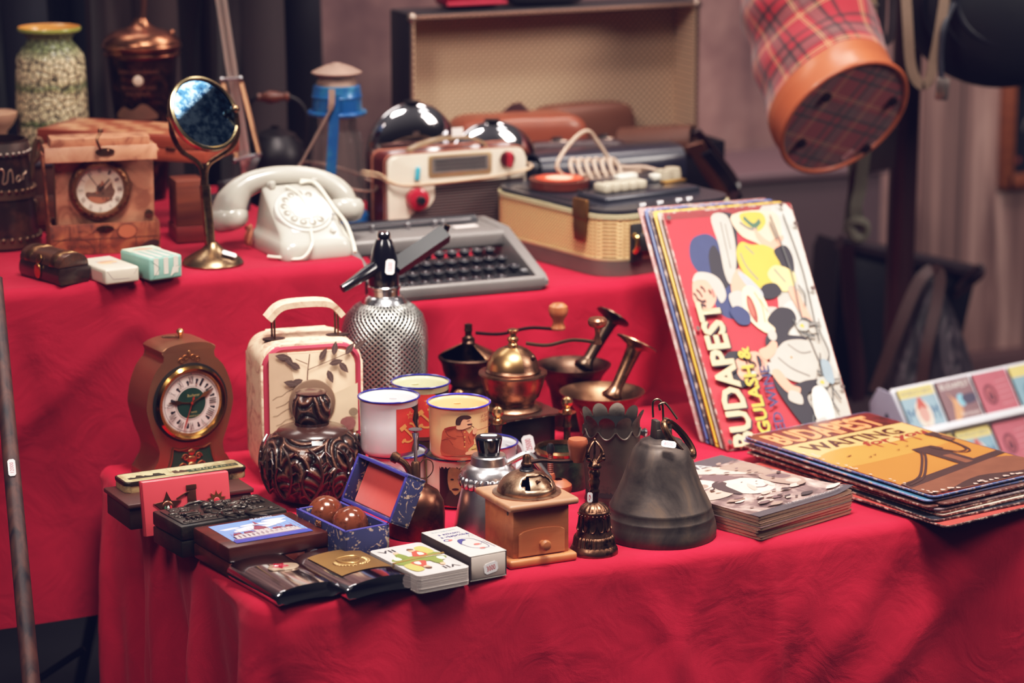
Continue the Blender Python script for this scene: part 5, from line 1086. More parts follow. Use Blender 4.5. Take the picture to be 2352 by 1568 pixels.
for i in range(nl):
    k = nl-1-i; t = T('tin_sign', LBL[i], 'sign', b0+V((-.0015*k-(.002 if k == 5 else 0), .0088*k/cos(lean)*1.0, 0)), 0, 'tin signs leaning at the back'); QL = M.Rotation(-lean, 4, 'X'); yl = Ls*(1 if k == 0 else .995)
    g = G(C(EDG[i], .45, .3, .3, 150, dirt='#a08880' if i != 3 else '#7a4a2a', dsc=120), QL @ M.Translation(V((ws/2, 0, yl/2))) @ M.Rotation(R(90), 4, 'X'))
    g.prism(rrect(ws, yl, .004, 4), .0022 if k else .0022, M.Translation(V((0, 0, -.0011))), .0005); g.obj('plate', t)
    if i == 3: g = G(C('#d0a03a', .4, var=.2), QL); g.box((.002, -.001, Ls*.5), (.004, .004, Ls*.97), .001); g.obj('yellow_edge', t)
    if i == 1: g = G(C('#4a5888', .4, var=.2), QL); g.box((.002, -.001, Ls*.5), (.004, .006, Ls*.97), .001); g.obj('blue_edge', t)
    if k == 0:
        g = G(X=QL); g.art(lambda u, v, h: (ws*min(.992, max(.008, u)), -.0014-h, Ls*min(.994, max(.006, v))), .00006)   # u across, v up, both 0..1
        RDp = C('#b02a33', .75, var=.08, sc=30); CRp, YEp, BKp, NVp, SKp, GRp, WHp = C('#c4ae88', .75, var=.1), C('#c2a53e', .75, var=.08), C('#26222a', .75, var=.1), C('#2f3558', .75, var=.15, sc=60), C('#d9967c', .75, var=.08), C('#8b8a86', .75), C('#b4a89c', .75, var=.1, sc=60)
        S = lambda P_, m, n=4: g.shape(sm(P_, n), m)
        K = lambda P_, m=None: g.shape(P_, m)
        Lp = lambda P_, w_=.0016, m=BKp: g.line(sm(P_, 4, False), w_/ws*2.2, m)
        PK = C('#b8645a', .75, var=0); DG = C('#6f6a66', .75, var=0)
        K([(.01, .008), (.99, .008), (.99, .992), (.01, .992)], RDp)
        K([(.01, .965), (.99, .965), (.99, .992), (.01, .992)], C('#7d2a2c', .755, var=.3, sc=90))
        S([(.72, .965), (.99, .965), (.99, .01), (.74, .03), (.70, .15), (.68, .3), (.64, .38), (.66, .5), (.70, .62), (.74, .8)], WHp)
        S([(.82, .96), (.99, .96), (.99, .3), (.93, .4), (.88, .7)], C('#c2bab0', .75, var=.15, sc=50)); S([(.70, .55), (.80, .58), (.84, .5), (.78, .42), (.70, .46)], C('#c9bfb4', .75, var=.1, sc=50))
        # waiter in a navy coat, head to the left
        S([(.12, .78), (.16, .87), (.28, .895), (.36, .86), (.40, .76), (.38, .66), (.44, .60), (.40, .54), (.30, .53), (.22, .57), (.20, .68)], NVp)
        S([(.26, .80), (.33, .84), (.37, .72), (.33, .66), (.25, .68)], BKp); S([(.39, .965), (.54, .965), (.52, .88), (.46, .74), (.38, .66), (.34, .70), (.355, .80)], BKp)
        S([(.36, .965), (.48, .965), (.49, .86), (.44, .74), (.37, .675), (.345, .72), (.36, .84)], WHp); Lp([(.42, .94), (.41, .84), (.40, .74)], .0008, DG); Lp([(.45, .93), (.44, .82)], .0007, DG)
        S([(.07, .66), (.10, .705), (.17, .71), (.23, .68), (.235, .63), (.20, .595), (.14, .575), (.09, .585), (.06, .62)], SKp); S([(.09, .70), (.14, .735), (.24, .725), (.30, .69), (.31, .63), (.26, .60), (.235, .64), (.20, .695), (.14, .705)], WHp)
        for P_ in ([(.10, .665), (.12, .65), (.13, .63)], [(.135, .675), (.155, .665), (.16, .65)], [(.09, .625), (.12, .612), (.15, .615)], [(.07, .65), (.085, .64), (.09, .62)], [(.19, .66), (.20, .64)], [(.11, .60), (.14, .592)]): Lp(P_, .0012, C('#3a2426', .75, var=0))
        S([(.205, .655), (.225, .66), (.225, .63), (.21, .625)], PK)
        # lady in a yellow skirt across the top
        S([(.52, .965), (.84, .965), (.86, .87), (.78, .80), (.64, .84), (.54, .88)], C('#dcb797', .75, var=.15, sc=30)); S([(.58, .965), (.74, .965), (.76, .92), (.68, .885), (.6, .91)], YEp); Lp([(.6, .95), (.66, .91), (.72, .93)], .002, C('#3f5a48', .75)); Lp([(.56, .93), (.62, .90), (.68, .895)], .0012, DG)
        S([(.66, .90), (.72, .85), (.80, .825), (.84, .845), (.82, .815), (.74, .79), (.66, .85)], SKp); S([(.76, .84), (.86, .86), (.85, .84), (.78, .82)], SKp)
        S([(.47, .80), (.53, .845), (.60, .83), (.70, .825), (.775, .79), (.77, .72), (.70, .655), (.62, .635), (.545, .66), (.48, .72)], YEp); Lp([(.50, .80), (.52, .74), (.58, .68)], .0008, DG); Lp([(.55, .83), (.6, .79)], .0007, DG)
        S([(.76, .80), (.86, .815), (.89, .76), (.86, .69), (.80, .71), (.775, .75)], BKp); S([(.66, .70), (.74, .735), (.86, .70), (.85, .65), (.76, .62), (.70, .65)], C('#dcc27c', .75, var=.08)); Lp([(.72, .72), (.78, .66)], .001, DG); S([(.60, .655), (.70, .66), (.73, .62), (.64, .595), (.56, .61)], BKp)
        S([(.78, .63), (.84, .635), (.88, .54), (.90, .47), (.86, .46), (.82, .53)], SKp); S([(.85, .49), (.90, .48), (.92, .44), (.86, .44)], WHp)
        S([(.37, .68), (.45, .735), (.50, .68), (.52, .63), (.44, .60), (.36, .62)], SKp); S([(.44, .72), (.50, .70), (.58, .63), (.56, .60), (.48, .66)], C('#a8a8ac', .75, var=.2, sc=300)); S([(.33, .63), (.42, .64), (.46, .60), (.38, .56), (.33, .575)], WHp)
        # fish on a plate
        S([(.44, .645), (.52, .655), (.58, .60), (.60, .53), (.62, .49), (.58, .455), (.52, .46), (.45, .50), (.41, .56)], C('#dfc9a4', .75, var=.1, sc=40)); S([(.46, .62), (.49, .60), (.50, .54), (.48, .50), (.45, .53), (.44, .58)], C('#8f3a34', .75)); S([(.455, .605), (.475, .59), (.48, .54), (.465, .53), (.452, .56)], C('#b5564a', .75)); Lp([(.52, .63), (.55, .57), (.54, .50)], .0008, C('#b08a5a', .75)); Lp([(.55, .60), (.58, .54)], .0007, C('#b08a5a', .75)); S([(.58, .56), (.66, .555), (.64, .53), (.60, .52)], WHp)
        S([(.30, .56), (.37, .58), (.44, .545), (.42, .50), (.34, .505)], NVp)
        # diner with monocle, head to the left
        S([(.56, .51), (.66, .555), (.76, .545), (.78, .50), (.70, .455), (.66, .42), (.58, .42), (.60, .47)], BKp); S([(.52, .445), (.60, .455), (.68, .44), (.80, .425), (.79, .40), (.60, .395), (.50, .40)], BKp); g.shape(ell(.565, .445, .032, .024), WHp)
        S([(.50, .36), (.58, .39), (.66, .415), (.80, .41), (.86, .37), (.84, .29), (.76, .235), (.62, .25), (.52, .30)], WHp); Lp([(.56, .35), (.64, .30), (.76, .26)], .0008, DG); Lp([(.66, .40), (.74, .36), (.82, .36)], .0007, DG); g.shape(ell(.66, .345, .008, .005), C('#a56a30', .75))
        S([(.50, .29), (.60, .235), (.72, .245), (.84, .24), (.86, .20), (.72, .195), (.70, .15), (.76, .06), (.72, .03), (.62, .055), (.54, .14), (.48, .235)], BKp)
        S([(.20, .315), (.21, .355), (.27, .38), (.36, .385), (.42, .38), (.47, .345), (.46, .305), (.40, .275), (.32, .26), (.25, .275)], SKp); S([(.15, .335), (.165, .375), (.22, .395), (.30, .39), (.29, .368), (.24, .355), (.225, .315), (.25, .275), (.32, .262), (.26, .245), (.19, .265)], BKp)
        for P_ in ([(.30, .36), (.315, .35), (.315, .335)], [(.33, .305), (.34, .295), (.335, .28)], [(.33, .345), (.375, .335), (.375, .32)], [(.37, .29), (.38, .28)]): Lp(P_, .0013, C('#3a2426', .75, var=0))
        g.shape(ell(.345, .295, .022, .012), GRp); g.shape(ell(.345, .295, .016, .008), C('#b5b5b0', .75)); S([(.40, .365), (.425, .36), (.425, .325), (.40, .32)], BKp); g.line([(.43, .35), (.44, .335), (.435, .315)], .008, PK)
        S([(.43, .385), (.50, .40), (.55, .42), (.58, .405), (.54, .365), (.46, .345)], SKp); S([(.44, .30), (.48, .335), (.52, .31), (.50, .28)], WHp); S([(.48, .29), (.54, .30), (.60, .235), (.66, .215), (.62, .185), (.54, .215)], SKp); S([(.58, .21), (.65, .19), (.645, .15), (.58, .16), (.55, .18)], WHp)
        # table with glasses on the right
        for P_ in ([(.8, .95), (.84, .7), (.82, .5), (.86, .3)], [(.9, .95), (.93, .7), (.9, .4)], [(.76, .47), (.84, .50), (.92, .46)], [(.82, .28), (.9, .22), (.86, .12)], [(.72, .18), (.78, .1), (.74, .05)], [(.88, .35), (.84, .22), (.9, .1)], [(.78, .92), (.80, .84)], [(.75, .5), (.79, .44), (.88, .42)], [(.92, .45), (.95, .35), (.9, .3)], [(.75, .2), (.8, .18), (.86, .2)], [(.86, .64), (.89, .6), (.87, .55)], [(.8, .15), (.84, .1), (.82, .05)], [(.9, .2), (.94, .15)], [(.7, .1), (.68, .06), (.72, .02)]): Lp(P_, .001, C('#4a4a4a', .75, var=0))
        for x, y in ((.80, .47), (.83, .23)): S([(x-.04, y), (x, y+.02), (x+.05, y+.012), (x+.04, y-.02), (x-.02, y-.02)], C('#a9a49a', .75), 3); S([(x-.02, y-.002), (x+.01, y+.008), (x+.015, y-.012)], YEp, 2); g.line([(x+.05, y), (x+.14, y+.004)], .012, DG); g.line([(x+.14, y-.018), (x+.14, y+.024)], .010, DG)
        S([(.74, .20), (.82, .21), (.86, .15), (.84, .06), (.76, .04), (.71, .10)], C('#e0d6ca', .75, var=.1, sc=80)); S([(.87, .32), (.93, .30), (.92, .22), (.86, .24)], C('#7f8f9a', .75, var=.2)); K([(.76, .015), (.97, .015), (.97, .075), (.78, .075)], C('#3a3f3e', .75, var=.2))
        for q in range(4): g.line([(.78, .025+.013*q), (.97, .025+.013*q)], .004, GRp)
        S([(.50, .045), (.60, .055), (.72, .07), (.78, .05), (.74, .012), (.60, .012), (.50, .02)], BKp); S([(.44, .025), (.46, .055), (.54, .06), (.54, .02)], C('#c9a57a', .75)); S([(.64, .03), (.72, .04), (.70, .018)], SKp); S([(.70, .075), (.78, .085), (.76, .05)], WHp)
        for x, y in ((.03, .97), (.97, .9), (.96, .62), (.97, .2), (.02, .5), (.9, .985), (.03, .03)): S([(x-.02, y), (x, y+.01), (x+.018, y), (x, y-.012)], C('#4a3430', .5), 3)
        # lettering runs up the left side
        def side(tx, x, y, ln, hgt, mat, bd=.02):
            vs, fs = textmesh(tx, bd); g._art([(x-yy*hgt, y+xx*ln) for xx, yy in vs], fs, mat)
            if bd: 
                for sy_ in (-1, 1):
                    n_ = len(tx.replace(' ', ''))
        SHD = C('#6a2a2a', .4, var=0)
        for o_, m in ((.012, BKp), (0, CRp)): side('BUDAPEST', .135+o_, .30-o_*.5, .61, .175, m, .035)
        for o_, m in ((.008, BKp), (0, YEp)): side('GULASH &', .305+o_, .225-o_*.5, .36, .095, m, .03)
        side('RED WINE', .425, .165, .31, .075, NVp, .02); g.obj('poster_picture', t, sharp=180)
# ---------------------------------------------------------------- magnet rack
a0 = at(2052, 975, Z1+.004); 
pA, pB = atY(2050, 893, .56), atY(2352, 828, .56); 
rz = R(14); lean = R(33); mw, mh = .0765, .072; hz = 2*(mh+.008)+.004
At = atY(2047, 893, .715); A = At+M.Rotation(rz, 3, 'Z') @ V((0, -hz*sin(lean), 0))-V((0, 0, hz*cos(lean)))
tc_ = T('wooden_crate', 'plain dark crate behind the table carrying the white magnet rack', 'crate', V((A.x+.19, A.y+.13, 0)), rz)
g = G(wood('#1d1413', '#352320', .6, 'X', .7)); g.box((0, 0, (A.z-.008)/2+.0), (.46, .22, A.z-.008), .004); g.obj('body', tc_)
g = G(wood('#241816', '#40302a', .6, 'X', .7))
for q in range(3): g.box((0, -.102, .08+q*.15), (.44, .006, .08), .002)
g.obj('slat', tc_)
t = T('magnet_rack', 'white acrylic display rack of tiles with grey end panel at the right edge', 'display rack', A, rz)
QR = M.Rotation(-lean, 4, 'X'); rw = .38
WHT = C('#e4e2ea', .3, 0, .04); g = G(WHT, QR); g.box((rw/2, .003, hz/2), (rw, .004, hz), .001); g.obj('back_panel', t)
g = G(WHT, QR)
for r_ in range(2): g.box((rw/2, -.006, .004+r_*(mh+.008)), (rw, .016, .003), .0008); g.box((rw/2, -.0135, .008+r_*(mh+.008)), (rw, .002, .010), .0008)
g.obj('shelf_lip', t)
g = G(C('#9a97a8', .35)); ol = sm([(.010, 0), (hz*.75, .0), (hz*.74, hz*.5), (hz*.62, hz*.82), (hz*.42, hz*.8)], 2); g.prism([(-.012, 0), (hz*.70, 0), (hz*.80, hz*.66), (hz*.70, hz*.82), (hz*.52, hz*.80)], .003, QYZ(-.003), .0008)
g.m(C('#2c2a33', .5)).prism(ell(hz*.57, hz*.55, .004, .010, 0, 14), .0006, QYZ(-.0037)); g.obj('end_panel', t)
tl = {(1, 0): 'fridge magnet with yellow WORLD\'S BEST band and a face, first of the upper row', (1, 1): 'fridge magnet with BUDAPEST and a flying figure, second in the upper row', (1, 2): 'pink fridge magnet with a dark roundel, third in the upper row', (1, 3): 'blue fridge magnet cut by the right edge in the upper row', (0, 0): 'fridge magnet mostly hidden behind the flat signs, first in the lower row', (0, 1): 'blue fridge magnet with yellow top and a pale figure in the lower row', (0, 2): 'pink fridge magnet with a dark roundel in the lower row', (0, 3): 'yellow and blue fridge magnet at the right end of the lower row'}
XW = M.Translation(A) @ M.Rotation(rz, 4, 'Z') @ QR
for (r_, c_), lb in tl.items():
    Xm = XW @ M.Translation(V((mw*(c_+.5)+.003*c_+.002, -.0005, .0072+r_*(mh+.008)))); m = mw*.96
    t = bpy.data.objects.new('fridge_magnet', None); COL.objects.link(t); t.empty_display_size = .02; t.matrix_world = Xm; tag(t, lb, 'magnet', 'tile magnets on the white rack')
    base = {(1, 0): '#8ba6b5', (1, 1): '#7d6266', (1, 2): '#b0626c', (1, 3): '#7f9fae', (0, 1): '#7d9dae', (0, 2): '#b0626c', (0, 0): '#c9b480', (0, 3): '#d0b070'}[(r_, c_)]
    g = G(C('#2b2a30', .4)); g.box((0, -.0022, mh/2), (m, .0036, mh), .0008); g.obj('tile', t)
    g = G(); g.art(upright(-.0042), .00006); q = m*.98; S = lambda P_, mt_, n=4: g.shape(sm([(x*q, y*mh) for x, y in P_], n), mt_)
    g.shape([(-q/2, .0005), (q/2, .0005), (q/2, mh-.0005), (-q/2, mh-.0005)], C(base, .35, var=.12, sc=60)); YE, BL_, SK_ = C('#d9c27a', .35, var=.05), C('#3f5a78', .35, var=.1), C('#d0948a', .35, var=.1)
    if (r_, c_) in ((1, 0), (0, 1), (0, 0)):
        g.shape([(-q/2, mh*.78), (q/2, mh*.78), (q/2, mh-.0005), (-q/2, mh-.0005)], YE); g.text("WORLD'S BEST", 0, mh*.88, q*.9, mh*.09, BL_)
        g.text('M', -q*.32, mh*.4, q*.26, mh*.3, BL_); g.text('M', q*.34, mh*.4, q*.2, mh*.3, BL_); g.shape(ell(0, mh*.38, q*.22, mh*.33), C('#e0cdbb', .4)); g.shape(ell(0, mh*.40, q*.14, mh*.2), SK_); S([(-.15, .5), (0, .78), (.15, .5), (0, .55)], C('#b5564f', .4)); g.text('Mom', q*.12, mh*.1, q*.4, mh*.1, C('#b5464f', .4))
    elif (r_, c_) == (1, 1):
        g.text('BUDAPEST', q*.02, mh*.86, q*.86, mh*.13, C('#d9d0cc', .4, var=0)); S([(-.3, .1), (-.2, .5), (-.28, .72), (-.18, .6), (-.05, .5), (0, .3), (-.1, .15)], C('#c98f6a', .4, var=.2, sc=90)); g.shape(ell(q*.05, mh*.52, q*.11, mh*.14), C('#7fb5c9', .4)); S([(.1, .6), (.45, .62), (.45, .45), (.15, .42)], C('#4a4658', .4)); g.text('forever', q*.18, mh*.22, q*.55, mh*.1, C('#d9c5c0', .4, var=0))
    elif c_ == 2:
        g.shape(ell(-q*.18, mh*.5, q*.18, mh*.23), C('#5a3540', .4)); g.shape(ell(-q*.18, mh*.5, q*.13, mh*.17), C('#a55c62', .4)); S([(-.25, .4), (-.18, .6), (-.1, .4)], C('#5a3540', .4)); 
        for y in (.75, .62, .5, .38, .25): g.line([(q*.06, mh*y), (q*.42, mh*(y+.02))], .0014, C('#c98a90', .4, var=0))
    else:
        g.shape([(-q/2, mh*.75), (q/2, mh*.75), (q/2, mh-.0005), (-q/2, mh-.0005)], YE); g.shape(ell(0, mh*.4, q*.3, mh*.25), C('#5a7f96', .4)); S([(-.2, .2), (0, .6), (.25, .3)], SK_)
    g.obj('picture', t, sharp=180)
# ================================================================ raised left shelf
TY2 = 1.16
# ---------------------------------------------------------------- white telephone
a, b, c = at(652, 602, ZL), at(818, 591, ZL), at(524, 568, ZL); rz = R(2); w = (b-a).length*1.02; d = (c-a).length*1.02; s = pp(a)
ctr = a+V((w*cos(rz)-d*sin(rz), w*sin(rz)+d*cos(rz), 0))/2
IV = C('#b3ada2', .16, 0, .04, coat=.4); t = T('telephone', 'cream white rotary dial telephone with its receiver resting across the back', 'telephone', ctr, rz)
hf, hb_ = zat(a, 566), zat(at(524, 568, ZL), 448)*1.0
hb_ = zat(ctr, 437); yb = d*.30
g = G(IV)                                   # wedge body: front low, back high, narrowing towards the top
def sect(y, z0, z1, wx, r=.012): return y, z0, z1, wx
rows = []; NS = 36
def ring(z, y0, y1, wx, r):
    return [(x, y+(y0+y1)/2, z) for x, y in rrect(wx, y1-y0, r, 8)]
prof_ = [(0, -d/2, d/2, w, .014), (.004, -d/2-.001, d/2, w+.002, .015), (.016, -d/2, d/2-.001, w, .016), (.0225, -d/2+.003, d/2-.002, w-.004, .017), (.026, -d/2+.010, d/2-.003, w-.010, .017)]
for k in range(1, 9):
    q = k/8; z = .026+(hb_-.026)*q; y0 = -d/2+.010+(d*.60)*q**1.05; prof_.append((z, y0, d/2-.003-.014*q, w-.010-.008*q, .016))
prof_.append((hb_+.003, prof_[-1][1]+.006, prof_[-1][2]-.006, prof_[-1][3]-.012, .012))
vr = [g._vs(ring(*p_)) for p_ in prof_]
for A, B in zip(vr, vr[1:]):
    for i in range(len(A)): g._f([A[i], A[(i+1) % len(A)], B[(i+1) % len(A)], B[i]])
g._f(vr[0][::-1]); g._f(vr[-1]); g.obj('body', t, sharp=60)
sl = atan2(hb_-.026, d*.60); Xd = M.Translation(V((-.002, -d/2+.010+d*.31, .026+(hb_-.026)*.51))) @ M.Rotation(sl, 4, 'X')
rd = .040; g = G(C('#cfcbc2', .15, 0, .03, coat=.4), Xd); g.lathe([(rd, -.004), (rd, .002), (rd*.97, .004), (rd*.93, .0045), (0, .0045)], 48); g.obj('dial_plate', t)
CLR = C('#d8d4c8', .08, 0, .03, coat=.5); g = G(CLR, Xd)
g.lathe([(rd*.52, .0046), (rd*.86, .0046), (rd*.88, .006), (rd*.86, .0075), (rd*.52, .0085)], 48, cap=False); dw_ = g.obj('finger_wheel', t)
for i in range(10):
    a_ = R(60+i*27); g = G(C('#8a8276', .3), Xd); g.lathe([(.0048, .0080), (.0052, .0088), (.0046, .0092), (.0042, .0082), (0, .0079)], 14, (rd*.70*cos(a_), rd*.70*sin(a_), 0)); g.obj('finger_hole', dw_)
g = G(C('#e9e6df', .2, coat=.3), Xd); g.lathe([(rd*.53, .008), (rd*.52, .0105), (rd*.46, .0115), (0, .012)], 36); g.art(flat(.0122)); g.text('5 2 1', .004, -.008, .014, .003, C('#9a9690', .5, var=0)); g.obj('dial_center', t)
g = G(STEEL, Xd); g.tube([(rd*.9, -rd*.35, .006), (rd*.98, -rd*.42, .009), (rd*.80, -rd*.45, .011)], .0014, 6); g.obj('finger_stop', t)
g = G(IV, Xd); g.lathe([(.005, -.004), (.0048, .003), (.0036, .0042), (0, .0045)], 18, (w*.29, -d*.30, 0)); g.obj('button', t)
tagged(t, Xd @ M.Translation(V((-w*.18, -d*.245, .0012))) @ M.Rotation(.1, 4, 'Z'), .018, .008, '1500', ink='#b8a8a0')
g = G(IV)                                   # cradle prongs
g.obj('cradle_pad', t) if 0 else g.b.free()
for sx in (-1, 1): g = G(IV); g.box((sx*w*.30, yb, hb_+.003), (.010, .026, .012), .004, 3); g.box((sx*w*.30, yb-.015, hb_+.005), (.009, .007, .012), .003, 3); g.obj('cradle_prong', t)
# receiver: off-axis bar with two cupped ends
Qp = M.Rotation(-rz, 3, 'Z')
def ph(x, y): return Qp @ off(ctr, x, y, yb*.9+(x-641)/s*.40)
g = G(IV); g.tube([ph(*q) for q in ((524, 492), (534, 462), (560, 430), (605, 411), (655, 405), (705, 408), (748, 422), (778, 446), (790, 476))], [.0245, .0225, .0165, .0148, .0145, .0148, .0162, .019, .0205], 22, smooth=6)
for (x, y), (x2, y2) in (((522, 492), (534, 528)), ((791, 470), (782, 506))):
    c_ = ph(x, y); ax = (ph(x2, y2)-c_).normalized()*1.0+V((0, 0, -.3)); g.lathe([(.020, -.012), (.0265, -.006), (.0280, .004), (.0265, .013), (.020, .019), (.010, .022), (0, .0225)], 32, c_, ax)
g.obj('receiver', t, sharp=60)
CRD = C('#d9d2c2', .3, 0, .03); g = G(CRD); zt_ = hb_
g.tube([(-w*.12, yb-.02, zt_+.003), (-w*.02, yb-.045, zt_-.006), (w*.01, yb-.075, zt_-.030), (-w*.04, -d*.36, .036), (-w*.12, -d*.5-.004, .020), (-w*.28, -d*.5-.006, .004), (-w*.52, -d*.40, .004), (-w*.62, -d*.3, .004)], .0022, 8, smooth=7)
g.tube([(w*.10, yb-.014, zt_+.005), (w*.30, yb-.02, zt_+.004), (w*.46, yb-.05, zt_-.028), (w*.56, -d*.18, .035), (w*.56, -d*.36, .012), (w*.51, -d*.49, .004)], .0026, 8, smooth=7)
g.tube([(w*.12, yb-.010, zt_+.008), (w*.32, yb-.014, zt_+.002), (w*.44, yb-.05, zt_-.034), (w*.53, -d*.10, .030), (w*.54, -d*.3, .014)], .0024, 8, smooth=7); g.obj('cord', t)
g = G(C('#a2634a', .5, bump=.3)); g.tube([(-w*.5-.010+.004*cos(q*2.2), d*.28+.004*sin(q*2.2), .006+.0011*q) for q in range(24)], .0026, 6); g.obj('coiled_cord', t)
# ---------------------------------------------------------------- vanity mirror
p = at(489, 606, ZL); s = pp(p); t = T('vanity_mirror', 'round tilting vanity mirror on a brass pedestal with a small price label', 'mirror', p)
MB_ = C('#8f7256', .3, 1, .2, 60, dirt='#5a4636', dsc=40)
g = G(MB_); g.lathe([(0, 0)]+prof(p, [(70, 606), (71, 602), (66, 594), (46, 582), (26, 572), (14, 560), (11, 555)]), 44, cap=False); g.obj('base', t)
g = G(MB_); x0 = off(p, 470, 556); x1 = off(p, 467, 425); g.tube([off(p, 483, 562), off(p, 470, 425)], 12.5/s, 16); g.obj('pole', t); zt_ = 0
nrm = (-VV*cos(R(42))+(VR*.88+VU*.47).normalized()*sin(R(42))).normalized(); c = off(p, 468, 262); rm = 90/s
X = nrm.to_track_quat('Z', 'Y').to_matrix().to_4x4(); X.translation = c
g = G(C('#b5a27c', .25, 1, .1), X); g.lathe([(rm*.90, .004), (rm*.94, .0055), (rm, .004), (rm*1.01, -.002), (rm*.97, -.007), (rm*.90, .002)], 56, cap=False); g.lathe([(rm*.97, -.006), (0, -.008)], 56, cap=False); g.obj('frame', t)
def silver():
    g = N('foxed mirror', .06, 1); n1 = g.noise(30, 6, ro=.75); n2 = g.noise(120, 3); f = g.math('MULTIPLY_ADD', n2, .3, g.math('MULTIPLY', n1, .8))
    g.set('Roughness', .015); return g.col(g.ramp(f, [(.38, '#0c1c30'), (.52, '#2c4f70'), (.66, '#7f9db5')]))
g = G(silver(), X); g.lathe([(0, .0022), (rm*.94, .0022)], 56, cap=False); g.obj('glass', t)
lp_ = []
for x_, y_ in ((396, 272), (482, 190), (405, 195)):
    d_ = ray(x_, y_).normalized(); k_ = (p+c-CAM).dot(nrm)/d_.dot(nrm); hp_ = CAM+d_*k_; r_ = d_-nrm*2*d_.dot(nrm); lp_.append((hp_, r_))
rm_ = lp_[0][1].lerp(lp_[1][1], .5).normalized(); cc_ = p+c+rm_*3.2; hit = [h_+r_*((cc_-h_).dot(rm_)/r_.dot(rm_)) for h_, r_ in lp_]
ed_ = (hit[1]-hit[0]).normalized(); sd_ = hit[2]-hit[0]; sd_ = (sd_-ed_*sd_.dot(ed_)).normalized(); cL = (hit[0]+hit[1])/2+sd_*.2
l_ = bpy.data.lights.new('mirror_glint_lamp', 'AREA'); l_.shape = 'RECTANGLE'; l_.size = .7; l_.size_y = .4; l_.energy = 9; l_.color = (1, .96, .94); o_ = bpy.data.objects.new('mirror_glint_lamp', l_); COL.objects.link(o_)  # added lamp, positioned so the mirror glass reflects a bright patch
o_.matrix_world = M.Translation(cL) @ M((ed_, sd_ if ed_.cross(sd_).dot(-rm_) < 0 else -sd_, rm_)).transposed().to_4x4()
g = G(MB_); eL, eR = off(p, 393, 268), off(p, 540, 250, .02)
for e in (eL, eR): g.sph(e, .0062, n=14)
g.tube([eL, off(p, 395, 305), off(p, 415, 345), off(p, 452, 372), off(p, 465, 395), off(p, 466, 428)], .0035, 10, smooth=6)
g.tube([eR, off(p, 546, 305, .02), off(p, 532, 338, .015), off(p, 505, 358, .008), off(p, 480, 376), off(p, 472, 400), off(p, 472, 428)], .0035, 10, smooth=6); g.obj('yoke', t)
X = M.Translation(off(p, 527, 590, -.016)+V((0, 0, .004))) @ M.Rotation(R(-20), 4, 'Z') @ M.Rotation(R(22), 4, 'X') @ M.Rotation(R(20), 4, 'Y'); tagged(t, X, .019, .009, '8000')
# ---------------------------------------------------------------- treasure chest trinket
a, b, c = at(130, 661, ZL), at(197, 647, ZL), at(55, 632, ZL); rz = R(-14)
w, d = (b-a).length*.98, (c-a).length*.98; rz = (atan2((b-a).y, (b-a).x)+atan2((c-a).y, (c-a).x)-pi/2)/2; ctr = (b+c)/2; ctr.z = ZL
t = T('treasure_chest', 'tiny dark wooden treasure chest with brass bands and hasp at the shelf edge', 'chest', ctr, rz); hb_ = zat(a, 622)
TW = wood('#160b0a', '#38201a', 1.2, 'Y', .25, coat=.5); g = G(TW); ol = [(-w*.44, 0), (w*.44, 0), (w*.5, hb_*.35), (w*.5, hb_*.65), (w*.45, hb_), (-w*.45, hb_), (-w*.5, hb_*.65), (-w*.5, hb_*.35)]
g.prism(ol, d*.98, QXZ(-d*.49), .001); g.obj('base', t)
hl = zat(a, 590)-hb_; hl = max(.011, min(hl, .017)); arc = [(-w*.46, 0), (w*.46, 0)]+[(w*.46*cos(q), hl*sin(q)**.8) for q in [pi*i/12 for i in range(1, 12)]]
g = G(wood('#23120d', '#5a3422', 1.2, 'Y', .3, coat=.4), M.Translation(V((0, 0, hb_+.0006)))); g.prism(arc, d*.98, QXZ(-d*.49), .0008); ld = g.obj('lid', t)
g = G(BRASSL, M.Translation(V((0, 0, hb_+.0006))))
for y in (-.30, .30): g.prism([(x*1.03, z*1.06) for x, z in arc], d*.13, QXZ(d*y-d*.065), .0004)
g.obj('brass_band', ld)
g = G(C('#b98a56', .3, 1)); g.prism(ell(0, 0, .007, .010, 0, 14), .0014, M.Translation(V((-w*.5-.0006, 0, hb_*.62))) @ M.Rotation(R(-90), 4, 'Y') @ M.Rotation(R(90), 4, 'Z'), .0004); g.prism(ell(0, 0, .006, .006, 0, 12), .0014, M.Translation(V((-w*.46, 0, hb_+.007))) @ M.Rotation(R(-70), 4, 'Y'), .0004); g.obj('hasp', t)
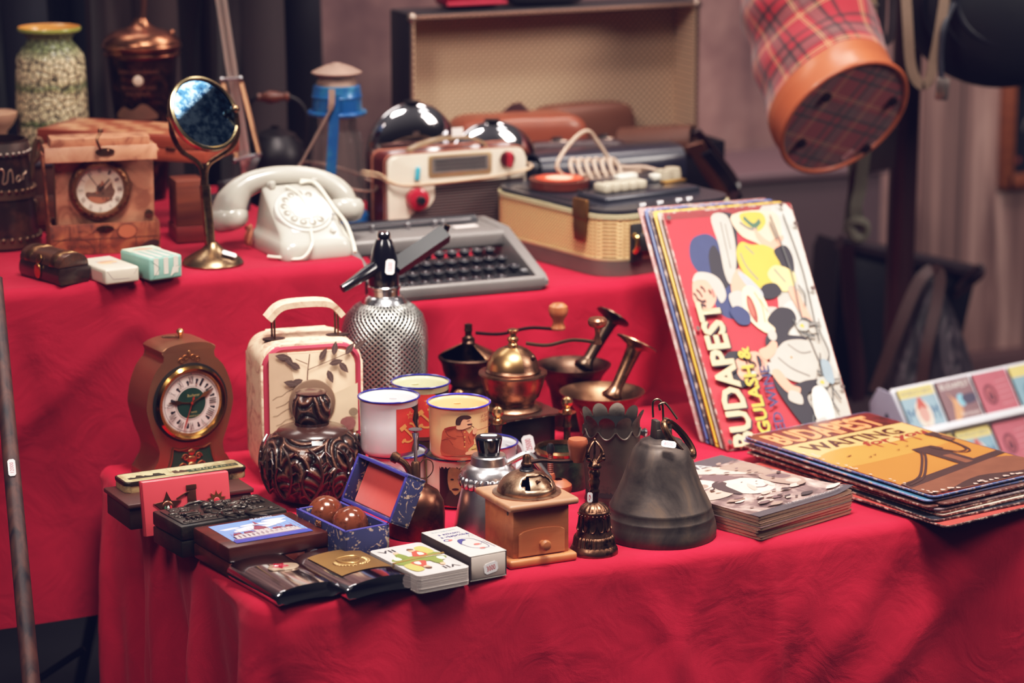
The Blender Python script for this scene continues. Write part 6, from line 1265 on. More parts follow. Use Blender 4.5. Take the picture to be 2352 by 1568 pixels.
# ---------------------------------------------------------------- wrapped soaps
def soap(Fp, Rp, Lp, yb_, lab, cm, deco):
    px = Fp[0]+3; h = zat(at(px, yb_, ZL), Fp[1]); loc, rz, w, d = bx(Fp, Rp, Lp, h, ZL); t = T('soap_packet', lab, 'soap', loc, rz)
    g = G(cm); g.box((0, 0, h/2), (w, d, h), .003, 3); deco(g, w, d, h); g.obj('wrapper', t, sharp=50); return t, w, d, h
FLD = C('#a89a96', .6, var=0)
def d1(g, w, d, h):
    g.art(flat(h+.0001)); g.shape(ell(0, d*.02, w*.28, d*.14), C('#dcae86', .5)); g.text('Savon', 0, d*.12, w*.5, d*.07, C('#8a6fa0', .5, var=0)); g.shape([(-w*.2, d*.07), (w*.22, d*.1), (w*.2, d*.05), (-w*.18, d*.0)], C('#cf8a6a', .5)); g.line([(w*.05, -d*.08), (w*.2, -d*.12)], .0016, C('#6f6fb0', .5))
    g.art(upright(-d/2-.0002)); g.line([(-w*.45, h*.9), (-w*.28, h*.35), (w*.2, h*.3)], .0006, FLD); g.line([(w*.45, h*.92), (w*.34, h*.55)], .0005, FLD)
    g.art(lambda u, v, q: (-w/2-.0002-q, u, v)); g.shape([(-d*.4, h*.25), (d*.1, h*.25), (d*.1, h*.75), (-d*.4, h*.75)], C('#dfb3a6', .5, var=.1))
soap((242, 620), (319, 610), (177, 595), 656, 'cream wrapped soap bar with faint printed oval, beside the tiny chest', C('#cdbfae', .45, 0, .06), d1)
TEAL = C('#86b0a3', .4, 0, .08); 
def d2(g, w, d, h):
    WS = C('#d9cdc0', .45, var=.05); g.art(flat(h+.0001))
    for x in (-.36, -.12, .12, .36): g.shape([(w*(x-.055), -d*.48), (w*(x+.055), -d*.48), (w*(x+.055), d*.2), (w*(x-.055), d*.2)], WS)
    g.shape([(-w*.48, d*.15), (w*.48, d*.15), (w*.48, d*.48), (-w*.48, d*.48)], C('#c5cdb5', .45)); g.shape(sm([(-w*.3, d*.28), (0, d*.38), (w*.3, d*.26), (w*.1, d*.2)], 4), C('#c98f7a', .5))
    g.art(upright(-d/2-.0002)); 
    for x in (-.3, 0, .3): g.shape([(w*(x-.07), h*.25), (w*(x+.07), h*.25), (w*(x+.07), h*.97), (w*(x-.07), h*.97)], WS)
    TD = C('#4f7f78', .5, var=0); g.line([(-w*.46, h*.9), (-w*.2, h*.55), (-w*.4, h*.1)], .0006, TD); g.line([(w*.2, h*.1), (w*.3, h*.55), (w*.46, h*.5)], .0006, TD); g.shape([(w*.12, h*.12), (w*.2, h*.52), (w*.42, h*.52), (w*.3, h*.3)], WS)
soap((343, 594), (422, 585), (268, 574), 647, 'teal and white striped soap bar wrapped in paper, beside the mirror foot', TEAL, d2)
# ---------------------------------------------------------------- trunk shaped clock box
a, b = at(117, 589, ZL), at(366, 573, ZL); rz = R(-9); s = pp(a); w = 252/s; D = .062; h = zat(a, 519)
ctr = a+V((w*cos(rz)-D*sin(rz), w*sin(rz)+D*cos(rz), 0))/2
t = T('clock_box', 'map printed trunk shaped box holding a round bronze clock under an open flap', 'clock', ctr, rz)
MAP = N('old map paper', .55); n1 = MAP.noise(30, 5, None, 2); MAP = MAP.col(MAP.ramp(n1, [(.3, '#4a2016'), (.48, '#7d4026'), (.56, '#8f5234'), (.75, '#a8683f')]))
MAPL = N('faded map paper', .5); n1 = MAPL.noise(22, 5, None, 2); MAPL = MAPL.col(MAPL.ramp(n1, [(.36, '#85503a'), (.47, '#ac7256'), (.7, '#bf876a')]))
g = G(MAP); th = .004
g.box((0, -D/2+th/2, h/2), (w, th, h), .0006); g.box((0, D/2-th/2, h/2), (w, th, h), .0006)
for x in (-1, 1): g.box((x*(w-th)/2, 0, h/2), (th, D-2*th, h), .0006)
g.box((0, 0, .002), (w-2*th, D-2*th, .004))
g.art(upright(-D/2-.0002)); LN = C('#4d2416', .6, var=0); g.line([(-w*.48, h*.5), (w*.48, h*.52)], .0012, LN); g.line([(-w*.32, h*.95), (-w*.32, h*.5)], .001, LN); g.line([(-w*.05, h*.5), (-w*.05, 0.001)], .001, LN); g.line([(w*.28, h*.5), (w*.28, 0.001)], .001, LN); g.text('CHURCHO', -w*.22, h*.27, w*.26, h*.12, LN)
g.line([(-w*.3+.03*cos(q), .002+.022*sin(q)) for q in [pi*i/10 for i in range(11)]], .0007, LN); g.shape(ell(w*.2, h*.72, .012, .009), C('#a8603f', .6)); g.line(ell(w*.2, h*.72, .013, .010), .0007, LN); g.shape(ell(w*.4, h*.2, .014, .007, .4), C('#35160f', .6)); g.line([(-w*.25+.008*i, h*.75+.003*sin(i*2.2)) for i in range(8)], .0006, LN)
g.obj('lower_box', t)
g = G(C('#4a3422', .35, .9)); g.prism(ell(0, 0, .012, .0045, 0, 20), .0014, M.Translation(V((w*.0, -D/2-.0014, h*.83))) @ QXZ(0), .0004); g.box((0, -D/2-.002, h*.83), (.003, .003, .008), .0006); g.obj('latch_plate', t)
zi = zat(a, 358); wi = w*.895
g = G(MAPL); yi = -D/2+.014; g.box((.003, yi+.015, (zi+.004)/2+.002), (wi, .03, zi-.004), .001); g.obj('clock_block', t)
zc = zat(a, 443)*1.0; r0 = 72/s; cx = -.004
BZC = C('#8a5c40', .4, .9, .3, 60, .4, 220, dirt='#4a2a1c', dsc=70); g = G(BZC); g.lathe([(r0, 0), (r0, .003), (r0*.96, .006), (r0*.86, .0085), (r0*.78, .008), (r0*.75, .005), (r0*.74, .0015)], 72, (cx, yi, zc), (0, -1, 0), False)
for i in range(64): q = 2*pi*i/64; g.sph((cx+r0*.96*cos(q), yi-.006, zc+r0*.96*sin(q)), .0016, n=6)
for i in range(28): q = 2*pi*i/28; g.tube([(cx+r0*(.86+.035*cos(k_*1.2))*cos(q+.035*k_), yi-.0085, zc+r0*(.86+.035*cos(k_*1.2))*sin(q+.035*k_)) for k_ in range(-2, 3)], .0009, 5)
g.obj('bezel', t)
g = G(); g.art(lambda u, v, q: (cx+u, yi-.003-q, zc+v), .00008); Q = r0*.75; g.shape(ell(0, 0, Q, n=44), C('#dcc9b8', .45, var=.05, sc=30)); g.shape(ell(0, 0, Q*.66, n=36), C('#d3b9a2', .45, var=.15, sc=60))
BRN, BR2 = C('#6a4a3a', .5, var=.2, sc=200), C('#a5664a', .5, var=.2); rn = random.Random(5)
g.shape(sm([(-Q*.55, -Q*.1), (-Q*.3, -Q*.12), (0, -Q*.05), (Q*.55, Q*.02), (Q*.62, -Q*.2), (Q*.4, -Q*.52), (0, -Q*.63), (-Q*.4, -Q*.5), (-Q*.62, -Q*.25)], 4), BRN); g.shape(sm([(-Q*.5, -Q*.3), (0, -Q*.35), (Q*.4, -Q*.4), (0, -Q*.6), (-Q*.4, -Q*.48)], 4), BR2)
g.shape([(-Q*.15, -Q*.1), (-Q*.15, Q*.1), (0, Q*.25), (Q*.2, Q*.1), (Q*.2, -Q*.1)], BRN); g.shape([(Q*.0, Q*.15), (Q*.1, Q*.4), (Q*.24, Q*.15)], BR2); g.shape([(Q*.2, Q*.0), (Q*.5, Q*.3), (Q*.58, Q*.0)], BRN)
for i in range(12): g.shape(ell(rn.uniform(-.5, .5)*Q, rn.uniform(-.45, -.1)*Q, Q*.05, Q*.03), rn.choice([BRN, BR2, C('#3d2a24', .5)]))
numerals(g, 0, 0, Q*.83, Q*.2, C('#3d2a24', .5, var=0)); HB = C('#1c1414', .4, var=0)
g.line([(0, 0), (-Q*.52, Q*.72)], Q*.03, HB); g.line([(0, 0), (Q*.42, Q*.45)], Q*.05, HB); g.shape(ell(0, 0, Q*.05), HB); g.obj('dial', t)
g = G(BRASS); g.lathe([(.004, 0), (.006, .002), (.006, .006), (0, .007)], 16, (wi*.46, yi, zat(a, 504)), (0, -1, 0)); g.obj('knob', t)
g = G(MAPL); zf = zat(a, 330); yl = -D/2-.006
g.box((.0, 0, zi+.003), (w*1.01, D+.012, .005), .0008); g.box((-.003, yl, zi-.003+.004), (w*1.015, .0035, (zf-zi)+.004), .0008, rot=(R(-14), 0, 0)); g.box((.0, D*.2, zi+.012), (w*.9, D*.7, .012), .001); g.obj('flap', t)
g = G(MAP); g.box((-w*.5-.002, -.004, (h+zi)/2), (.003, D*.5, zi-h), .0006, rot=(0, R(-3), 0)); g.obj('side_panel', t)
g = G(OLDBR); g.tube([(-.004, yl-.002, zi+.006), (-.006, yl-.012, zi+.012), (-.009, yl-.012, zi+.022), (-.003, yl-.004, zi+.030)], .002, 8, smooth=5); g.sph((-.003, yl-.003, zi+.032), .0038, n=12); g.prism(ell(0, 0, .013, .005, 0, 16), .0014, M.Translation(V((.002, yl-.0045, zi+.004))) @ QXZ(0)); g.sph((.006, yl-.005, zi+.005), .003, n=10); g.obj('hook', t)
# ---------------------------------------------------------------- leather jug at the left edge
p = at(2, 572, ZL)+V((.010, .026, 0)); s = pp(p); t = T('leather_jug', 'dark leather covered jug with scalloped metal bands and curly lettering at the left edge', 'jug', p)
LJ = C('#241512', .3, 0, .45, 20, .2, 60, dirt='#4a2a20', dsc=14, coat=.3); zt = zat(p, 318)
g = G(LJ); r0, r1 = 84/s, 62/s; g.lathe([(0, 0), (r0, 0), (r0, .003), (r0*.9, zt*.42), (r1, zt), (r1*.95, zt), (r0*.8, .01), (0, .01)], 48, cap=False); g.obj('body', t)
SC_ = C('#7a5a48', .4, .9, .3, 60, .2, 200); 
for z0, rr, nm_, up in ((zt*.985, r1, 'rim_band', -1), (zt*.47, r0*.895, 'waist_band', 1), (.004, r0*1.0, 'foot_band', 1)):
    g = G(SC_ if up > 0 else C('#8f8078', .35, .9, .2)); hh = .018 if up < 0 else .014
    def band(u, v): a = 2*pi*u; k = abs(sin(a*14)); z = z0+up*(v*hh*(.7+.3*k)); rr_ = rr*1.02+(0 if up > 0 else 0); zz = z; base = r0+(r1-r0)*min(1, max(0, zz/zt)); return ((base*1.03+.001)*cos(a), (base*1.03+.001)*sin(a), zz)
    g.grid(band, 168, 3, True)
    for i in range(28): a_ = 2*pi*i/28; bz = z0+up*hh*.8; base = r0+(r1-r0)*min(1, bz/zt); g.sph(((base*1.03+.001)*cos(a_), (base*1.03+.001)*sin(a_), bz), .0035, (1, 1, 1), 6)
    g.obj(nm_, t, sharp=60)
g = G(C('#b89a86', .4, .7)); zl = zt*.68; rl = r0+(r1-r0)*.68+.0015
def onj(u, v): a_ = AF+u/rl; return (rl*cos(a_), rl*sin(a_), zl+v)
for P_ in ([(-.012, 0), (-.008, .008), (-.003, .012), (0, .006), (-.002, -.008), (.004, -.006), (.006, .006), (.010, .010), (.012, .0), (.012, -.008)], [(.020, .002), (.017, -.004), (.020, -.007), (.024, -.003), (.022, .002), (.025, -.005)], [(.028, -.005), (.029, .002), (.033, .003), (.035, .006)]): g.tube([onj(u+.012, v) for u, v in P_], .0011, 6, smooth=4)
g.obj('lettering', t)
g = G(C('#6a4a36', .4, .6)); g.tube([off(p, 62, 402), off(p, 72, 410), off(p, 78, 345), off(p, 88, 318), off(p, 98, 340), off(p, 80, 372)], .0035, 8, smooth=5); g.tube([off(p, 76, 460), off(p, 84, 470), off(p, 80, 500), off(p, 72, 505)], .003, 8, smooth=4); g.obj('side_hook', t)
# pedestal dish behind the jug
p = at(-6, 500, ZL); p = V((atY(-6, 275, 1.22).x, 1.22, ZL)); s = pp(p); t = T('pedestal_bowl', 'pale pinkish turned bowl cut by the left edge behind the jug', 'bowl', p)
g = G(C('#c9977c', .5, 0, .1)); P = prof(p, [(16, 330), (22, 300), (36, 285), (44, 268), (45, 258), (42, 256), (20, 262), (0, 264)]); g.lathe([(0, 0), (.028, 0), (.026, .006), (.010, .012), (.010, P[0][1]*.8)]+P, 36, cap=False); g.obj('bowl', t)
# ---------------------------------------------------------------- crackle vase and copper canister behind
def crackle():
    g = N('crackle glaze', .4, 0, Coat_Weight=.2); q = g.sep(); co = g.mapv((1, 1, .75)); v = g.n('TexVoronoi', {'Vector': co, 'Scale': 120.0}, feature='DISTANCE_TO_EDGE')[0]; v2 = g.n('TexVoronoi', {'Vector': co, 'Scale': 120.0}, feature='F1')[0]
    crack = g.ramp(v, [(.03, 1), (.10, 0)]); z = g.math('MULTIPLY_ADD', g.noise(40, 3), .02, q[2]); base = g.ramp(g.math('MULTIPLY', z, 3.5), [(.0, '#d6bc98'), (1, '#decda8')])
    bands = g.ramp(g.math('MULTIPLY', z, 4.0), [(.30, 0), (.335, 1), (.37, 0), (.50, 0), (.535, 1), (.57, 0), (.71, 0), (.745, .85), (.79, 0), (.9, 0), (.97, .8)])
    c = g.mix(bands, base, lin('#57703a')); c = g.mix(crack, c, lin('#35301c')); g.bump(g.ramp(v, [(.0, 0), (.2, 1)]), .6, .002); return g.col(c)
YV = 1.235; p = V((atY(118, 200, YV).x, YV, ZL)); s = pp(p); t = T('ceramic_vase', 'cream and green crackle glazed ceramic vase with flared orange rim', 'vase', p)
P = prof(p, [(78, 330), (82, 260), (80, 190), (77, 135), (74, 124), (62, 108), (52, 96), (50, 88), (56, 78), (70, 70)]); g = G(crackle()); g.lathe([(0, 0), (.036, 0), (.044, .02)]+P, 56, cap=False); z1, r1 = P[-1][1], P[-1][0]
g.m(C('#9aa04c', .3, coat=.4)).lathe([(r1, z1), (r1*1.03, z1+.003), (r1*1.0, z1+.0055)], 56, cap=False); g.m(C('#d08a3c', .35, coat=.3)).lathe([(r1, z1+.0055), (r1*.8, z1-.001), (r1*.68, z1-.012), (0, z1-.06)], 56, cap=False); g.obj('body', t, sharp=70)
p = V((atY(328, 200, YV).x, YV, ZL)); s = pp(p); t = T('copper_canister', 'tall dark copper canister with stepped lid, long finial and pale button on its front', 'canister', p)
CPD = N('dark printed copper', .3, .85); n1 = CPD.noise(18, 6, None, 2.5, .7); CPD.bump(n1, .3, .004); CPD = CPD.col(CPD.ramp(n1, [(.42, '#1c1012'), (.55, '#3d2420'), (.68, '#8a4a34')]))
P = prof(p, [(66, 280), (74, 200), (80, 128)]); g = G(CPD); g.lathe([(0, 0), (.03, 0), (.034, .03)]+P, 48, cap=False); g.obj('body', t)
CPL = C('#a06a50', .28, 1, .15, 30, dirt='#6a3a2a', dsc=16); g = G(CPL); g.lathe(prof(p, [(84, 128), (88, 122), (84, 118), (84, 114), (90, 108), (91, 102), (88, 99), (88, 96), (86, 92), (76, 80), (64, 72), (40, 66), (24, 58), (16, 46), (13, 42), (0, 40)]), 56); g.sph((zat(p, 0)*0+.044, -.01, zat(p, 76)), .0045, n=10); g.obj('lid', t)
g = G(C('#a5705e', .3, .9)); g.tube([off(p, 328, 44), off(p, 330, 20), off(p, 331, -30)], [.0048, .0042, .0052], 10); g.obj('finial', t)
g = G(C('#d9c0ae', .3)); q = AF; g.lathe([(.0075, 0), (.0075, .003), (.005, .004), (0, .0042)], 18, V((P[1][0]*1.02*cos(q), P[1][0]*1.02*sin(q), zat(p, 175))), V((cos(q), sin(q), 0))); g.obj('button', t)
g = G(X=M()); rr = P[1][0]*1.04; g.art(lambda u, v, h_: ((rr+h_+.0005)*cos(AF+u/rr), (rr+h_+.0005)*sin(AF+u/rr), v), .0001, .004); CT = C('#8a5240', .4, .6, var=.1)
g.text('SARATOGA SPRING', 0, zat(p, 156), .062, .006, CT); g.text('MANUFACTURED', 0, zat(p, 192), .052, .005, CT); g.text('PATENT', 0, zat(p, 206), .034, .006, CT); g.shape(sm([(-.034, zat(p, 262)), (-.024, zat(p, 236)), (-.01, zat(p, 242)), (.004, zat(p, 228)), (.016, zat(p, 236)), (.026, zat(p, 262))], 4), C('#8a5f4c', .4, .5, var=.2)); g.obj('engraving', t)
# ---------------------------------------------------------------- folded chess set on a dark wooden cabinet
YC = 1.085; q = atY(84, 296, YC); zc = q.z; hB = zat(q, 0)*0+.037
a = q; b = at(470, 317, zc); c = at(134, 268, zc); rz = atan2((b-a).y, (b-a).x); w, d = (b-a).length, (c-a).length
ctr = a+V((w*cos(rz)-d*sin(rz), w*sin(rz)+d*cos(rz), 0))/2; hc = .036
t = T('chess_box', 'folded wooden chessboard box with checkered top and small brass hinges', 'chess box', ctr-V((0, 0, hc)), rz)
CBW = wood('#7a2f1e', '#a04a30', .7, 'X', .35, coat=.3); g = G(CBW); g.box((0, 0, hc*.25), (w, d, hc*.48), .001); g.obj('lower_half', t)
g = G(CBW); g.box((0, 0, hc*.76), (w, d, hc*.48), .001); g.art(flat(hc+.0001)); LTW, DKW = C('#c98a68', .35, var=.15, coat=.3), C('#a3573c', .35, var=.15, coat=.3)
g.shape([(-w*.45, -d*.42), (w*.45, -d*.42), (w*.45, d*.42), (-w*.45, d*.42)], DKW)
for i in range(8):
    for j in range(4):
        if (i+j) % 2: g.shape([(w*(-.45+.9*i/8), d*(-.42+.84*j/4)), (w*(-.45+.9*(i+1)/8), d*(-.42+.84*j/4)), (w*(-.45+.9*(i+1)/8), d*(-.42+.84*(j+1)/4)), (w*(-.45+.9*i/8), d*(-.42+.84*(j+1)/4))], LTW)
g.obj('upper_half', t, sharp=30)
g = G(BRASSL)
for x in (-.34, .30): g = G(BRASSL); g.box((w*x, -d/2-.0008, hc*.5), (.014, .0016, .005), .0004); g.obj('hinge', t)
zcab = zc-hc-.0015; A0 = V((-.06, .865, ZL)); t = T('wooden_cabinet', 'dark brown wooden cabinet with panelled front under the chess box', 'cabinet', V((.055, 1.10, ZL)), R(-4))
hcab = zcab-ZL; g = G(wood('#2c120d', '#572a1c', .5, 'Z', .4, coat=.2)); g.box((0, 0, hcab/2), (.28, .13, hcab-.002), .002); g.obj('body', t)
g = G(wood('#3a1a12', '#6b3422', .5, 'X', .4)); 
for x in (.005, .075): g.box((x, -.0665, hcab*.30), (.055, .004, hcab*.42), .002); g.box((x, -.0685, hcab*.30), (.042, .002, hcab*.32), .001)
g.obj('drawer_front', t)
g = G(C('#5d5560', .3, .6)); g.box((.03, -.066, hcab-.004), (.24, .006, .006), .001); g.obj('metal_strip', t)
a, b = at(411, 560, ZL), at(482, 557, ZL); t = T('wooden_block_box', 'small upright reddish brown wooden box beside the mirror pole', 'box', (a+b)/2+V((.0, .030, 0)), R(-5)); s = pp(a); w = (b-a).length; h = zat(a, 416)
g = G(wood('#4a2018', '#7d4028', .8, 'X', .4)); g.box((0, 0, h*.63), (w*.93, .05, h*.72), .001); g.obj('upper_box', t)
g = G(wood('#5a1a18', '#7a2a24', .8, 'X', .4)); g.box((0, 0, h*.135), (w, .056, h*.26), .001); g.obj('base', t)
# ---------------------------------------------------------------- spring arm lamp
YL_ = 1.10; b0 = atY(575, 400, YL_); p = V((min(b0.x+.015, .325), YL_, ZL)); t = T('spring_arm_lamp', 'desk lamp with long pale metal arm and coiled tension springs rising out of view', 'lamp', p)
g = G(C('#3b3336', .5, .4)); g.lathe([(.0, 0), (.038, 0), (.038, .014), (.034, .018), (.010, .02), (.009, .04), (0, .04)], 32); g.obj('base', t)
AR = C('#c4b2aa', .35, .6, .06); g = G(AR); tq = lambda x, y, d_=0: off(p, x, y, d_+0)
A_, B_ = atY(502, -40, YL_)-p, atY(572, 420, YL_)-p; dv = (B_-A_).normalized(); sd = VV.cross(dv).normalized()
for o_ in (-.0052, .0052): g.strap([A_+sd*o_, B_+sd*o_], .0052, .008, 0, sd)
g.strap([A_+VV*.003, B_+VV*.003], .0128, .002, 0, sd); g.obj('arm', t)
g = G(STEEL); oy = YL_
def ay(x, y): return atY(x, y, YL_-.012)-p
g.tube([ay(509, 182), ay(552, 180)], .0022, 8)
for x, y in ((509, 182), (552, 180)): g.sph(ay(x, y), .0042, n=10)
g.obj('upper_pin', t); g = G(STEEL); g.tube([ay(540, 368), ay(596, 354)], .0022, 8)
for x, y in ((540, 368), (596, 354)): g.sph(ay(x, y), .0042, n=10)
g.strap([ay(590, 360), ay(574, 400), B_+V((.01, 0, .0))], .010, .003, 2, VR); g.obj('lower_pin', t)
for (x0, y0), (x1, y1) in (((512, 190), (543, 362)), ((553, 188), (594, 350))):
    P0, P1 = ay(x0, y0), ay(x1, y1); d_ = (P1-P0); L_ = d_.length; d_.normalize(); u_ = d_.orthogonal().normalized(); v_ = d_.cross(u_); nn = 46
    g = G(C('#a87a5e', .35, .9)); g.tube([P0+d_*L_*k_/(nn*8)+(u_*cos(2*pi*k_/8)+v_*sin(2*pi*k_/8))*.0036 for k_ in range(nn*8+1)], .0009, 4); g.obj('tension_spring', t)
g = G(C('#3b3336', .5, .4)); g.tube([V((0, 0, .036)), B_.lerp(V((0, 0, .05)), .4), B_], .006, 10); g.obj('stem', t)
# ---------------------------------------------------------------- dark kettle behind the lamp
YK = 1.20; x_ = atY(632, 300, YK).x; p = V((x_, YK, ZR if x_ > .335 else ZL)); s = pp(p); t = T('iron_kettle', 'dark iron kettle with a turned wooden side handle in the shade behind the lantern', 'kettle', p)
IR = C('#1c1518', .4, .5, .3, 30, .2, 100); g = G(IR); P = prof(p, [(70, 400), (72, 360), (64, 330), (50, 316), (46, 308), (28, 300), (10, 294), (10, 288), (0, 286)]); g.lathe([(0, 0), (P[0][0]*.9, 0)]+P, 40, cap=False); g.obj('body', t)
g = G(IR); g.tube([off(p, 682, 390), off(p, 700, 330), off(p, 704, 270), off(p, 690, 238), off(p, 664, 222), off(p, 650, 222)], .0034, 8, smooth=5); g.tube([off(p, 574, 380), off(p, 566, 300), off(p, 575, 236), off(p, 590, 224)], .0034, 8, smooth=5); g.obj('bail', t)
g = G(wood('#3a1c14', '#7a3c24', 1, 'X', .35)); a_, b_ = off(p, 590, 224), off(p, 664, 222); L_ = (b_-a_).length; g.lathe([(.004, 0), (.007, .002), (.005, .006), (.0075, L_*.25), (.010, L_*.4), (.0085, L_*.6), (.005, L_*.85), (.0075, L_*.92), (.006, L_), (0, L_)], 18, a_, b_-a_); g.obj('handle', t)
# ---------------------------------------------------------------- blue kerosene lantern
YN = 1.03; x_ = atY(775, 300, YN).x; p = V((x_, YN, ZR if x_ > .37 else ZL)); s = pp(p); t = T('kerosene_lantern', 'blue kerosene lantern with rusty cap, glass chimney and wire bail', 'lantern', p)
BLUE = C('#14508a', .35, .2, .2, 40, .1, 200, dirt='#2f6d8f', dsc=14, coat=.2); RUST = C('#9d7f72', .6, .3, .2, 40, .2, 200)
tank = zat(p, 470)
g = G(BLUE); g.lathe([(0, 0), (.045, 0), (.047, .006), (.044, max(.03, tank*.8)), (.03, max(.036, tank)), (0, max(.037, tank))], 40); g.obj('fuel_tank', t)
def glass():
    g = N('smoky lamp glass', .03); g.set('Transmission Weight', .92); g.set('IOR', 1.12); g.set('Alpha', .42); return g.col('#e8d8d0')
g = G(glass()); g.lathe(prof(p, [(48, 470), (62, 440), (63, 380), (60, 330), (52, 306), (44, 295), (44, 268)]), 48, cap=False); g.obj('glass_chimney', t)
g = G(BLUE); g.lathe(prof(p, [(44, 268), (66, 262), (68, 257), (66, 253), (57, 252), (56, 222), (58, 220), (56, 217), (54, 197), (50, 194)]), 48); g.obj('collar', t)
g = G(RUST); g.lathe(prof(p, [(46, 196), (45, 186), (40, 180), (40, 174)]), 40); g.lathe(prof(p, [(40, 176), (56, 168), (57, 165), (40, 156), (22, 149), (14, 148), (12, 145), (0, 144)]), 48); g.obj('cap', t)
g = G(BLUE); f_ = AF
def lq(x, y, dd=-.044): return off(p, x, y, dd)
g.strap([lq(768, 215), lq(768, 232), lq(766, 300), lq(760, 400), lq(756, 480)], .0145, .005, 3, VR); g.obj('front_tube', t)
g = G(RUST); g.strap([lq(762, 205, -.048), lq(762, 235, -.049), lq(759, 252, -.048)], .009, .002, 2, VR); g.obj('strap_plate', t)
g = G(C('#a08478', .4, .8)); g.tube([lq(766, 240, -.050), lq(730, 305, -.06), lq(686, 385, -.07)], .0022, 8); g.tube([(.056*cos(q), .056*sin(q), zat(p, 405)+.018*sin(q-1)) for q in [2*pi*i/40 for i in range(40)]], .0018, 7, True); g.obj('wire_bail', t)
# ================================================================ raised right shelf
# ---------------------------------------------------------------- portable typewriter
a, b = at(924, 691, ZR), at(1262, 661, ZR); rz = atan2((b-a).y, (b-a).x); wv = (b-a).length; w = wv*1.18; c = at(1262, 661, ZR); d = .225
s = pp(a); ctr = b+V((-w*cos(rz)-d*sin(rz), -w*sin(rz)+d*cos(rz), 0))/2
t = T('typewriter', 'grey portable typewriter with rows of round black keys', 'typewriter', ctr, rz)
GM = C('#77716f', .45, .3, .08, 60, .15, 500); hf, hr = zat(b, 632), .062
g = G(GM); g.prism(rrect(w, d, .012), .006, None, .002)
for x in (-1, 1):
    g.prism([(-d/2, .004), (d/2, .004), (d/2, hr), (d*.12, hr), (-d/2+.012, hf), (-d/2, hf-.006)], .016, QYZ(x*(w/2-.008)-.008), .003, 3)
g.box((0, -d/2+.005, hf*.5), (w-.01, .012, hf), .004, 3); g.box((0, d*.27, hr-.014), (w-.02, d*.44, .024), .006, 3); g.obj('case', t)
g = G(C('#0d0c10', .5)); g.box((0, -d*.14, .010), (w-.032, d*.62, .008)); g.obj('key_bed', t)
KB = C('#0f0e13', .2, coat=.4); KT = C('#3a3840', .25, coat=.5); rn = random.Random(3)
proto = None; nk = [10, 11, 11, 10]
for r_ in range(4):
    y = -d*.36+r_*.0215; z = hf-.002+r_*.0085
    for k_ in range(nk[r_]):
        x = -w*.39+(k_+.5*(r_ % 2))*w*.78/10.6
        if proto is None:
            g = G(KB); g.lathe([(.0, -.006), (.0068, -.006), (.0072, 0), (.0062, .0012), (0, .0009)], 14); g.m(C('#8d8b92', .25, .6)).lathe([(.0066, .0004), (.0074, .0005), (.0074, -.0008)], 14, cap=False)
            g.art(flat(.0013)); g.text('ABEKMRSTXZ'[0], 0, 0, .004, .005, C('#b5b2b8', .4, var=0)); proto = g.obj('key', t)
            g = G(C('#2a282c', .4, .6)); g.box((0, .012, -.009), (.0025, .03, .0016)); g.obj('key_lever', proto); o = proto; proto.location = (x, y, z)
        else:
            o = proto.copy(); COL.objects.link(o); o.parent = t; o.location = (x, y, z)
            for ch in proto.children: c2 = ch.copy(); COL.objects.link(c2); c2.parent = o
        o.rotation_euler = (R(8), 0, 0)
g = G(KB); g.box((0, -d/2+.020, hf-.006), (w*.56, .009, .008), .003, 3); g.obj('space_bar', t)
g = G(C('#8f8d90', .3, .5))
for x in (-w*.44, w*.44): g.box((x, -d*.31, hf), (.018, .012, .005), .002)
g.obj('shift_key', t)
g = G(C('#15141a', .35)); g.lathe([(.0, -w*.40), (.014, -w*.40), (.014, w*.40), (0, w*.40)], 28, (0, d*.42, hr-.006), (1, 0, 0)); g.obj('platen', t)
g = G(STEEL)
for x in (-w*.25, -.01, w*.12, w*.17): g.lathe([(.003, 0), (.004, .006), (.002, .010), (0, .011)], 12, (x, d*.30, hr-.002))
g.box((-.0, d*.34, hr+.004), (w*.7, .003, .003), .001); g.obj('paper_rest', t)
X = M.Translation(V((w*.28, d*.24, hr-.0018))) @ M.Rotation(.06, 4, 'Z'); g = G(PAPER, X); g.box((0, 0, .0005), (.036, .014, .0006)); g.obj('paper_label', t)
# ---------------------------------------------------------------- valve radio
q = atY(889, 359, .978); p0 = V((q.x, q.y, ZR)); s = pp(p0); rz = R(1.5); w = 322/cos(R(22))/s; h = q.z-ZR; D = .05
ctr = p0+V((w*cos(rz)-D*sin(rz), w*sin(rz)+D*cos(rz), 0))/2
t = T('portable_radio', 'red and cream portable valve radio with dark grille, red knobs and carrying handle', 'radio', ctr, rz)
MAR = C('#541a18', .35, 0, .2, 40, coat=.3); CRM = C('#d6c6b4', .3, 0, .05, coat=.2)
g = G(MAR); g.prism([(x, z+h/2) for x, z in rrect(w*1.01, h, .012)], D, QXZ(-D/2+.004), .003, 3); g.obj('case', t)
g = G(C('#b0705a', .4, .3)); g.tube([(x, D/2+.003, z+h/2) for x, z in rrect(w*1.015, h*1.005, .012)], .0016, 6, True); g.tube([(x, -D/2+.008, z+h/2) for x, z in rrect(w*1.012, h*1.005, .012)], .0012, 6, True); g.obj('trim', t)
g = G(CRM); g.prism([(x, z+h/2) for x, z in rrect(w, h*.99, .014)], .012, QXZ(-D/2-.004), .004, 4); g.obj('front', t, sharp=50); yf = -D/2-.0042; Z = lambda y: h-(y-359)/s
GRL = N('ribbed grille', .6); q_ = GRL.sep(); GRL.bump(GRL.math('SINE', GRL.math('MULTIPLY', q_[2], 1500.0)), .6, .001); GRL = GRL.col(GRL.ramp(GRL.math('MULTIPLY_ADD', GRL.math('SINE', GRL.math('MULTIPLY', q_[2], 1500.0)), .5, .5), [(0, '#1c100f'), (1, '#4a2f28')]))
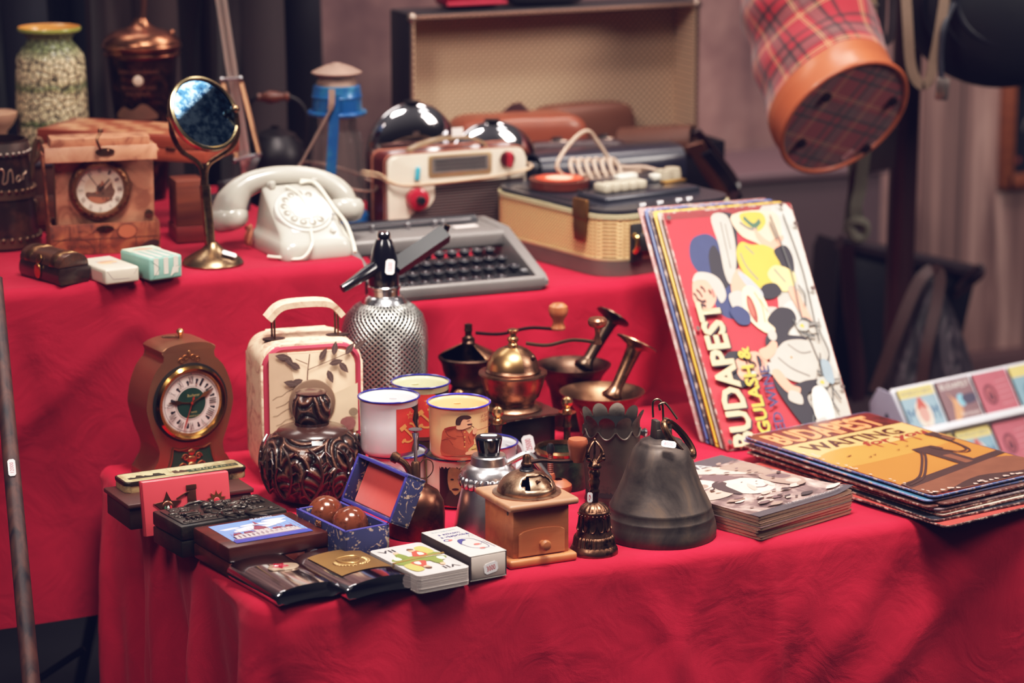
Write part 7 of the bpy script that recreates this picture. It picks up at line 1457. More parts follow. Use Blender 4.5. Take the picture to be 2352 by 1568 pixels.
g = G(GRL); ol = [(w*.5-.004, .004), (w*.5-.004, Z(430)), (-w*.16, Z(430))]+sm([(-w*.17, Z(434)), (-w*.17, Z(462)), (-w*.22, Z(484)), (-w*.30, Z(492)), (-w*.36, Z(510)), (-w*.36, .004)], 4, False); g.prism(ol, .002, QXZ(yf-.0015)); g.obj('grille', t)
g = G(C('#a88a68', .35, .4)); g.prism([(x+w*.015, z+Z(389)) for x, z in rrect(w*.46, 50/s, .004)], .002, QXZ(yf-.0015), .0006); g.m(C('#77706c', .3, .2, .3, 50, coat=.4)); g.prism([(x+w*.015, z+Z(387)) for x, z in rrect(w*.41, 36/s, .003)], .001, QXZ(yf-.0022)); g.art(upright(yf-.0024)); 
for i in range(3): g.line([(-w*.17, Z(396-9*i)), (w*.20, Z(396-9*i))], .003, C('#26252a', .4, var=.2, sc=200))
g.obj('tuning_scale', t)
g = G(C('#4aa3b8', .35)); g.box((-w*.295, yf-.002, Z(403)), (.008, .005, 32/s), .0035, 3, rot=(0, R(6), 0))
g.obj('slide_switch', t)
RK = C('#a31f30', .25, coat=.5); kx, kz = -w*.30, Z(461)
g = G(RK); g.lathe([(.0175, 0), (.0175, .004), (.0155, .010), (.012, .012), (0, .0122)], 60, (kx, yf-.001, kz), (0, -1, 0), fl=lambda a, z: 1+.015*sin(a*30)); g.m(BLACK).lathe([(.0062, .010), (.0062, .020), (.005, .022), (0, .022)], 20, (kx, yf-.001, kz), (0, -1, 0)); g.obj('tuning_knob', t)
g = G(C('#4a1518', .4)); g.lathe([(.012, 0), (.011, .003), (0, .003)], 24, (w*.36, yf-.001, Z(384)), (0, -1, 0)); g.m(RK).box((w*.36, yf-.008, Z(384)), (.008, .012, .024), .003, 3); g.obj('pointer_knob', t)
g = G(C('#a08468', .4, .3)); g.strap([(-w*.30, 0, h), (-w*.27, 0, h+.005), (-w*.12, 0, h+.014), (w*.1, 0, h+.016), (w*.22, 0, h+.008), (w*.26, 0, h)], .014, .004, 5, (0, 1, 0)); g.obj('carry_handle', t)
X = M.Translation(V((w*.05, -.004, h+.024))) @ M.Rotation(R(80), 4, 'X'); g = G(PAPER, X); g.box((0, 0, 0), (.018, .014, .0006)); g.obj('paper_label', t)
g = G(C('#c9a688', .5)); yq = yf-.004
g.tube([(-w*.62, .01, Z(405)), (-w*.52, -.01, Z(412)), (-w*.50, yq, Z(418)), (-w*.36, yq-.003, Z(429)), (-w*.1, yq-.002, Z(428)), (w*.3, yq-.002, Z(422)), (w*.54, yq+.002, Z(408)), (w*.56, .02, Z(404))], .0018, 7, smooth=5)
g.tube([(-w*.62, .01, Z(398)), (-w*.53, -.01, Z(402)), (-w*.505, yq, Z(412)), (-w*.40, yq-.005, Z(425)), (-w*.1, yq-.005, Z(425)), (w*.3, yq-.005, Z(419)), (w*.54, yq, Z(406))], .0016, 7, smooth=5); g.obj('mains_cable', t)
# ---------------------------------------------------------------- tape recorder
hR = .107; FT = (1402, 489); p0 = at(1396, 640, ZR); hR = zat(p0, 489); 
b = at(1700, 449, ZR+hR); a = at(1396, 490, ZR+hR); c = at(1120, 423, ZR+hR); rz = (atan2((b-a).y, (b-a).x)+atan2((c-a).y, (c-a).x)-pi/2)/2
w, d = max((b-a).length, .24), (c-a).length
ctr = a+V((w*cos(rz)-d*sin(rz), w*sin(rz)+d*cos(rz), 0))/2; ctr.z = ZR
t = T('tape_recorder', 'tan woven case tape recorder, open on top, with keys, reel and coiled mains cable', 'tape recorder', ctr, rz)
WV = N('woven tan cloth', .75); q_ = WV.sep(); sx1 = WV.math('SINE', WV.math('MULTIPLY', WV.math('ADD', q_[0], q_[1]), 1000.0)); sz1 = WV.math('SINE', WV.math('MULTIPLY', q_[2], 1200.0)); hh = WV.math('MULTIPLY', sx1, sz1); hz_ = WV.math('MULTIPLY_ADD', sz1, .35, .5); WV.bump(hh, .4, .001)
WV = WV.col(WV.mix(WV.math('GREATER_THAN', hh, .5), WV.ramp(hz_, [(.1, '#b98c5c'), (.8, '#e6bd88')]), lin('#5d3e2a')))
g = G(WV); o_ = rrect(w, d, .045, 10); g.prism(o_, hR-.032, M.Translation(V((0, 0, .022)))); g.obj('case', t, sharp=40)
BT = C('#8d7a68', .4, .6); g = G(C('#6e625c', .45, .5)); g.prism(rrect(w*1.008, d*1.008, .046, 10), .023, None, .008, 3); g.m(C('#c9b48e', .3, .5)).prism(rrect(w*1.012, d*1.012, .047, 10), .0035, M.Translation(V((0, 0, .022))), .001); g.obj('base_trim', t, sharp=40)
g = G(C('#c9bd98', .35, .3)); g.prism(rrect(w*1.012, d*1.012, .047, 10), .006, M.Translation(V((0, 0, hR-.012))), .002); g.obj('rim_trim', t, sharp=40)
DKP = C('#2c2d36', .3, .3, .1, 60, coat=.3); g = G(DKP); g.prism(rrect(w*.985, d*.985, .044, 10), .007, M.Translation(V((0, 0, hR-.007))), .003, 3); zt = hR
g.box((w*.04, -d*.17, zt+.002), (w*.72, d*.24, .012), .004, 3); g.box((w*.16, d*.04, zt+.004), (w*.5, d*.16, .018), .006, 3); g.m(BLACK)
for i in range(16): g.box((-w*.43, -d*.30+i*d*.04, zt+.0004), (w*.055, d*.014, .001))
for i in range(14): g.box((-w*.30+i*w*.05, -d*.06, zt+.009), (w*.02, .012, .001))
g.obj('deck', t, sharp=40)
IVK = C('#b9ac98', .35, coat=.2); 
for i in range(5): g = G(IVK); g.box((-w*.22+i*.0155, -d*.16, zt+.015), (.0148, .028, .013), .003, 2); g.obj('piano_key', t)
for x, y in ((.36, -.03), (.46, .0)): g = G(C('#a89a86', .4)); g.lathe([(.013, 0), (.013, .012), (.011, .02), (0, .021)], 36, (w*x, d*y, zt+.002), fl=lambda a, z: 1+.03*sin(a*18)); g.obj('control_knob', t)
g = G(C('#d8d0c2', .4)); g.box((w*.12, d*.02, zt+.015), (.036, .016, .010), .004, 3); g.box((w*.30, -d*.03, zt+.013), (.016, .014, .010), .003, 3); g.obj('switch', t)
g = G(C('#c89a54', .3, .9)); g.box((w*.34, -d*.13, zt+.010), (.042, .010, .004), .001); g.m(STEEL)
for x in (-.15, -.02, .12, .2): g.lathe([(.006, 0), (.005, .002), (0, .002)], 16, (w*x, -d*.40, zt), sx=1.3)
g.obj('badge', t)
g = G(C('#5a241a', .3, .1, coat=.4)); rc = V((-w*.22, d*.20, zt)); g.lathe([(.044, .002), (.044, .014), (.012, .015)], 48, rc); g.m(C('#c9492e', .4)).lathe([(.034, .0152), (.02, .0155)], 40, rc, cap=False); g.m(C('#d9b8a0', .4)).lathe([(.02, .0155), (.0, .016)], 30, rc, cap=False); g.obj('tape_reel', t)
OB = C('#8a6238', .4, .9, .2); g = G(OB); g.box((-w/2-.003, -d*.30, hR-.002), (.008, .032, .03), .003); g.prism([(-.012, 0), (.012, 0), (.015, .018), (.013, .042), (-.013, .042), (-.015, .018)], .004, M.Translation(V((-w/2-.006, -d*.30, hR-.046))) @ QYZ(0), .001); g.obj('latch', t)
g = G(C('#1a1718', .6)); g.box((w*.02, -d/2-.006, hR*.50), (w*.66, .012, .026), .004)
for x in (-.30, .34): g.box((w*x, -d/2-.003, hR*.50), (.02, .006, .055), .002)
g.obj('handle', t)
g = G(C('#c9a466', .25, 1)); g.tube([(-w*.30-.008, -d/2-.010, hR*.38), (-w*.30-.008, -d/2-.016, hR*.45), (-w*.30-.008, -d/2-.016, hR*.60), (-w*.30-.008, -d/2-.008, hR*.64)], .0035, 8, smooth=4); g.obj('handle_loop', t)
CB = C('#b59a88', .5); g = G(CB); kc = V((-w*.02, d*.28, zt))
for i in range(6): q0 = kc+V((.010*i, -.006*i, 0)); g.tube([q0+V((.008*cos(q), .024*sin(q)*(.4), .018+.015*sin(q))) for q in [2*pi*j/18 for j in range(19)]], .003, 7)
g.tube([kc+V((-.02, 0, .010)), kc+V((-.035, .0, .03)), kc+V((.0, .01, .06)), kc+V((.03, .012, .072)), kc+V((.05, .01, .05)), kc+V((.075, -.0, .018)), kc+V((.12, -.01, .012)), kc+V((.14, -.03, .004))], .003, 7, smooth=5); g.tube([kc+V((-.02, 0, .008)), kc+V((.03, -.012, .012)), kc+V((.09, -.014, .008)), kc+V((.13, -.0, .006))], .0028, 7, smooth=5); g.obj('cable_bundle', t)
# ---------------------------------------------------------------- chrome domes behind the radio
for px, py, r_, Y, lb in ((946, 346, 112, 1.11, 'chrome dome standing on the left behind the radio'), (1130, 392, 116, 1.075, 'chrome dome close behind the radio handle, right of the other')):
    q = atY(px, py, Y); r = r_/pp(q); p = V((q.x, Y, ZR)); hs = q.z-ZR; t = T('chrome_cloche', lb, 'dome', p, 0, 'chrome domes behind the radio')
    g = G(CHROME); g.lathe([(r*1.03, 0), (r*1.03, .004), (r, .008), (r, hs)]+[(r*cos(k_), hs+r*sin(k_)) for k_ in [pi/2*i/14 for i in range(1, 15)]], 64, cap=False, sy=.36); g.obj('dome', t, sharp=60)
    g = G(BLACK); g.lathe([(.012, hs+r-.001), (.012, hs+r+.002), (0, hs+r+.003)], 16); g.obj('top_plate', t)
# ---------------------------------------------------------------- open suitcase
YS = 1.32; Pl, Pr = atY(908, 30, YS), atY(1552, 8, YS); wS = Pr.x-Pl.x; zT = Pl.z; zb = ZR+.10
p = V(((Pl.x+Pr.x)/2, YS, ZR)); t = T('open_suitcase', 'old open suitcase with dark shell and lid lined in pale checked cloth', 'suitcase', p)
LIN = N('checked lining', .8); q_ = LIN.sep(); f1 = LIN.math('SINE', LIN.math('MULTIPLY', LIN.math('ADD', q_[0], q_[2]), 600.0)); f2 = LIN.math('SINE', LIN.math('MULTIPLY', LIN.math('SUBTRACT', q_[0], q_[2]), 600.0)); f = LIN.math('MAXIMUM', f1, f2)
LIN = LIN.col(LIN.ramp(LIN.math('MULTIPLY_ADD', f, .5, .5), [(.45, '#7d5c4a'), (.9, '#e8c6a6')])); SHL = C('#1d181e', .5, 0, .2, 30); hL = zT-zb; Dl = .075
EDGE = C('#8a6655', .6); tl = T_ = None
g = G(SHL); g.box((0, .004, zb-ZR+hL/2), (wS+.012, .006, hL+.012), .002)
for x in (-1, 1): g.box((x*(wS/2+.003), -Dl/2, zb-ZR+hL/2), (.006, Dl, hL+.006), .002)
g.box((0, -Dl/2, zT-ZR+.003), (wS+.012, Dl, .006), .002); ld = g.obj('lid', t)
g = G(LIN); g.box((0, -.002, zb-ZR+hL/2), (wS-.002, .004, hL))
for x in (-1, 1): g.box((x*(wS/2-.0015), -Dl/2, zb-ZR+hL/2), (.003, Dl-.004, hL-.004))
g.box((0, -Dl/2, zT-ZR-.002), (wS-.004, Dl-.004, .003)); g.obj('lining', ld)
g = G(EDGE); g.tube([(-wS/2-.002, -Dl, zb-ZR), (-wS/2-.002, -Dl, zT-ZR), (wS/2+.002, -Dl, zT-ZR), (wS/2+.002, -Dl, zb-ZR)], .0035, 6); g.obj('piping', ld)
g = G(C('#bda79a', .3, .8))
for x in (-1, 1): g = G(C('#bda79a', .3, .8)); g.sph((x*(wS/2+.001), -Dl+.002, zT-ZR), .008, n=10); g.obj('corner_cap', ld)
g = G(SHL); db = .165; g.box((0, -db/2, .003), (wS+.012, db, .006)); g.box((0, -db, .05), (wS+.012, .006, .10), .002)
for x in (-1, 1): g.box((x*(wS/2+.003), -db/2, .05), (.006, db, .10), .002)
g.obj('tray', t)
# bags lying in and over the open suitcase
def softbox(c, size, rz, mat, r=.02, wob=.004, seed=0):
    g = G(mat); n = 5; sx, sy, sz = size
    def f(u, v):
        a = 2*pi*u; k = pi*(v-.5); e = .35
        cx_ = abs(cos(a))**e*(1 if cos(a) > 0 else -1); cy_ = abs(sin(a))**e*(1 if sin(a) > 0 else -1); ck = max(0, cos(k))**e; sk = abs(sin(k))**e*(1 if k > 0 else -1)
        P_ = V((sx/2*cx_*ck, sy/2*cy_*ck, sz/2*sk)); P_ += P_.normalized()*wob*NZ.noise(P_*14+V((seed, 0, 0))) if P_.length else P_; return P_
    g.grid(f, 64, 28, True); return g
TAN = C('#8c4630', .4, 0, .25, 14, .25, 80, coat=.2); BRN_ = C('#7a4a38', .5, 0, .25, 14, .25, 80); DMR = C('#351a1e', .4, 0, .3, 16, .25, 80, coat=.2); NVB = C('#191822', .35, 0, .25, 16, .2, 80, coat=.3)
def place(px0, py0, px1, py1, Y):
    a, b = atY(px0, py1, Y), atY(px1, py0, Y); return V(((a.x+b.x)/2, Y, (a.z+b.z)/2)), b.x-a.x, b.z-a.z
def bag(name, label, cat, px0, py0, px1, py1, Y, dep, mat, seed, zrest=None, rx=0, rz=0, wob=.006):
    c, w_, h_ = place(px0, py0, px1, py1, Y); z0 = zrest if zrest is not None else c.z-h_/2; h_ = c.z+h_/2-z0
    t = T(name, label, cat, V((c.x, Y, z0)), rz); g = softbox(None, (w_, dep, h_), 0, mat, wob=wob, seed=seed); g.X = M()
    for v in g.b.verts: v.co.z += h_/2
    g.obj('body', t, sharp=80); return t, w_, h_
zs = ZR+.007
t, w_, h_ = bag('leather_satchel', 'reddish tan leather satchel with two metal buckles lying in the suitcase', 'bag', 1040, 250, 1330, 345, 1.20, .10, TAN, 1, zs, rz=R(-3))
g = G(C('#b9a49a', .25, 1))
for x in (.22, .58): 
    for o_ in (-1, 1): g.box((w_*x+o_*.012, -.057, h_*.66), (.006, .006, .028), .002); g.box((w_*x, -.057, h_*.66+o_*.011), (.026, .006, .006), .002)
g.obj('buckle', t)
g = G(BLACK); 
g.b.free()
for x in (.22, .58): g = G(BLACK); g.box((w_*x, -.052, h_*.55), (.017, .006, .07), .002); g.obj('strap', t)
t, w_, h_ = bag('leather_bag', 'brown suede flap bag behind the tan satchel, leaning in the suitcase lid', 'bag', 1222, 228, 1452, 400, 1.275, .05, BRN_, 2, zs, rz=R(2)); g = G(DMR); g.strap([(-w_*.55, -.03, h_*.8), (-w_*.7, -.035, h_*1.02), (-w_*.9, -.03, h_*.88)], .03, .008, 4, (0, 1, .3)); g.obj('strap', t)
t, w_, h_ = bag('briefcase', 'dark maroon leather briefcase in front of the tan satchel', 'briefcase', 1185, 312, 1440, 420, 1.145, .04, DMR, 3, zs, rz=R(-3)); g = G(C('#8f7060', .35, .8))
for x in (-.2, .3): g.box((w_*x, -.025, h_*.86), (.03, .004, .006), .001)
g.obj('clasp', t)
t, w_, h_ = bag('briefcase', 'black leather briefcase with folded flap right behind the tape recorder', 'briefcase', 1210, 330, 1558, 460, 1.065, .05, NVB, 4, ZR, rz=R(2)); g = G(C('#242330', .3, 0, .2, coat=.3)); g.strap([(0, .02, h_*1.0), (0, -.02, h_*.99), (0, -.036, h_*.86), (0, -.038, h_*.62)], w_*.96, .004, 4, (1, 0, 0)); g.obj('flap', t)
A_, B_ = atY(1425, 330, 1.24), atY(1592, 322, 1.16); t = T('rolled_hide', 'rolled brown leather hide with a dark open end beside the suitcase', 'leather roll', V((A_.x, A_.y, ZR))); ra = 36/pp(B_); o = V((A_.x, A_.y, ZR)); d_ = B_-A_
g = G(C('#6d4434', .5, 0, .25, 14, .3, 80)); g.lathe([(ra, 0), (ra*1.05, d_.length*.5), (ra*1.02, d_.length), (ra*.88, d_.length+.001), (ra*.85, d_.length*.7), (0, d_.length*.7)], 36, A_-o, d_); g.obj('roll', t)
g = G(C('#5d382c', .5, 0, .25, 14, .3, 80)); g.strap([A_-o+V((.06, .02, -ra*.5)), V((.06, .02, -ra-.03))+A_-o, V((.06, .01, .002))], .16, .006, 4, (1, -.3, 0)); g.obj('hanging_sheet', t)
t = T('leather_strap', 'bundle of dark leather straps hanging down beside the rolled hide', 'strap', V(atY(1640, 470, 1.1)[:2]+(ZR,)) if False else V((atY(1640, 440, 1.1).x, 1.1, ZR))); p = t.location.copy()
for (P_, m_, w_) in (([(1596, 330), (1626, 385), (1672, 455)], BRN_, .026), ([(1622, 350), (1662, 400), (1694, 460)], NVB, .018), ([(1600, 300), (1640, 350), (1690, 420)], DMR, .012)):
    g = G(m_); g.strap([off(p, x, y, .03*(i-1)) for i, (x, y) in enumerate(P_)]+[off(p, P_[-1][0]-10, P_[-1][1]+40)], w_, .004, 4, VR); g.obj('strap', t)
# things on top of the open lid
q = atY(1078, 16, YS-.03); t = T('red_purse', 'red purse resting on the top edge of the open suitcase lid', 'purse', V((q.x, YS-.03, zT+.008))); g = softbox(None, (.10, .06, .06), 0, C('#96142e', .35, 0, .15, coat=.3), seed=6)
for v in g.b.verts: v.co.z += .03
g.obj('body', t, sharp=80); g = G(C('#c03048', .4)); g.tube([(-.05, -.031, .008), (.05, -.031, .008)], .003, 6); g.obj('piping', t)
q = atY(1245, 12, YS-.03); t = T('dark_purse', 'black purse beside the red one on top of the suitcase lid', 'purse', V((q.x, YS-.03, zT+.008))); g = softbox(None, (.13, .06, .06), 0, C('#1d1a20', .4, 0, .2, coat=.2), seed=7)
for v in g.b.verts: v.co.z += .03
g.obj('body', t, sharp=80); g = G(C('#8d8580', .3, .9)); g.box((0, -.031, .045), (.02, .004, .01), .002); g.obj('clasp', t)
# ================================================================ hanging things on the right
def tartan(sc, name, rot=(0, 0, 0), bump=True):
    g = N(name, .85, 0, Sheen_Weight=.3); co = g.mapv((1, 1, 1), rot); q = g.sep(co)
    def st(v, ph, w, per): 
        f = g.math('FRACT', g.math('ADD', g.math('MULTIPLY', v, sc/per), ph)); return g.math('LESS_THAN', f, w)
    c = lin('#8a1c26')
    def both(c, ph, w, per, colr, k):
        for v in (q[0], q[1]): c = g.mix(g.math('MULTIPLY', st(v, ph, w, per), k), c, lin(colr))
        return c
    c = both(c, .0, .24, 1, '#5a4c4c', .5); c = both(c, .03, .06, 1, '#15121a', .8); c = both(c, .24, .06, 1, '#15121a', .8); c = both(c, .62, .015, 1, '#d0a070', .6); c = both(c, .67, .015, 1, '#d0a070', .6); c = both(c, .80, .03, 1, '#6a1a20', .6)
    g.bump(g.noise(600, 2), .3, .001); return g.col(c)
YB = .88; c = atY(1938, 268, YB); s = pp(c); r = 163/s
nb = (-VV*cos(R(54))+(VR*.52-VU*.85).normalized()*sin(R(54))).normalized(); X = nb.to_track_quat('Z', 'Y').to_matrix().to_4x4()
t = T('tartan_bag', 'red tartan bucket bag with orange leather base band hanging bottom outward', 'bag', c); L_ = .46; t.rotation_euler = X.to_euler()
TB, TD = tartan(17, 'tartan side', (0, 0, 0)), tartan(12, 'tartan base', (0, 0, R(20)))
def side(sgn=1):
    g = N('tartan wall', .85, 0, Sheen_Weight=.3); q = g.sep(); a = g.math('MULTIPLY', g.math('ARCTAN2', q[1], q[0]), r); 
    def st(v, ph, w): return g.math('LESS_THAN', g.math('FRACT', g.math('ADD', g.math('MULTIPLY', v, 11.5), ph)), w)
    cc = lin('#a81c2c')
    for ph, w, co, k in ((0, .24, '#5d5654', .5), (.03, .07, '#15121a', .75), (.24, .07, '#15121a', .75), (.62, .018, '#dcae7c', .7), (.67, .018, '#dcae7c', .7), (.8, .05, '#5d1620', .5)):
        for v in (a, q[2]): cc = g.mix(g.math('MULTIPLY', st(v, ph, w), k), cc, lin(co))
    g.bump(g.noise(600, 2), .3, .001); return g.col(cc)
lr = X.to_3x3().inverted() @ VR
def wall(z0, z1, mat, nm, k0, nz=30):
    g = G(mat)
    def f(u, v):
        a = 2*pi*u; z = z0+(z1-z0)*v; k = min(1, max(0, (-z-.02)/.15)); rr = r*(1-.03*k)*(1+.10*k*sin(a*3+z*22+1)*sin(z*30)+.05*k*NZ.noise(V((cos(a)*2, sin(a)*2, z*16))))
        return V((rr*cos(a), rr*sin(a), z))+lr*(.30*max(0, -z-.03))
    g.grid(f, 96, nz, True); return g.obj(nm, t, sharp=180)
ORG = C('#b8613e', .4, 0, .2, 16, .3, 60, coat=.15)
wall(-.05, -L_, side(), 'body', 0, 60); wall(0, -.052, ORG, 'leather_band', 0)
g = G(TD); g.lathe([(0, .001), (r*.985, .001)], 64, cap=False); g.obj('bottom', t)
g = G(ORG); g.tube([(r*cos(q), r*sin(q), .001) for q in [2*pi*i/64 for i in range(64)]], .004, 8, True); g.obj('piping', t)
g = G(C('#2a1a1c', .3, .5)); Xi = X.inverted()
for px, py in ((1896, 220), (2048, 230), (1838, 326), (1987, 338)):
    d_ = ray(px, py); k = (c-CAM).dot(nb)/d_.dot(nb); q = Xi @ (CAM+d_*k-c); g = G(C('#2a1a1c', .3, .5)); g.lathe([(.008, .001), (.008, .006), (.005, .008), (0, .0085)], 16, (q.x, q.y, 0)); g.obj('stud', t)
d_ = ray(1946, 354); k = (c-CAM).dot(nb)/d_.dot(nb); q = Xi @ (CAM+d_*k-c); Xt = M.Translation(V((q.x, q.y, .0015))); dd = X.to_3x3().inverted() @ (VR*.5+VU*.86); Xt = Xt @ M.Rotation(atan2(dd.y, dd.x), 4, 'Z'); tagged(t, Xt, .022, .009, '4000', paper='#d9a5a5')
# wooden post of a coat stand
YP = 1.22; q0 = atY(2078, 300, YP); q1 = atY(2066, 640, YP); dv = (q1-q0)/(q1.z-q0.z); base = q0+dv*(0-q0.z); top = q0+dv*(1.75-q0.z)
t = T('coat_stand', 'dark brown round wooden post of a coat stand carrying bags', 'coat stand', base); PW = wood('#241113', '#452426', .5, 'Z', .35, coat=.3)
g = G(PW); rp = 33/pp(q0); g.tube([V((0, 0, 0)), (top-base)*.5, top-base], rp, 24); g.obj('post', t)
g = G(PW)
for a in (R(20), R(140), R(260)): g.strap([V((0, 0, .10)), V((.16*cos(a), .16*sin(a), .06)), V((.30*cos(a), .30*sin(a), .012))], .035, .03, 4, (-sin(a), cos(a), 0))
g.obj('foot', t)
for i, (sx, zz) in enumerate(((-.40, 1.62), (.36, 1.60))): g = G(PW); g.tube([V((dv.x*zz, 0, zz)), V((dv.x*zz+sx*.5, -.02, zz+.03)), V((dv.x*zz+sx, -.05, zz+.02))], .012, 10, smooth=4); g.obj('arm', t)
# black padded bag and its straps
c = atY(2300, 10, 1.0); s = pp(c); t = T('black_bag', 'big black padded bag with curved seams hanging at the top right corner', 'bag', c); CV = C('#0c0d16', .6, 0, .3, 20, .2, 60)
g = G(CV); rx_, rz_ = 225/s, 192/s
def bb(u, v):
    a = 2*pi*u; k = pi*v; rr = sin(k); return V((0, 0, 0))+VR*(rx_*rr*cos(a))+V((0, 0, 1))*(rz_*rr*sin(a))-V((VV.x, VV.y, 0))*(.10*cos(k))
g.grid(bb, 64, 32, True); g.obj('body', t, sharp=180)
g = G(C('#13141f', .5, 0, .2))
for k in (.55, .70, .85): g.tube([VR*(rx_*k*cos(q))+V((0, 0, 1))*(rz_*k*sin(q))-VV*(.102*math.sqrt(1-k*k)) for q in [2*pi*i/48 for i in range(48)]], .006, 8, True)
g.obj('seam_roll', t)
WEB = C('#7d6857', .7, 0, .15, 200, .3, 600); g = G(WEB); g.strap([off(c, 2078, -60, -.10), off(c, 2085, 60, -.12), off(c, 2092, 150, -.12), off(c, 2110, 190, -.12), off(c, 2132, 188, -.12), off(c, 2145, 140, -.12), off(c, 2160, 60, -.12), off(c, 2178, -60, -.10)], .016, .003, 5, VR); g.obj('webbing_loop', t)
g = G(C('#2a2b36', .4)); g.tube([off(c, 2190, 8, -.10), off(c, 2168, 60, -.12), off(c, 2160, 120, -.12), off(c, 2162, 182, -.12)], .005, 8, smooth=4); g.obj('cord', t)
g = G(C('#b0a49e', .3, .9)); q = off(c, 2164, 204, -.125); g.box(q, (.019, .012, .034), .002, rot=(0, R(4), -_yaw)); g.box(q+V((.0, -.008, .0)), (.011, .004, .026), .001, rot=(0, R(4), -_yaw)); g.obj('metal_clip', t)
t = T('canvas_strap', 'short khaki canvas strap with metal buckle hanging beside the black bag', 'strap', atY(1996, 20, 1.0)); c = t.location.copy(); g = G(C('#8f7a62', .7, 0, .15, 200, .3, 600)); g.strap([off(c, 1996, -60), off(c, 1996, 58)], .023, .003, 3, VR); g.obj('webbing', t)
g = G(C('#b5a69c', .3, .9)); 
for y in (12, 58): g.box(off(c, 1996, y, -.002), (.028, .005, .004), .001, rot=(0, 0, -_yaw))
g.obj('buckle', t)
g = G(C('#2a2024', .6)); g.strap([off(c, 2050, -60, .01), off(c, 2050, 30, .01), off(c, 2046, 80, .01), off(c, 2036, 96, .01), off(c, 2026, 80, .01), off(c, 2020, -60, .02)], .012, .003, 4, VR); g.obj('dark_strap', t)
t = T('brown_pouch', 'dark brown leather pouch hanging behind the tartan bag at the post', 'pouch', atY(2020, 370, 1.14)); c = t.location.copy(); g = G(C('#33201e', .5, 0, .2)); g.prism([(-.028, -.02), (.030, -.014), (.034, .055), (-.030, .055)], .02, QXZ(0), .004); g.strap([V((0, .01, .05)), V((.004, .01, .5))], .015, .003, 2, VR); g.obj('body', t)
# knotted strap below the tartan bag
t = T('knotted_strap', 'grey green knotted strap dangling under the tartan bag', 'strap', atY(1965, 450, 1.12)); c = t.location.copy(); g = G(C('#6f6a5c', .7, 0, .2, 100, .3, 300)); g.strap([off(c, 1958, 350, -.02), off(c, 1962, 420), off(c, 1956, 470), off(c, 1948, 535)], .018, .003, 4, VR); g.strap([off(c, 1985, 350, -.02), off(c, 1976, 430, -.006), off(c, 1966, 480, -.01), off(c, 1978, 525, -.006)], .020, .003, 4, VR); g.tube([off(c, 1952, 520, -.01), off(c, 1966, 508, -.014), off(c, 1986, 516, -.01), off(c, 1984, 540, -.006), off(c, 1964, 546, -.01)], .009, 8, True, smooth=3); g.obj('strap', t)
# dark satchel behind the post and soft purse in front
YQ = 1.36; a, b = atY(1915, 552, YQ), atY(2228, 622, YQ); zb_ = atY(2000, 905, YQ).z; c = (a+b)/2; t = T('dark_satchel', 'large dark leather satchel with rolled top edge hanging behind the post', 'satchel', V((c.x, YQ, zb_))); o = t.location.copy()
DKL = C('#120f16', .45, 0, .3, 16, .3, 60, coat=.2); g = G(DKL); za, zb2 = a.z-zb_, b.z-zb_; xa_, xb_ = a.x-o.x, b.x-o.x
g.prism([(xa_-.02, 0), (xb_*.7, 0), (xb_, zb2-.02), (xb_-.005, zb2), (xa_+.005, za), (xa_, za-.02)], .09, QXZ(-.02), .008, 3); g.obj('body', t)
g = G(C('#2a1a20', .4, 0, .2, coat=.3)); g.tube([V((xa_, -.02, za)), V((0, -.025, (za+zb2)/2)), V((xb_, -.02, zb2))], .014, 10); g.obj('rolled_edge', t)
g = G(C('#3a1a20', .45, 0, .2)); g.strap([V((xa_+.005, -.035, za-.004)), V((xa_+.012, -.042, za*.6)), V((xa_+.03, -.042, za*.2)), V((xa_+.035, -.035, .0))], .026, .005, 4, (1, 0, 0)); g.obj('strap', t)
g = G(C('#3a2426', .35, 0, .2, coat=.3)); g.strap([off(o, 2195, 680), off(o, 2232, 652, -.01), off(o, 2256, 630, -.02), off(o, 2250, 612, -.01), off(o, 2215, 640), off(o, 2196, 665)], .02, .006, 4, VV); g.obj('handle', t)
YW2 = 1.10; q = atY(2130, 905, YW2); t = T('slouchy_purse', 'soft grey brown leather purse hanging by twin straps in front of the dark satchel', 'purse', q); o = q
SL_ = N('creased grey leather', .35, .1, Coat_Weight=.3); n1 = SL_.noise(1, 5, SL_.mapv((40, 40, 9)), 2); SL_.bump(n1, .6, .006); SL_ = SL_.col(SL_.ramp(n1, [(.35, '#17131a'), (.55, '#3a3238'), (.75, '#6d5f66')]))
zt = atY(2140, 640, YW2).z-q.z; sw = 115/pp(q); g = G(SL_)
def purse(u, v):
    a = 2*pi*u; z = zt*v; k = (1-v)**.75*.96+.05; f_ = 1+.10*sin(a*5+v*3)*(1-v); return V((.004*v, 0, z))+VR*(sw*k*cos(a)*f_)+V((VV.x, VV.y, 0))*(.05*k*sin(a)*f_)
g.grid(purse, 72, 24, True); g.obj('body', t, sharp=180)
STL = C('#3a1c1a', .55, 0, .25); g = G(STL); g.strap([off(o, 2008, 900, -.06), off(o, 2060, 760, -.05), off(o, 2105, 655, -.03), off(o, 2135, 622, -.02), off(o, 2158, 630, -.02), off(o, 2152, 690, -.03), off(o, 2128, 800, -.055), off(o, 2115, 895, -.06)], .019, .004, 5, VR); g.obj('strap', t)
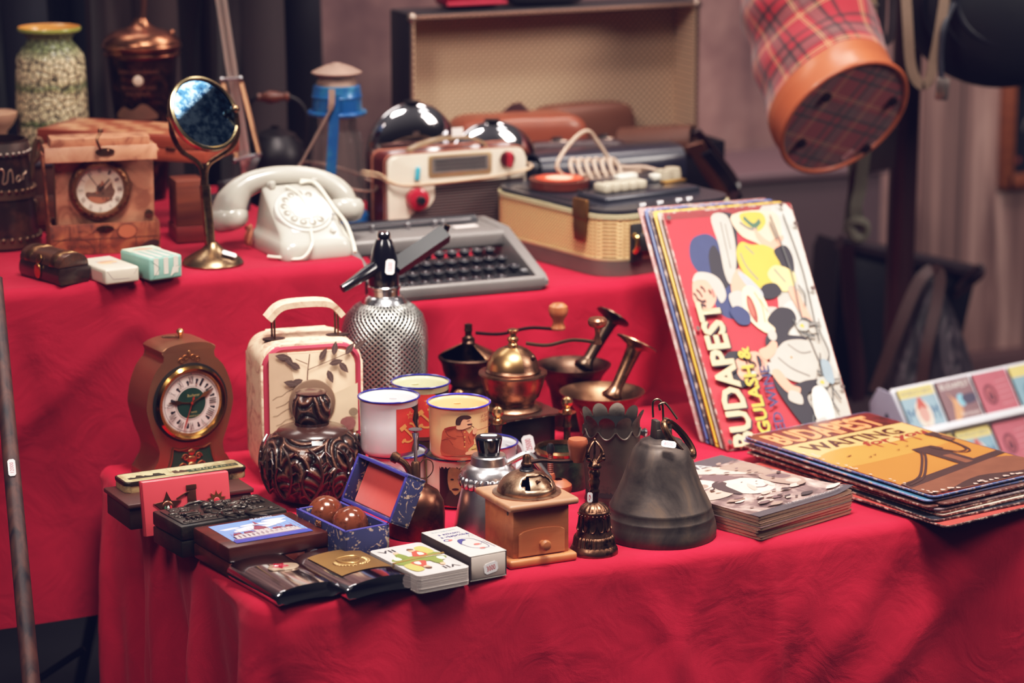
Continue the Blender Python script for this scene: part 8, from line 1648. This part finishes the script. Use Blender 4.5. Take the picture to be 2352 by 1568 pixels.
# framed blackboard on the plank wall
a, b = atY(2290, 432, YW-.012), atY(2480, 150, YW-.012); t = T('framed_blackboard', 'dark board in an orange brown wooden frame on the plank wall at the right edge', 'picture frame', V(((a.x+b.x)/2, YW-.014, (a.z+b.z)/2))); w_, h_ = b.x-a.x, b.z-a.z
FRW = wood('#7d3f26', '#a55c38', .6, 'X', .5); g = G(FRW); fw = .028
for x in (-1, 1): g.box((x*(w_-fw)/2, -.006, 0), (fw, .022, h_), .003)
for z in (-1, 1): g.box((0, -.006, z*(h_-fw)/2), (w_-fw, .022, fw), .003)
g.obj('frame', t); g = G(C('#161822', .5, 0, .2, 30)); g.box((0, .002, 0), (w_-fw*1.6, .006, h_-fw*1.6)); g.art(upright(-.0015)); g.line([(-w_*.2, -h_*.02), (-w_*.16, .02), (-w_*.12, -.01), (-w_*.1, .015)], .004, C('#8a7f80', .7), 4); g.shape(ell(-w_*.26, -h_*.27, .006), C('#a04a3a', .6)); g.obj('board', t)
# grey bench below the mottled wall
a = atY(1640, 400, 1.78); t = T('grey_chest', 'plain grey brown chest standing by the wall under the tartan bag', 'chest', V((atY(1790, 400, 1.78).x, 1.90, 0))); s = pp(atY(1790, 400, 1.78)); h_ = atY(1790, 392, 1.78).z; w_ = atY(2040, 400, 1.78).x-atY(1560, 400, 1.78).x
GC = C('#5d484d', .6, 0, .2, 6, .2, 30); g = G(GC); g.box((0, 0, (h_-.02)/2), (w_, .24, h_-.02), .004); g.obj('body', t); g = G(C('#7a6066', .55, 0, .15, 8)); g.box((0, 0, h_-.01), (w_+.02, .26, .02), .006, 3); g.obj('lid', t)
# ================================================================ dark coats hanging at the back left
def coat(x0, x1, y1, Y, colr, label, seed, amp=.018):
    a, b = atY(x0, -90, Y), atY(x1, -90, Y); zt = a.z+.05; zb_ = atY((x0+x1)/2, y1, Y).z; w_ = b.x-a.x; t = T('hanging_coat', label, 'coat', V(((a.x+b.x)/2, Y, zb_))); h_ = zt-zb_
    g = G(C(colr, .85, 0, .25, 8, .3, 40, sheen=.2))
    def f(u, v):
        x = (u-.5)*w_; q = .5+.5*v; d_ = amp*sin(u*w_*55+seed+.8*NZ.noise(V((u*3, v*2, seed))))*(1-.4*v)+.012*NZ.noise(V((u*5, v*4, seed+3))); e = .03*math.sqrt(max(0, 1-(2*u-1)**2)); return (x*(1-.06*v), d_-e*2, h_*v)
    g.grid(f, 70, 40); o = g.obj('front', t, sharp=180)
    g = G(C(colr, .9, 0, .2)); g.box((0, .03, h_/2), (w_*.9, .04, h_), .02, 3); g.obj('back', t)
    g = G(C(colr, .85, 0, .25, 8)); g.tube([(w_*.34, -.055, h_), (w_*.37, -.06, h_*.5), (w_*.40, -.055, h_*.1)], .035, 12, smooth=4); g.obj('sleeve', t); return t
coat(-160, 60, 460, 1.44, '#171722', 'very dark blue coat at the far left behind the leather jug', 1)
coat(40, 196, 460, 1.58, '#1b1c27', 'charcoal blue coat hanging behind the crackle vase', 2)
coat(196, 350, 460, 1.44, '#34201f', 'dark reddish brown coat hanging behind the copper canister', 5)
coat(350, 500, 460, 1.58, '#3a2a29', 'dark brown coat hanging left of the spring lamp arm', 9)
coat(490, 585, 460, 1.44, '#37292a', 'grey brown coat hanging right of the spring lamp arm', 12)
coat(580, 672, 460, 1.58, '#141019', 'nearly black coat hanging at the right end of the row of coats', 15)
